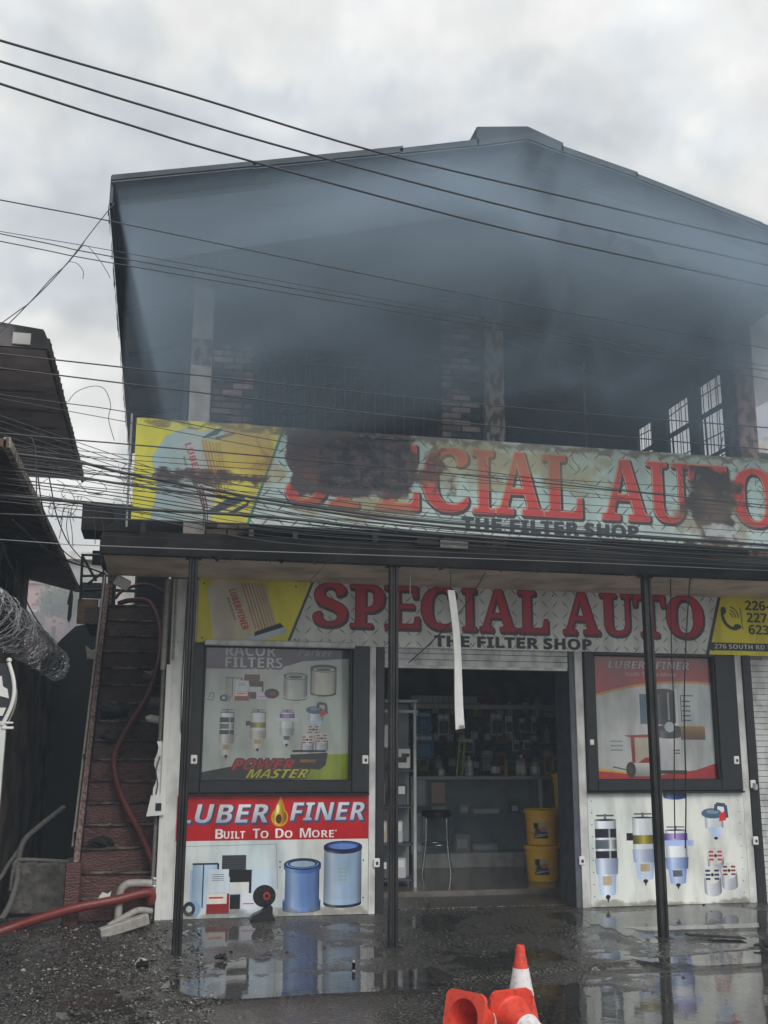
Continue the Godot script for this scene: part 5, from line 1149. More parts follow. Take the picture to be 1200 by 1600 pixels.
	obj("coupling", lathem([Vector2(0.0, -0.05), Vector2(0.06, -0.05), Vector2(0.063, -0.03), Vector2(0.056, -0.02), Vector2(0.056, 0.02), Vector2(0.063, 0.03), Vector2(0.06, 0.05), Vector2(0.0, 0.05)], Transform3D(Basis(V(1, 0, 0), V(0, 1, 0), V(0, 0, 1)), V(0.086, 0.33, -0.03)), 20), M.galv, fh)
	tag(obj("fire_hose", tubem([V(0.09, 0.36, -0.06), V(0.06, 0.50, -0.12), V(-0.05, 0.72, -0.32), V(-0.24, 1.02, -0.62), V(-0.35, 1.27, -0.85), V(-0.37, 1.5, -1.02), V(-0.24, 1.8, -1.32), V(-0.06, 2.16, -1.68), V(0.03, 2.58, -2.05), V(0.02, 3.0, -2.5), V(-0.12, 3.32, -2.85), V(-0.35, 3.36, -3.0), V(-0.5, 3.33, -3.1)], 0.032, 7, 12), M.hose2), "thinner dull red hose snaking up the stair", "hose")
	tag(obj("looped_hose", tubem([V(-0.55, 3.4, -3.15), V(-0.45, 3.52, -3.2), V(-0.2, 3.6, -3.2), V(0.02, 3.52, -3.15), V(0.09, 3.4, -3.1), V(0.04, 3.25, -3.0), V(-0.1, 3.18, -2.9)], 0.022, 7, 10), M.hose2), "loop of dull hose arching over the top steps", "hose")
	tag(obj("grey_pipe", tubem([V(-0.95, 0.88, -2.40), V(-1.17, 0.70, -2.10), V(-1.31, 0.55, -1.90), V(-1.32, 0.35, -1.60), V(-1.29, 0.17, -1.30), V(-1.36, -0.09, -0.85), V(-1.63, -0.25, -0.40)], 0.03, 7, 10), M.graypipe), "grey plastic pipe bending down beside the concrete block left of the stair", "pipe")
	tag(obj("grey_pipe", tubem([V(-1.34, 0.48, -1.85), V(-1.42, 0.34, -1.60), V(-1.46, 0.24, -1.40), V(-1.63, 0.00, -1.00)], 0.022, 7, 10), M.graypipe), "thinner grey pipe branching off at the left edge", "pipe")
	tag(obj("white_pipe", tubem([V(0.06, 0.325, 0.03), V(-0.1, 0.335, 0.06), V(-0.18, 0.32, 0.08), V(-0.22, 0.24, 0.08), V(-0.225, 0.02, 0.1)], 0.036, 6, 12), M.pipe), "bent white pipe elbow standing behind the red hose at the stair foot", "pipe")
	tag(obj("white_pipe", tubem([V(0.07, 0.08, 0.02), V(-0.05, 0.10, 0.10), V(-0.16, 0.06, 0.18), V(-0.30, 0.0, 0.3)], 0.03, 6, 12), M.pipe), "short white pipe lying on the ground under the red hose", "pipe")
	tag(obj("timber_offcut", box(V(-0.16, 0.02, 0.42), V(0.44, 0.09, 0.07), 0.006, Basis.from_euler(V(0.1, 0.35, 0.22))), M.pipe), "pale weathered board end lying below the red hose", "board")
	tag(obj("crumpled_paper", prismm([Vector2(-0.06, 0), Vector2(-0.02, 0.06), Vector2(0.03, 0.045), Vector2(0.06, 0.07), Vector2(0.05, 0.0)], -0.03, 0.03, Transform3D(Basis(), V(-0.36, 0.2, 0.05))), M.plastic), "white crumpled scrap above the red hose at the stair foot", "scrap")
	tag(obj("black_rag", prismm([Vector2(-0.11, 0), Vector2(-0.08, 0.05), Vector2(0.0, 0.085), Vector2(0.06, 0.13), Vector2(0.1, 0.12), Vector2(0.1, 0.06), Vector2(0.13, 0.0)], -0.06, 0.06, Transform3D(Basis(), V(1.08, -0.012, 0.12))), M.black), "black rag lying against the printed panel with the golden drop", "rag")
	var bl := thing("concrete_block", "rough pale concrete block left of the stair foot", "block")
	var cst := S(); var bn := FastNoiseLite.new(); bn.seed = 9; bn.frequency = 3.2; bn.fractal_octaves = 4
	var gp := func(u: float, v: float) -> Vector3: # rough slab: u along x, v over front and top
		var x := lerpf(-1.36, -0.74, u); var p := V(x, lerpf(-0.12, 0.36, minf(v * 2.0, 1.0)), lerpf(-1.5, -1.95, maxf(v * 2.0 - 1.0, 0.0)))
		p += V(0, 0.05, 0.06) * bn.get_noise_3dv(p) + V(0.02, 0.035, 0.05) * bn.get_noise_3dv(p * 3.5)
		return p
	cst.set_smooth_group(0)
	for i in 30:
		for k in 30: quad(cst, gp.call(i / 30.0, k / 30.0), gp.call(i / 30.0, (k + 1) / 30.0), gp.call((i + 1) / 30.0, (k + 1) / 30.0), gp.call((i + 1) / 30.0, k / 30.0))
	obj("block", fin(cst), M.concrete, bl); obj("pipe_rail", tubem([V(-1.36, 0.1, -1.5), V(-1.34, 0.36, -1.52), V(-1.25, 0.40, -1.54), V(-0.8, 0.37, -1.54)], 0.022), M.graypipe, bl)
	# fence wall, coil, dark alley
	tag(obj("boundary_wall", box2(-1.72, -1.50, -0.3, 2.52, -6.2, 2.6, 0.01), M.brownwall), "dark brown boundary wall at the left edge under the coiled razor wire", "wall")
	tag(obj("dark_partition", prismm([Vector2(-1.72, -0.1), Vector2(-1.72, 2.8), Vector2(-1.45, 3.15), Vector2(-1.25, 3.36), Vector2(-0.9, 3.45), Vector2(-0.6, 3.45), Vector2(-0.6, -0.1)], -6.4, -6.3), M.tarp), "dark sheet closing the alley between the boundary wall and the stair", "sheet")
	tag(obj("pale_scrap", prismm([Vector2(-0.06, 0), Vector2(-0.09, 0.16), Vector2(-0.02, 0.1), Vector2(0.05, 0.12), Vector2(0.03, 0)], -0.02, 0.02, Transform3D(Basis(), V(-0.72, 2.55, -2.1))), M.pipe), "pale torn scrap caught beside the stair rail", "scrap")
	var rz := thing("razor_wire_coil", "silver razor wire coil on top of the brown boundary wall", "razor wire", V(-1.52, 2.52, 0))
	for kk in 3:
		var pts := PackedVector3Array()
		for i in 420:
			var t := i / 420.0; var a := t * TAU * 30.0 * (1.0 if kk % 2 else -1.0) + kk * 1.6
			var rr := 0.235 + 0.035 * sin(i * 0.37 + kk * 2.0) + 0.02 * sin(i * 1.7)
			pts.append(V(cos(a) * rr, 0.22 + sin(a) * rr * 0.95, lerpf(1.6, -6.0, t) + 0.06 * sin(i * 0.9 + kk)))
		var st := S(); tube(st, pts, 0.0045, 0.0045, 4); obj("wire", fin(st), M.razor, rz)
	var barb := S()
	for i in 700:
		var a := rng.randf() * TAU; var p := V(cos(a) * 0.24, 0.22 + sin(a) * 0.23, rng.randf_range(-6.0, 1.5)); var d := V(rng.randfn(), rng.randfn(), rng.randfn()).normalized() * 0.03; var e := d.cross(V(rng.randfn(), rng.randfn(), rng.randfn())).normalized() * 0.011
		tri(barb, p - d, p + e, p + d); tri(barb, p - d, p - e, p + d)
	var bo := obj("barbs", fin(barb), M.razor, rz); bo.set_meta("kind", "stuff")
	var pn := thing("rim_panel", "black and white panel with curved white rim cut by the left edge", "panel", V(0, 0, 2.0))
	var arc := []
	for i in 12:
		var t := i / 11.0; arc.append(V(-1.115 + 0.075 * sin(t * PI * 0.9 + 0.1) - 0.02 * t, 2.20 - 0.47 * t, 0.0))
	obj("rim", tubem(arc, 0.016, 3, 8), M.plastic, pn); var arc2 := []
	for p in arc.slice(4): arc2.append(p + V(0.018, -0.03, -0.01))
	obj("outer_rim", tubem(arc2, 0.007, 3, 6), M.graypipe, pn)
	var face := []
	for p in arc: face.append(Vector2(p.x - 0.004, p.y))
	face.append(Vector2(-1.4, 1.74)); face.append(Vector2(-1.4, 2.17)); obj("face", prismm(face, -0.03, -0.01), M.tarp, pn)
	for q in [[[-1.25, 2.06], [-1.15, 2.1], [-1.135, 2.02], [-1.1, 2.0], [-1.085, 1.93], [-1.12, 1.94], [-1.25, 1.97]], [[-1.3, 1.86], [-1.10, 1.86], [-1.12, 1.80], [-1.3, 1.79]]]:
		var pp := []
		for e in q: pp.append(Vector2(e[0], e[1]))
		obj("white_patch", prismm(pp, -0.0095, -0.004), M.plastic, pn)
	obj("post", box2(-1.22, -1.09, -0.15, 1.76, -0.05, 0.0), M.white, pn); obj("clamp", box2(-1.12, -1.035, 1.70, 1.72, -0.03, 0.01), M.plastic, pn); obj("clamp", box2(-1.12, -1.04, 1.74, 1.755, -0.03, 0.01), M.plastic, pn)
	obj("knob", lathem([Vector2(0, 0), Vector2(0.02, 0.01), Vector2(0.02, 0.03), Vector2(0, 0.04)], Transform3D(Basis(), V(-1.105, 2.2, 0)), 10), M.plastic, pn)
	# neighbour at the left: upper storey, deep eave
	var nb := thing("left_building", "grey house at the left edge with deep sloping eave and rusty lower roof edge", "building")
	obj("wall", box2(-5.5, -2.1, 2.3, 5.40, -5.1, 0.3), M.neighbour, nb)
	obj("eave_soffit", box2(-5.5, -1.20, 5.40, 5.46, -5.1, 0.3), M.purple, nb)
	obj("eave_edge", box2(-1.215, -1.185, 5.36, 5.5, -5.1, 0.32), M.rust, nb); obj("front_fascia", prismm([Vector2(-5.5, 5.35), Vector2(-5.5, 6.0), Vector2(-1.25, 5.58), Vector2(-1.19, 5.46), Vector2(-1.19, 5.38)], 0.302, 0.34), mat(0.15, 0.14, 0.15, 0.85, T.soot, V(0.5, 0.5, 0.5)), nb)
	obj("roof", prismm([Vector2(-5.5, 5.46), Vector2(-5.5, 5.98), Vector2(-1.24, 5.575), Vector2(-1.2, 5.465)], -5.1, 0.3), M.rust, nb)
	obj("vent_panel", box2(-1.53, -1.36, 5.40, 5.52, 0.342, 0.36), M.pale, nb)
	for i in 7: obj("soffit_batten", box2(-2.1, -1.22, 5.385, 5.40, -4.6 + i * 0.7, -4.57 + i * 0.7, 0.0), M.neighbour, nb)
	obj("lower_roof", prismm([Vector2(-3.0, 4.2), Vector2(-1.13, 3.72), Vector2(-1.13, 3.66), Vector2(-3.0, 4.1)], -4.6, 2.9), M.rust, nb)
	obj("lower_roof_edge", box2(-1.15, -1.10, 3.66, 3.74, -4.6, 2.9), M.peel, nb)
	obj("lower_wall", box2(-5.5, -1.76, -0.2, 4.0, -4.4, 3.6), M.neighbour, nb)
	for i in 24: obj("ragged_edge", prismm([Vector2(0, 0), Vector2(0.16, 0.0), Vector2(0.1, rng.randf_range(0.02, 0.06))], -0.002, 0.002, Transform3D(Basis(Vector3.UP, PI / 2), V(-1.19, 5.49, 0.2 - i * 0.21))), M.rust, nb)
	for i in 8: obj("window_bar", rod(V(-1.74, 2.8, -2.6 + i * 0.3), V(-1.74, 3.6, -2.6 + i * 0.3), 0.012, 5), M.rust, nb)
	# far things in the gap
	var ph := thing("pink_house", "pale pink house wall far behind the alley at the left", "house")
	obj("wall", box2(-4.2, -2.05, 0, 5.25, -18, -14.0), M.pink, ph); obj("roof", prismm([Vector2(-4.4, 5.25), Vector2(-3.1, 6.0), Vector2(-1.9, 5.25)], -18.2, -13.8), M.rust, ph)
	for y in [4.45, 5.1]: obj("band", box2(-4.2, -2.04, y, y + 0.05, -13.99, -13.96), M.white, ph)
	obj("window", box2(-3.2, -2.55, 3.9, 4.4, -13.99, -13.95), M.jamb, ph); obj("shutter_line", box2(-2.52, -2.5, 3.5, 5.25, -13.99, -13.95), M.rust, ph)
	var gh := thing("grey_house", "pale grey house with flat roof edge far behind the stair", "house")
	obj("wall", box2(-2.3, 0.6, 0, 6.0, -20, -16.0), M.pale, gh); obj("roof_slab", box2(-2.4, 0.7, 6.0, 6.2, -20.2, -15.8), M.white, gh); obj("window", box2(-1.9, -1.4, 4.6, 5.3, -15.99, -15.94), M.jamb, gh)
	var tr := thing("far_tree", "small green tree between the far houses behind the alley", "tree", V(-2.15, 0, -12.5))
	obj("trunk", tubem([V(0, 0, 0), V(0.05, 2.0, 0), V(0, 4.0, 0)], 0.09, 5, 7, 0.04), M.rust, tr)
	var lf := S()
	for i in 900:
		var d := V(rng.randfn(), rng.randfn() * 0.7, rng.randfn()) * 0.2 + V(0.1, 4.5, 0); var u := V(rng.randfn(), rng.randfn(), rng.randfn()).normalized() * 0.06; var w := u.cross(V(rng.randfn(), rng.randfn(), rng.randfn())).normalized() * 0.04
		tri(lf, d - u, d + w, d + u); tri(lf, d - u, d - w, d + u)
	var lo := obj("crown", fin(lf), M.leaf, tr); lo.set_meta("kind", "stuff")
	var rh := thing("right_building", "distant roof and wall under the right eave, beyond the rust coloured column", "building")
	obj("wall", box2(10.3, 15, 0, 6.75, -9, -6), M.brownwall, rh); obj("roof", prismm([Vector2(10.0, 6.72), Vector2(10.1, 6.85), Vector2(12.5, 7.9), Vector2(15, 6.8), Vector2(15, 6.7)], -9.3, -5.7), M.cream, rh)

func cone(label: String, t: Transform3D) -> void:
	var o := thing("traffic_cone", label, "traffic cone", Vector3.ZERO, "orange traffic cones at the bottom edge")
	o.transform = t
	var R := func(y: float) -> float: return lerpf(0.112, 0.024, (y - 0.03) / 0.47)
	var sec := func(a: float, b: float) -> Array: return [Vector2(R.call(a), a), Vector2(R.call(b), b)]
	obj("lower_body", lathem([Vector2(0.122, 0.028), Vector2(0.120, 0.038), Vector2(R.call(0.05) + 0.002, 0.05), Vector2(R.call(0.21), 0.21)], Transform3D(), 40), M.orange, o)
	obj("reflective_band", lathem([Vector2(R.call(0.21), 0.21), Vector2(R.call(0.21) + 0.0025, 0.2105), Vector2(R.call(0.37) + 0.0025, 0.3695), Vector2(R.call(0.37), 0.37)], Transform3D(), 40), M.conewhite, o)
	obj("tip", lathem([Vector2(R.call(0.37), 0.37), Vector2(R.call(0.468), 0.468), Vector2(R.call(0.47) + 0.003, 0.47), Vector2(0.027, 0.502), Vector2(0.02, 0.508), Vector2(0.016, 0.508), Vector2(0.016, 0.48)], Transform3D(), 32), M.orange, o)
	obj("inside", lathem([Vector2(0.016, 0.48), Vector2(0.104, 0.03), Vector2(0.108, 0.0)], Transform3D(), 40), M.orange, o)
	var ring := S() # square foot with a round hole
	for i in 40:
		var a0 := TAU * i / 40; var a1 := TAU * (i + 1) / 40
		var sq := func(a: float) -> Vector2:
			var c := Vector2(cos(a), sin(a)); var m := c / maxf(absf(c.x), absf(c.y)) * 0.148
			return m * minf(1.0, 0.19 / m.length())
		var p0: Vector2 = sq.call(a0); var p1: Vector2 = sq.call(a1); var h0 := Vector2(cos(a0), sin(a0)) * 0.108; var h1 := Vector2(cos(a1), sin(a1)) * 0.108
		quad(ring, V(h0.x, 0.028, h0.y), V(p0.x, 0.026, p0.y), V(p1.x, 0.026, p1.y), V(h1.x, 0.028, h1.y))
		quad(ring, V(h0.x, 0, h0.y), V(h1.x, 0, h1.y), V(p1.x, 0, p1.y), V(p0.x, 0, p0.y))
		quad(ring, V(p0.x, 0, p0.y), V(p1.x, 0, p1.y), V(p1.x, 0.026, p1.y), V(p0.x, 0.026, p0.y))
	obj("foot", fin(ring), M.orange, o)

func build_small() -> void:
	post(0.28, "black steel post on the left, in front of the white shop corner")
	post(2.10, "black steel post in the middle, beside the left of the doorway")
	post(4.615, "black steel post on the right, in front of the red poster window")
	var hs := thing("hanging_strip", "white flat strip hanging crooked from the canopy in front of the doorway", "strip")
	var sst := S(); var prevq := []
	for i in 13:
		var t := i / 12.0; var cx := lerpf(2.68, 2.77, t) + 0.012 * sin(t * 5.0); var y := lerpf(3.02, 1.735, t); var tw := 0.25 * sin(t * 3.4) + 0.1; var z := 1.09 + 0.02 * sin(t * 4.0); var hw := lerpf(0.036, 0.044, t)
		var q := [V(cx - hw * cos(tw), y, z + hw * sin(tw)), V(cx + hw * cos(tw), y + (0.012 if i == 12 else 0.0), z - hw * sin(tw))]
		var nrm := V(sin(tw), 0, cos(tw)) * 0.006; q = [q[0] + nrm, q[1] + nrm, q[1] - nrm, q[0] - nrm]
		if prevq.size():
			for e in 4: quad(sst, prevq[e], prevq[(e + 1) % 4], q[(e + 1) % 4], q[e])
		prevq = q
	quad(sst, prevq[0], prevq[1], prevq[2], prevq[3])
	obj("strip", fin(sst), M.white, hs); obj("end_cap", box(V(2.772, 1.765, 1.098), V(0.05, 0.02, 0.004), 0.002), M.graypipe, hs); obj("tie", rod(V(2.68, 3.0, 1.09), V(2.68, 3.21, 1.09), 0.004, 5), M.black, hs)
	tag(obj("strip_cord", tubem([V(2.36, 2.36, 0.7), V(2.6, 2.6, 0.85), V(2.85, 2.9, 1.0), V(3.02, 3.2, 1.1)], 0.005), M.black), "thin black cord slanting behind the hanging white strip", "cord")
	tag(obj("hanging_wire", tubem([V(4.93, 3.21, 1.1), V(4.90, 2.5, 1.1), V(4.89, 1.9, 1.1), V(4.85, 1.2, 1.1), V(4.83, 0.75, 1.1)], 0.006), M.black), "left of two thin black wires hanging in front of the right poster window", "wire", "wires hanging from the canopy")
	tag(obj("hanging_wire", tubem([V(5.14, 3.21, 1.1), V(5.06, 2.6, 1.1), V(5.0, 1.95, 1.1), V(4.97, 1.2, 1.1), V(4.93, 0.66, 1.1)], 0.007), M.black), "right of two thin black wires hanging in front of the right poster window", "wire", "wires hanging from the canopy")
	tag(obj("hanging_wire", tubem([V(6.5, 3.2, 0.5), V(6.52, 2.2, 0.45), V(6.5, 1.2, 0.4), V(6.54, 0.3, 0.4)], 0.006), M.black), "thin black wire hanging in front of the white shutter", "wire", "wires hanging from the canopy")
	tag(obj("drip_wire", rod(V(2.27, 2.95, 1.15), V(2.27, 3.21, 1.15), 0.004, 5), M.palecable), "short pale wire hanging under the canopy right of the middle post", "wire", "wires hanging from the canopy")
	var gy := func(x: float, z: float) -> float: return ground_y(x, z)
	cone("upright orange traffic cone with white band, behind two lying ones", Transform3D(Basis(Vector3.UP, 0.4), V(2.37, -0.158, 3.72)))
	# lying cones: axis of each points along its y
	var ax := V(0.22, -0.17, 1.0).normalized(); var xx := Vector3.UP.cross(ax).normalized()
	cone("traffic cone lying with its tip towards the street, square foot raised upright", Transform3D(Basis(xx, ax, xx.cross(ax)), V(2.215, -0.005, 3.93)))
	ax = V(0.72, -0.20, -0.50).normalized(); xx = Vector3.UP.cross(ax).normalized()
	cone("traffic cone lying on its side, hollow open foot towards the viewer at left", Transform3D(Basis(xx, ax, xx.cross(ax)), V(1.885, 0.015, 4.06)))
	var db := [[0.02, 1.55, "pale curled scrap with black shreds on the wet pavement left of the left post"], [0.62, 1.45, "black burnt lump in the puddle right of the left post"], [5.25, 1.75, "black burnt stub lying on the wet pavement at the right"], [1.62, 1.95, "pale cork like stub standing in the puddle"], [-1.25, 1.2, "white ring shaped scrap on the gravel at the left edge"], [4.86, 1.28, "broken dark slat lying at the foot of the right post"]]
	for i in db.size():
		var x: float = db[i][0]; var z: float = db[i][1]; var y := ground_y(x, z)
		var o := thing("burnt_debris", db[i][2], "debris", V(x, y, z))
		var st := S()
		for k in 5:
			if i == 3: bx(st, V(0, 0.02 + k * 0.008, 0), V(0.022, 0.05, 0.022), 0.006)
			elif i == 5: bx(st, V(0.2, 0.02, 0.02 * k), V(0.5, 0.012, 0.016), 0.002, Basis.from_euler(V(0, -0.35, -0.03)))
			else: bx(st, V(rng.randfn() * 0.035, 0.02 + rng.randf() * 0.03, rng.randfn() * 0.03), V(0.08, 0.018, 0.035) * rng.randf_range(0.6, 1.3), 0.004, Basis.from_euler(V(rng.randfn(), rng.randf() * 6, rng.randfn() * 0.6)))
		obj("scrap", fin(st), M.pipe if i in [3, 4] else M.char, o)
		if i == 0: obj("pale_curl", tubem([V(-0.06, 0.02, 0), V(-0.02, 0.06, 0.01), V(0.05, 0.03, 0.03)], 0.012), M.pipe, o)

var bank: Node3D
func fog(shape: int, at: Vector3, size: Vector3, dens: float, col: Color, turn := 0.0) -> void:
	var f := FogVolume.new(); f.name = "puff"; f.shape = shape; f.size = size; f.position = at; f.rotation = V(0, 0, turn)
	var m := FogMaterial.new(); m.albedo = col; m.density = dens; f.material = m
	f.set_meta("kind", "stuff"); bank.add_child(f, true)
func puff(at: Vector3, size: Vector3, dens: float, col: Color, turn := 0.0) -> void: # thick in the middle, thinning outwards
	var sc := [1.0, 0.78, 0.56, 0.34]
	for k in 4: fog(RenderingServer.FOG_VOLUME_SHAPE_ELLIPSOID, at, size * sc[k], dens * 0.33, col, turn)
func build_smoke() -> void:
	var bl := Color(0.80, 0.90, 0.99)
	bank = thing("smoke_bank", "blue grey smoke drifting before the burnt upper floor and under the roof", "smoke"); bank.set_meta("kind", "stuff")
	# smoke gathered under the two roof slopes
	for p in [[-0.575, 3.3, 0.262], [3.3, 7.0, -0.262]]:
		var w: float = (p[1] - p[0]) / cos(p[2]); var mx: float = (p[0] + p[1]) / 2; var my := 7.56 - absf(mx - 3.3) * 0.268
		for q in [[1.1, 2.0, 0.46, 0.34], [2.2, 2.0, 0.44, 0.12]]:
			fog(RenderingServer.FOG_VOLUME_SHAPE_BOX, V(mx, my, q[2]) + V(sin(p[2]), -cos(p[2]), 0) * (q[0] * 0.5 + 0.05), V(w, q[0], q[1]), q[3], bl, p[2])
	for p in [[-0.56, 3.3, 0.262], [3.3, 7.6, -0.262]]: # and rolling out in front of the gable
		for q in [[0.2, 1.1, 0.5, 1.75, 0.42], [0.46, 1.6, 0.6, 2.1, 0.34], [0.95, 1.9, 0.7, 2.35, 0.2]]:
			var cut: float = 0.262 * (q[0] + q[1] * 0.5) # so that the two meet under the ridge
			var xa: float = p[0] + (cut if p[2] < 0 else -0.2 * cut); var xb: float = p[1] - (cut if p[2] > 0 else 0.0)
			var w: float = (xb - xa) / cos(p[2]); var mx: float = (xa + xb) / 2; var my := 7.56 - absf(mx - 3.3) * 0.268
			fog(RenderingServer.FOG_VOLUME_SHAPE_BOX, V(mx, my, q[3]) + V(sin(p[2]), -cos(p[2]), 0) * (q[0] + q[1] * 0.5), V(w, q[1], q[2]), q[4], bl, p[2])
	fog(RenderingServer.FOG_VOLUME_SHAPE_BOX, V(4.55, 4.75, 1.9), V(9.9, 2.7, 0.9), 0.15, bl)
	for p in [[1.3, 6.0, 1.6, 2.6, 1.5, 1.2, 0.4], [3.0, 6.5, 1.6, 3.4, 1.9, 1.3, 0.45], [5.0, 6.2, 1.6, 3.4, 1.7, 1.3, 0.45], [2.2, 5.6, 1.9, 3.2, 1.2, 1.2, 0.25], [5.4, 5.4, 1.8, 3.6, 1.5, 1.2, 0.3], [4.6, 4.8, 1.9, 5.0, 1.6, 1.2, 0.2], [2.7, 5.55, 1.9, 3.0, 1.7, 1.2, 0.5], [1.6, 4.9, 1.9, 3.4, 1.2, 1.1, 0.25]]:
		puff(V(p[0], p[1], p[2]), V(p[3], p[4], p[5]), p[6] * 0.6, bl, rng.randfn() * 0.2)
	for i in 34: # billows of different size and thickness
		var x := lerpf(0.9, 6.9, rng.randf()); var sz := rng.randf_range(0.6, 1.6); var z := rng.randf_range(1.2, 2.8)
		var top := 6.6 + 0.27 * (3.6 - absf(x - 3.2)) - (z - 1.4) * 0.6 - sz * 0.3
		var y := lerpf(4.9, top, pow(rng.randf(), 0.6))
		puff(V(x, y, z), V(sz * rng.randf_range(1.2, 2.2), sz * 0.75, sz * 0.8), rng.randf_range(0.1, 0.5) * (1.2 if y > 5.5 else 0.6), bl, rng.randfn() * 0.5)
	for i in 26: # thin torn streaks
		var x := lerpf(0.8, 6.4, rng.randf())
		puff(V(x, rng.randf_range(4.9, 6.6), rng.randf_range(1.4, 2.2)), V(rng.randf_range(0.8, 2.0), rng.randf_range(0.16, 0.4), rng.randf_range(0.3, 0.7)), rng.randf_range(0.4, 1.0), bl, rng.randf_range(0.3, 1.3) * (1 if rng.randf() < 0.7 else -1))
	var air := FogVolume.new(); air.name = "thin_smoke"; air.shape = RenderingServer.FOG_VOLUME_SHAPE_BOX; air.size = V(24, 12, 22); air.position = V(2.5, 5.0, 1.5)
	var am := FogMaterial.new(); am.albedo = Color(0.86, 0.93, 1.0); am.density = 0.004; air.material = am
	air.set_meta("kind", "stuff"); tag(air, "thin smoke hanging in the street before the shop", "smoke"); add_child(air)
	bank = thing("steam", "white steam rising in the alley behind the boundary wall", "steam"); bank.set_meta("kind", "stuff")
	puff(V(-1.7, 3.2, -8.5), V(2.0, 3.4, 2.6), 0.7, Color(0.95, 0.97, 1.0))

func _ready() -> void:
	rng.seed = 2024
	var cam := Camera3D.new(); cam.name = "camera"; cam.fov = 52.120; cam.near = 0.05; cam.far = 1500.0
	cam.transform = Transform3D(Basis(Vector3(0.977387, 0.004181, 0.211416), Vector3(-0.049781, 0.976253, 0.210837), Vector3(-0.205514, -0.216594, 0.954385)), Vector3(0.0000, 1.6000, 10.5238))
	add_child(cam); cam.current = true
	var we := WorldEnvironment.new(); we.name = "environment"; var e := Environment.new(); we.environment = e
	e.background_mode = Environment.BG_SKY; e.sky = Sky.new()
	var psm := PanoramaSkyMaterial.new(); psm.panorama = ImageTexture.create_from_image(sky_image()); e.sky.sky_material = psm
	e.background_energy_multiplier = 0.84; e.tonemap_mode = Environment.TONE_MAPPER_LINEAR; e.tonemap_exposure = 1.27
	e.volumetric_fog_enabled = true; e.volumetric_fog_density = 0.0
	e.sdfgi_enabled = true; e.ssao_enabled = true; e.ssil_enabled = true
	add_child(we)
	var sun := DirectionalLight3D.new(); sun.name = "sun"; sun.light_energy = 0.5; sun.light_angular_distance = 35.0; sun.light_color = Color(1.0, 0.99, 0.97)
	sun.shadow_enabled = true; sun.sky_mode = DirectionalLight3D.SKY_MODE_LIGHT_ONLY
	sun.rotation_degrees = V(-42, 14, 0); add_child(sun)
	make_materials()
	build_ground(); build_shop(); build_signs(); build_interior(); build_left(); build_small()
	cables(); build_smoke()

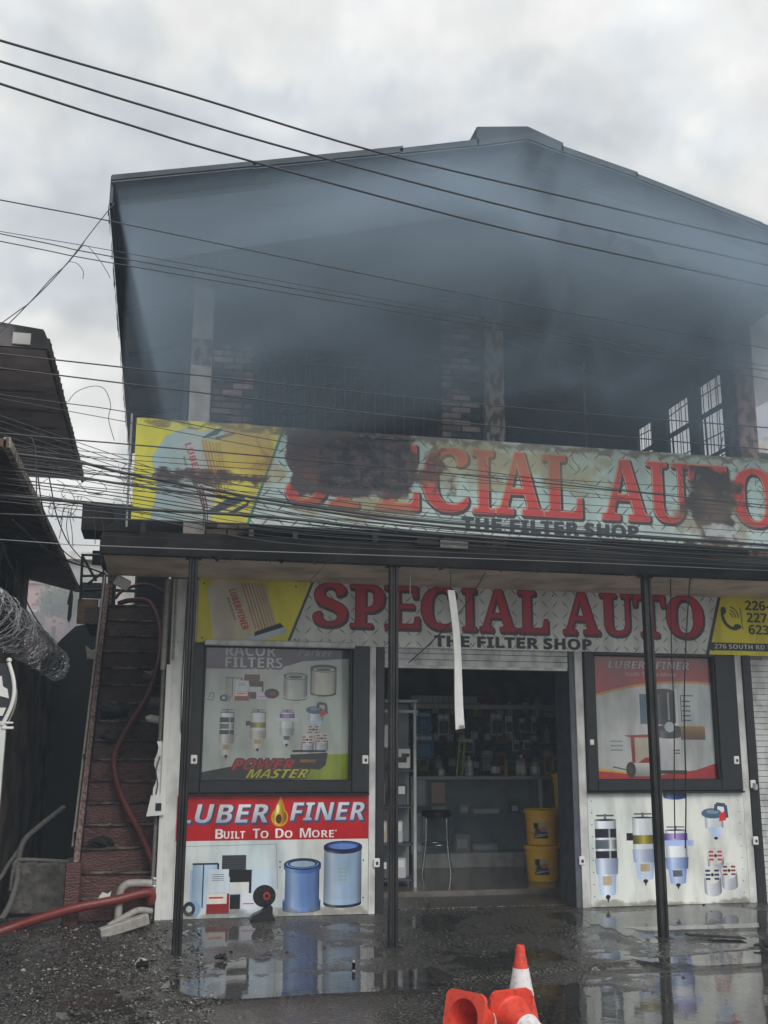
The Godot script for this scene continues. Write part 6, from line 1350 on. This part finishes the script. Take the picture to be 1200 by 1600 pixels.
func cables() -> void:
	cable("power_cable","thick overhead cable crossing the sky, topmost of the three above the roof","three long cables over the roof",0.0086,[V(-4.62,5.18,6.42),V(-1.11,5.74,4.60),V(0.05,5.93,4.00),V(1.47,6.04,3.42),V(3.35,6.21,2.80),V(5.58,6.33,2.20),V(9.43,6.54,1.16)])
	cable("power_cable","thick overhead cable crossing the sky, middle one of the three above the roof","three long cables over the roof",0.0086,[V(-4.60,5.14,6.47),V(-1.10,5.60,4.60),V(-0.20,5.72,4.12),V(0.90,5.82,3.64),V(2.95,5.96,2.92),V(5.56,6.11,2.20),V(9.41,6.32,1.14)])
	cable("power_cable","thick overhead cable crossing the sky, lowest of the three above the roof","three long cables over the roof",0.0086,[V(-4.58,5.09,6.51),V(-1.09,5.45,4.60),V(-0.35,5.53,4.20),V(0.47,5.60,3.82),V(2.69,5.74,3.00),V(5.54,5.89,2.20),V(9.39,6.10,1.12)])
	cable("overhead_cable","single dark cable left of the roof, passing just under the eave corner","overhead cables",0.0050,[V(-5.09,5.16,4.44),V(-1.23,5.32,3.40),V(-0.46,5.35,3.19),V(2.20,5.35,2.59),V(5.62,5.34,2.00),V(9.56,5.33,1.31)])
	cable("overhead_cable","thin cable in the sky left of the building, upper line of the close three","overhead cables",0.0029,[V(-5.15,5.08,4.08),V(-1.25,5.18,3.20),V(-0.45,5.20,3.02),V(2.22,5.20,2.51),V(5.60,5.16,2.00),V(9.56,5.12,1.40)])
	cable("overhead_cable","cable in the sky left of the building, middle line of the close three","overhead cables",0.0043,[V(-5.18,5.28,3.90),V(-1.26,5.21,3.10),V(-0.46,5.19,2.94),V(2.29,5.18,2.46),V(5.60,5.11,2.00),V(9.56,5.02,1.45)])
	cable("overhead_cable","cable in the sky left of the building, lowest line of the close three","overhead cables",0.0043,[V(-5.21,5.30,3.72),V(-1.28,5.20,3.00),V(-0.46,5.18,2.85),V(2.66,5.14,2.37),V(5.59,5.03,2.00),V(9.56,4.89,1.50)])
	cable("overhead_cable","cable crossing in front of the upper balcony openings, higher of the two","overhead cables",0.0058,[V(-5.18,4.28,3.50),V(-1.24,4.40,2.80),V(0.16,4.44,2.55),V(2.90,4.51,2.14),V(5.68,4.61,1.80),V(9.65,4.76,1.31)])
	cable("overhead_cable","cable crossing in front of the upper balcony openings, lower of the two","overhead cables",0.0058,[V(-5.17,4.26,3.50),V(-1.23,4.29,2.80),V(0.17,4.30,2.55),V(2.23,4.31,2.23),V(5.66,4.39,1.80),V(9.63,4.48,1.30)])
	cable("overhead_cable","thin cable running over the top edge of the yellow sign corner","overhead cables",0.0036,[V(-5.19,4.23,3.24),V(-1.25,4.15,2.60),V(-0.34,4.13,2.45),V(0.92,4.02,2.27),V(2.38,3.95,2.07),V(5.68,3.83,1.70),V(9.65,3.67,1.25)])
	cable("overhead_cable","thin cable sloping across the upper half of the yellow sign end","overhead cables",0.0029,[V(-5.18,4.43,3.23),V(-1.24,4.12,2.60),V(-0.36,4.05,2.46),V(0.94,3.94,2.27),V(2.38,3.87,2.07),V(5.67,3.76,1.70),V(9.64,3.62,1.25)])
	cable("overhead_cable","cable crossing the middle of the yellow sign end and the burnt letters","overhead cables",0.0058,[V(-5.20,3.87,3.06),V(-1.24,3.88,2.50),V(-0.30,3.89,2.37),V(0.93,3.90,2.21),V(2.40,3.90,2.03),V(5.68,3.86,1.70),V(9.66,3.82,1.30)])
	cable("bundle_cable","thick cable of the bundle, uppermost heavy line at the left of the sign","cable bundle in front of the upper sign",0.0122,[V(-5.19,3.93,3.00),V(-1.24,3.76,2.40),V(-0.68,3.74,2.31),V(-0.29,3.68,2.26),V(0.89,3.56,2.10),V(2.43,3.49,1.90),V(5.74,3.50,1.55),V(9.72,3.51,1.13)])
	cable("bundle_cable","thick cable of the bundle, second heavy line below the uppermost one","cable bundle in front of the upper sign",0.0101,[V(-5.18,3.83,3.00),V(-1.23,3.65,2.40),V(-0.67,3.62,2.31),V(-0.29,3.59,2.26),V(0.90,3.53,2.10),V(2.43,3.45,1.90),V(5.74,3.45,1.55),V(9.72,3.44,1.12)])
	cable("bundle_cable","thick cable of the bundle, heavy line along the bottom of the yellow sign end","cable bundle in front of the upper sign",0.0130,[V(-5.17,3.46,3.01),V(-1.21,3.42,2.40),V(-0.76,3.42,2.33),V(-0.28,3.40,2.26),V(0.90,3.42,2.10),V(2.43,3.38,1.90),V(5.73,3.37,1.55),V(9.71,3.37,1.12)])
	cable("bundle_cable","dark cable of the bundle running along the lower edge of the upper sign","cable bundle in front of the upper sign",0.0072,[V(-5.16,3.15,3.00),V(-1.20,3.28,2.40),V(-0.27,3.31,2.26),V(0.90,3.35,2.10),V(2.43,3.34,1.90),V(5.73,3.32,1.55),V(9.71,3.30,1.12)])
	cable("overhead_cable","pale thin wire stretched along the dark edge of the canopy","overhead cables",0.0036,[V(-5.19,3.14,2.69),V(-1.22,3.12,2.20),V(-0.51,3.12,2.11),V(1.64,3.18,1.87),V(3.70,3.23,1.68),V(5.76,3.26,1.50),V(9.74,3.32,1.16)])
	cable("bundle_cable","thin black cable of the bundle, first from the top at the left frame edge","cable bundle in front of the upper sign",0.0036,[V(-5.27,4.08,2.45),V(-1.29,3.88,2.11),V(-0.25,3.82,2.02),V(0.91,3.68,1.93),V(2.45,3.58,1.81),V(5.72,3.53,1.60),V(9.71,3.47,1.34)])
	cable("bundle_cable","thin black cable of the bundle, second from the top at the left frame edge","cable bundle in front of the upper sign",0.0029,[V(-5.21,3.94,2.90),V(-1.25,3.76,2.37),V(-0.25,3.72,2.23),V(0.89,3.59,2.09),V(2.42,3.52,1.92),V(5.71,3.49,1.60),V(9.69,3.47,1.21)])
	cable("bundle_cable","thin black cable of the bundle, third from the top at the left frame edge","cable bundle in front of the upper sign",0.0036,[V(-5.25,4.21,2.46),V(-1.28,3.80,2.11),V(-0.25,3.70,2.02),V(0.91,3.61,1.93),V(2.45,3.53,1.81),V(5.71,3.50,1.60),V(9.70,3.46,1.34)])
	cable("bundle_cable","thin black cable of the bundle, fourth from the top at the left frame edge","cable bundle in front of the upper sign",0.0036,[V(-5.19,3.86,2.98),V(-1.23,3.68,2.41),V(-0.24,3.63,2.27),V(0.89,3.52,2.12),V(2.42,3.47,1.94),V(5.71,3.47,1.60),V(9.69,3.47,1.19)])
	cable("bundle_cable","thin black cable of the bundle, fifth from the top at the left frame edge","cable bundle in front of the upper sign",0.0029,[V(-5.21,4.05,2.73),V(-1.25,3.68,2.27),V(-0.24,3.58,2.15),V(0.90,3.49,2.03),V(2.43,3.44,1.88),V(5.71,3.43,1.60),V(9.69,3.43,1.26)])
	cable("bundle_cable","thin black cable of the bundle, sixth from the top at the left frame edge","cable bundle in front of the upper sign",0.0043,[V(-5.14,3.68,3.25),V(-1.20,3.58,2.57),V(-0.23,3.55,2.40),V(0.88,3.44,2.22),V(2.40,3.41,2.00),V(5.71,3.43,1.60),V(9.68,3.46,1.12)])
	cable("bundle_cable","thin black cable of the bundle, seventh from the top at the left frame edge","cable bundle in front of the upper sign",0.0043,[V(-5.14,3.75,3.21),V(-1.20,3.53,2.54),V(-0.23,3.48,2.38),V(0.89,3.40,2.20),V(2.40,3.38,1.99),V(5.71,3.41,1.60),V(9.68,3.45,1.13)])
	cable("bundle_cable","thin black cable of the bundle, eighth from the top at the left frame edge","cable bundle in front of the upper sign",0.0043,[V(-5.23,3.83,2.58),V(-1.26,3.59,2.18),V(-0.24,3.52,2.08),V(0.91,3.42,1.97),V(2.44,3.38,1.84),V(5.70,3.38,1.60),V(9.69,3.39,1.30)])
	cable("bundle_cable","thin black cable of the bundle, ninth from the top at the left frame edge","cable bundle in front of the upper sign",0.0029,[V(-5.12,3.69,3.31),V(-1.19,3.47,2.60),V(-0.23,3.41,2.42),V(0.89,3.31,2.24),V(2.39,3.32,2.02),V(5.70,3.37,1.60),V(9.67,3.44,1.10)])
	cable("bundle_cable","thin black cable of the bundle, tenth from the top at the left frame edge","cable bundle in front of the upper sign",0.0036,[V(-5.21,3.92,2.60),V(-1.25,3.52,2.20),V(-0.23,3.42,2.09),V(0.91,3.34,1.98),V(2.44,3.32,1.85),V(5.70,3.34,1.60),V(9.69,3.35,1.30)])
	cable("bundle_cable","thin black cable of the bundle, eleventh from the top at the left frame edge","cable bundle in front of the upper sign",0.0043,[V(-5.19,3.61,2.82),V(-1.23,3.46,2.32),V(-0.23,3.43,2.19),V(0.91,3.31,2.06),V(2.43,3.30,1.90),V(5.70,3.32,1.60),V(9.68,3.34,1.24)])
	cable("bundle_cable","thin black cable of the bundle, twelfth from the top at the left frame edge","cable bundle in front of the upper sign",0.0043,[V(-5.23,3.64,2.49),V(-1.25,3.46,2.13),V(-0.23,3.42,2.04),V(0.92,3.29,1.94),V(2.45,3.28,1.82),V(5.70,3.31,1.60),V(9.69,3.34,1.33)])
	cable("bundle_cable","thin black cable of the bundle, thirteenth from the top at the left frame edge","cable bundle in front of the upper sign",0.0036,[V(-5.12,3.48,3.26),V(-1.19,3.34,2.57),V(-0.22,3.31,2.40),V(0.89,3.19,2.22),V(2.40,3.21,2.00),V(5.69,3.28,1.60),V(9.66,3.35,1.11)])
	cable("bundle_cable","thin black cable slanting down across the yellow sign end, first from the top","cable bundle in front of the upper sign",0.0029,[V(-2.62,4.45,2.41),V(-0.70,3.93,2.20),V(0.11,3.72,2.11),V(1.18,3.50,2.00),V(2.80,3.41,1.84),V(5.70,3.40,1.60),V(9.69,3.39,1.27)])
	cable("bundle_cable","thin black cable slanting down across the yellow sign end, second from the top","cable bundle in front of the upper sign",0.0029,[V(-2.62,4.40,2.41),V(-0.70,3.89,2.20),V(0.11,3.67,2.11),V(1.18,3.47,2.00),V(2.79,3.39,1.84),V(5.70,3.38,1.60),V(9.69,3.36,1.26)])
	cable("bundle_cable","thin black cable slanting down across the yellow sign end, third from the top","cable bundle in front of the upper sign",0.0029,[V(-2.62,4.34,2.41),V(-0.70,3.84,2.20),V(0.11,3.63,2.11),V(1.18,3.45,2.00),V(2.79,3.37,1.84),V(5.70,3.35,1.60),V(9.69,3.32,1.26)])
	cable("bundle_cable","thin black cable slanting down across the yellow sign end, fourth from the top","cable bundle in front of the upper sign",0.0029,[V(-2.62,4.28,2.41),V(-0.69,3.79,2.20),V(0.11,3.59,2.11),V(1.18,3.42,2.00),V(2.79,3.36,1.84),V(5.70,3.33,1.60),V(9.68,3.28,1.26)])
	cable("bundle_cable","thin black cable slanting down across the yellow sign end, fifth from the top","cable bundle in front of the upper sign",0.0029,[V(-2.62,4.23,2.41),V(-0.69,3.75,2.20),V(0.12,3.54,2.11),V(1.18,3.39,2.00),V(2.79,3.34,1.84),V(5.70,3.30,1.60),V(9.68,3.25,1.26)])
	cable("bundle_cable","hair thin cable crossing the red letters of the upper sign, first from the top","cable bundle in front of the upper sign",0.0030,[V(-5.21,3.76,2.92),V(-1.25,3.82,2.40),V(-0.25,3.83,2.27),V(0.88,3.86,2.13),V(2.42,3.92,1.96),V(5.72,4.01,1.65),V(9.71,4.13,1.27)])
	cable("bundle_cable","hair thin cable crossing the red letters of the upper sign, second from the top","cable bundle in front of the upper sign",0.0030,[V(-5.21,3.73,2.92),V(-1.24,3.78,2.40),V(-0.25,3.79,2.27),V(0.88,3.81,2.13),V(2.41,3.85,1.96),V(5.72,3.93,1.65),V(9.70,4.02,1.27)])
	cable("bundle_cable","hair thin cable crossing the red letters of the upper sign, third from the top","cable bundle in front of the upper sign",0.0030,[V(-5.20,3.77,2.92),V(-1.24,3.73,2.40),V(-0.24,3.72,2.27),V(0.89,3.76,2.13),V(2.41,3.78,1.96),V(5.71,3.85,1.65),V(9.69,3.92,1.27)])
	cable("bundle_cable","hair thin cable crossing the red letters of the upper sign, fourth from the top","cable bundle in front of the upper sign",0.0030,[V(-5.20,3.70,2.92),V(-1.24,3.68,2.40),V(-0.24,3.68,2.27),V(0.89,3.71,2.13),V(2.41,3.72,1.96),V(5.70,3.76,1.65),V(9.69,3.82,1.27)])
	cable("bundle_cable","hair thin cable crossing the red letters of the upper sign, fifth from the top","cable bundle in front of the upper sign",0.0030,[V(-5.20,3.62,2.93),V(-1.23,3.64,2.40),V(-0.24,3.65,2.27),V(0.89,3.66,2.13),V(2.41,3.66,1.96),V(5.70,3.68,1.65),V(9.68,3.71,1.27)])
	cable("bundle_cable","hair thin cable crossing the red letters of the upper sign, sixth from the top","cable bundle in front of the upper sign",0.0030,[V(-5.19,3.56,2.93),V(-1.23,3.59,2.40),V(-0.24,3.60,2.27),V(0.89,3.61,2.13),V(2.41,3.59,1.96),V(5.69,3.60,1.65),V(9.67,3.61,1.27)])
	cable("bundle_cable","hair thin cable crossing the red letters of the upper sign, seventh from the top","cable bundle in front of the upper sign",0.0030,[V(-5.19,3.61,2.93),V(-1.22,3.55,2.40),V(-0.23,3.54,2.27),V(0.89,3.57,2.13),V(2.41,3.52,1.96),V(5.68,3.52,1.65),V(9.67,3.52,1.27)])
	cable("service_wire","twisted frayed service wire rising from the left edge to the roof eave","loose wires hanging by the upper sign",0.0043,[V(-2.90,2.44,2.69),V(-1.40,4.91,1.90),V(-1.24,5.18,1.81),V(-1.07,5.45,1.73),V(-0.92,5.72,1.66),V(-0.72,6.13,1.56),V(-0.58,6.40,1.50)])
	cable("service_wire","second strand of the frayed service wire rising to the roof eave","loose wires hanging by the upper sign",0.0043,[V(-3.08,2.70,2.99),V(-1.40,4.96,1.95),V(-1.22,5.19,1.84),V(-1.05,5.50,1.74),V(-0.93,5.69,1.67),V(-0.81,5.94,1.60)])
	cable("service_wire","broken wire end curling down from the frayed service wire, upper one","loose wires hanging by the upper sign",0.0029,[V(-0.88,5.81,1.60),V(-0.80,5.91,1.60),V(-0.69,5.81,1.60),V(-0.60,5.68,1.60),V(-0.57,5.62,1.60)])
	cable("service_wire","broken wire end curling down from the frayed service wire, lower one","loose wires hanging by the upper sign",0.0029,[V(-0.93,5.74,1.60),V(-0.86,5.73,1.60),V(-0.80,5.66,1.60),V(-0.80,5.59,1.60)])
	cable("loose_wire","loose wire arching in the sky gap beside the left eave of the roof","loose wires hanging by the upper sign",0.0029,[V(-0.86,4.48,1.50),V(-0.79,4.58,1.50),V(-0.66,4.64,1.50),V(-0.56,4.62,1.50),V(-0.50,4.48,1.50),V(-0.51,4.35,1.50),V(-0.45,4.16,1.50)])
	cable("loose_wire","cut wire dangling over the top of the upper sign beside the letter C","loose wires hanging by the upper sign",0.0043,[V(2.52,4.79,1.40),V(2.60,4.66,1.40),V(2.63,4.52,1.40),V(2.68,4.36,1.40)])
	cable("drop_cable","thick black drop cable sagging from the bundle to the stair gate post","loose wires hanging by the upper sign",0.0101,[V(-1.22,3.40,1.60),V(-1.18,3.41,1.02),V(-1.09,3.43,0.01),V(-0.97,3.48,-0.86),V(-0.83,3.56,-1.73),V(-0.66,3.62,-2.60)])
	cable("drop_cable","pair of black cables curving down from the bundle beside the neighbour wall, left one","loose wires hanging by the upper sign",0.0058,[V(-1.07,3.83,1.40),V(-1.05,3.64,1.09),V(-1.03,3.53,0.47),V(-0.99,3.54,-0.66),V(-0.90,3.66,-2.20)])
	cable("drop_cable","pair of black cables curving down from the bundle beside the neighbour wall, right one","loose wires hanging by the upper sign",0.0058,[V(-1.01,3.97,1.40),V(-1.00,3.83,0.94),V(-0.99,3.70,0.35),V(-0.95,3.63,-0.69),V(-0.87,3.68,-2.20)])
	cable("drop_cable","dark cable looped on the wall of the neighbouring building at the left","loose wires hanging by the upper sign",0.0058,[V(-1.22,4.33,0.90),V(-1.17,4.21,0.90),V(-1.15,4.04,0.90),V(-1.12,3.68,0.90)])
	cable("drop_cable","dark thin cable crossing the lower left wall towards the coiled wire","loose wires hanging by the upper sign",0.0058,[V(-1.67,4.48,4.31),V(-1.31,3.25,1.60),V(-1.26,3.09,1.26),V(-1.16,2.82,0.58),V(-1.09,2.69,0.20)])
	cable("tangle_wire","thin tangled wire hanging in the gap left of the upper sign","tangled wires in the gap left of the upper sign",0.0025,[V(-0.51,3.80,2.00),V(-0.51,3.77,1.96),V(-0.57,3.74,1.91),V(-0.65,3.67,1.95),V(-0.72,3.66,1.79)])
	cable("tangle_wire","thin tangled wire hanging in the gap left of the upper sign","tangled wires in the gap left of the upper sign",0.0025,[V(-0.90,3.54,2.00),V(-0.89,3.49,1.95),V(-0.91,3.42,1.85),V(-0.85,3.40,1.82),V(-0.79,3.36,1.91)])
	cable("tangle_wire","thin tangled wire hanging in the gap left of the upper sign","tangled wires in the gap left of the upper sign",0.0025,[V(-0.53,3.67,2.00),V(-0.49,3.66,1.93),V(-0.47,3.64,1.86),V(-0.50,3.59,1.95),V(-0.59,3.57,2.00)])
	cable("tangle_wire","thin tangled wire hanging in the gap left of the upper sign","tangled wires in the gap left of the upper sign",0.0025,[V(-0.92,3.67,2.00),V(-1.01,3.66,1.81),V(-1.09,3.63,1.86),V(-1.12,3.58,2.03),V(-1.18,3.54,2.05)])
	cable("tangle_wire","thin tangled wire hanging in the gap left of the upper sign","tangled wires in the gap left of the upper sign",0.0025,[V(-0.76,3.59,2.00),V(-0.72,3.55,1.84),V(-0.73,3.46,1.91),V(-0.72,3.38,2.03),V(-0.71,3.36,1.84)])
	cable("tangle_wire","thin tangled wire hanging in the gap left of the upper sign","tangled wires in the gap left of the upper sign",0.0025,[V(-0.68,3.54,2.00),V(-0.70,3.48,1.81),V(-0.73,3.37,2.02),V(-0.80,3.37,1.99),V(-0.84,3.33,2.02)])
	cable("tangle_wire","thin tangled wire hanging in the gap left of the upper sign","tangled wires in the gap left of the upper sign",0.0025,[V(-0.93,3.78,2.00),V(-0.88,3.83,1.78),V(-0.82,3.72,2.09),V(-0.77,3.70,1.89),V(-0.66,3.70,1.88)])
	cable("tangle_wire","thin tangled wire hanging in the gap left of the upper sign","tangled wires in the gap left of the upper sign",0.0025,[V(-0.30,3.69,2.00),V(-0.33,3.60,1.97),V(-0.28,3.58,1.95),V(-0.26,3.52,1.86),V(-0.20,3.50,1.75)])
	cable("tangle_wire","thin tangled wire hanging in the gap left of the upper sign","tangled wires in the gap left of the upper sign",0.0025,[V(-0.83,3.58,2.00),V(-0.73,3.59,1.93),V(-0.67,3.62,1.83),V(-0.59,3.62,1.77),V(-0.49,3.55,2.02)])
	cable("tangle_wire","thin tangled wire hanging in the gap left of the upper sign","tangled wires in the gap left of the upper sign",0.0025,[V(-0.57,3.49,2.00),V(-0.67,3.51,1.84),V(-0.78,3.49,1.90),V(-0.87,3.47,1.85),V(-0.87,3.35,1.99)])
	cable("tangle_wire","thin tangled wire hanging in the gap left of the upper sign","tangled wires in the gap left of the upper sign",0.0025,[V(-0.38,3.81,2.00),V(-0.37,3.81,1.81),V(-0.28,3.73,2.01),V(-0.27,3.70,1.78),V(-0.31,3.55,2.10)])
	cable("tangle_wire","thin tangled wire hanging in the gap left of the upper sign","tangled wires in the gap left of the upper sign",0.0025,[V(-0.88,3.47,2.00),V(-0.84,3.45,1.83),V(-0.73,3.40,1.99),V(-0.69,3.40,1.83),V(-0.59,3.36,1.94)])
	cable("tangle_wire","thin tangled wire hanging in the gap left of the upper sign","tangled wires in the gap left of the upper sign",0.0025,[V(-0.65,3.53,2.00),V(-0.68,3.49,1.96),V(-0.77,3.45,1.95),V(-0.81,3.44,1.76),V(-0.81,3.30,1.97)])
	cable("tangle_wire","thin tangled wire hanging in the gap left of the upper sign","tangled wires in the gap left of the upper sign",0.0025,[V(-0.71,3.53,2.00),V(-0.64,3.55,1.92),V(-0.60,3.56,1.77),V(-0.54,3.50,1.95),V(-0.46,3.52,1.76)])
	cable("tangle_wire","thin tangled wire hanging in the gap left of the upper sign","tangled wires in the gap left of the upper sign",0.0025,[V(-0.78,3.54,2.00),V(-0.81,3.49,2.06),V(-0.90,3.51,1.81),V(-0.90,3.43,2.00),V(-0.85,3.41,2.06)])
	cable("tangle_wire","thin tangled wire hanging in the gap left of the upper sign","tangled wires in the gap left of the upper sign",0.0025,[V(-0.85,3.66,2.00),V(-0.81,3.67,1.81),V(-0.82,3.59,1.86),V(-0.79,3.51,2.09),V(-0.75,3.49,2.03)])
	cable("tangle_wire","thin tangled wire hanging in the gap left of the upper sign","tangled wires in the gap left of the upper sign",0.0025,[V(-0.90,3.76,2.00),V(-0.95,3.74,2.07),V(-1.06,3.73,2.01),V(-1.15,3.72,1.87),V(-1.23,3.69,1.92)])
	cable("tangle_wire","thin tangled wire hanging in the gap left of the upper sign","tangled wires in the gap left of the upper sign",0.0025,[V(-0.36,3.71,2.00),V(-0.29,3.68,2.04),V(-0.20,3.67,1.96),V(-0.12,3.63,2.03),V(-0.07,3.67,1.79)])
	cable("tangle_wire","thin tangled wire hanging in the gap left of the upper sign","tangled wires in the gap left of the upper sign",0.0025,[V(-0.32,3.83,2.00),V(-0.37,3.78,1.81),V(-0.31,3.66,2.00),V(-0.22,3.67,1.96),V(-0.16,3.60,2.06)])
	cable("tangle_wire","thin tangled wire hanging in the gap left of the upper sign","tangled wires in the gap left of the upper sign",0.0025,[V(-0.40,3.53,2.00),V(-0.34,3.51,2.06),V(-0.31,3.50,1.82),V(-0.21,3.43,2.09),V(-0.17,3.44,1.81)])
	cable("tangle_wire","thin tangled wire hanging in the gap left of the upper sign","tangled wires in the gap left of the upper sign",0.0025,[V(-0.64,3.80,2.00),V(-0.74,3.84,1.82),V(-0.79,3.79,1.92),V(-0.88,3.72,2.07),V(-0.90,3.68,2.01)])
	cable("tangle_wire","thin tangled wire hanging in the gap left of the upper sign","tangled wires in the gap left of the upper sign",0.0025,[V(-0.81,3.71,2.00),V(-0.73,3.70,1.97),V(-0.67,3.63,2.02),V(-0.61,3.60,1.84),V(-0.51,3.56,1.98)])
	cable("tangle_wire","short frayed wire end dangling under the bundle in the sky gap","frayed wire ends in the sky gap",0.0029,[V(-0.79,3.47,1.90),V(-0.80,3.39,1.90),V(-0.80,3.31,1.90),V(-0.81,3.20,1.90)])
	cable("tangle_wire","short frayed wire end dangling under the bundle in the sky gap","frayed wire ends in the sky gap",0.0029,[V(-0.75,3.45,1.90),V(-0.76,3.37,1.90),V(-0.76,3.29,1.90),V(-0.73,3.17,1.90)])
	cable("tangle_wire","short frayed wire end dangling under the bundle in the sky gap","frayed wire ends in the sky gap",0.0029,[V(-0.73,3.45,1.90),V(-0.74,3.38,1.90),V(-0.72,3.29,1.90),V(-0.70,3.14,1.90)])
	cable("tangle_wire","short frayed wire end dangling under the bundle in the sky gap","frayed wire ends in the sky gap",0.0029,[V(-0.49,3.46,1.90),V(-0.50,3.39,1.90),V(-0.47,3.30,1.90),V(-0.48,3.23,1.90)])
	cable("tangle_wire","short frayed wire end dangling under the bundle in the sky gap","frayed wire ends in the sky gap",0.0029,[V(-0.55,3.47,1.90),V(-0.56,3.40,1.90),V(-0.54,3.31,1.90),V(-0.53,3.17,1.90)])
	cable("tangle_wire","short frayed wire end dangling under the bundle in the sky gap","frayed wire ends in the sky gap",0.0029,[V(-0.40,3.53,1.90),V(-0.41,3.46,1.90),V(-0.38,3.37,1.90),V(-0.43,3.32,1.90)])
	cable("tangle_wire","wire tied down across the yellow sign below the bundle","wires tied across the yellow sign",0.0043,[V(0.22,3.74,1.90),V(0.29,3.64,1.80),V(0.33,3.51,1.75),V(0.33,3.40,1.70)])
	cable("tangle_wire","wire tied down across the yellow sign below the bundle","wires tied across the yellow sign",0.0043,[V(0.25,3.72,1.90),V(0.31,3.64,1.80),V(0.34,3.51,1.75),V(0.35,3.38,1.70)])
	cable("tangle_wire","wire tied down across the yellow sign below the bundle","wires tied across the yellow sign",0.0043,[V(0.29,3.71,1.90),V(0.33,3.64,1.80),V(0.36,3.51,1.75),V(0.36,3.36,1.70)])
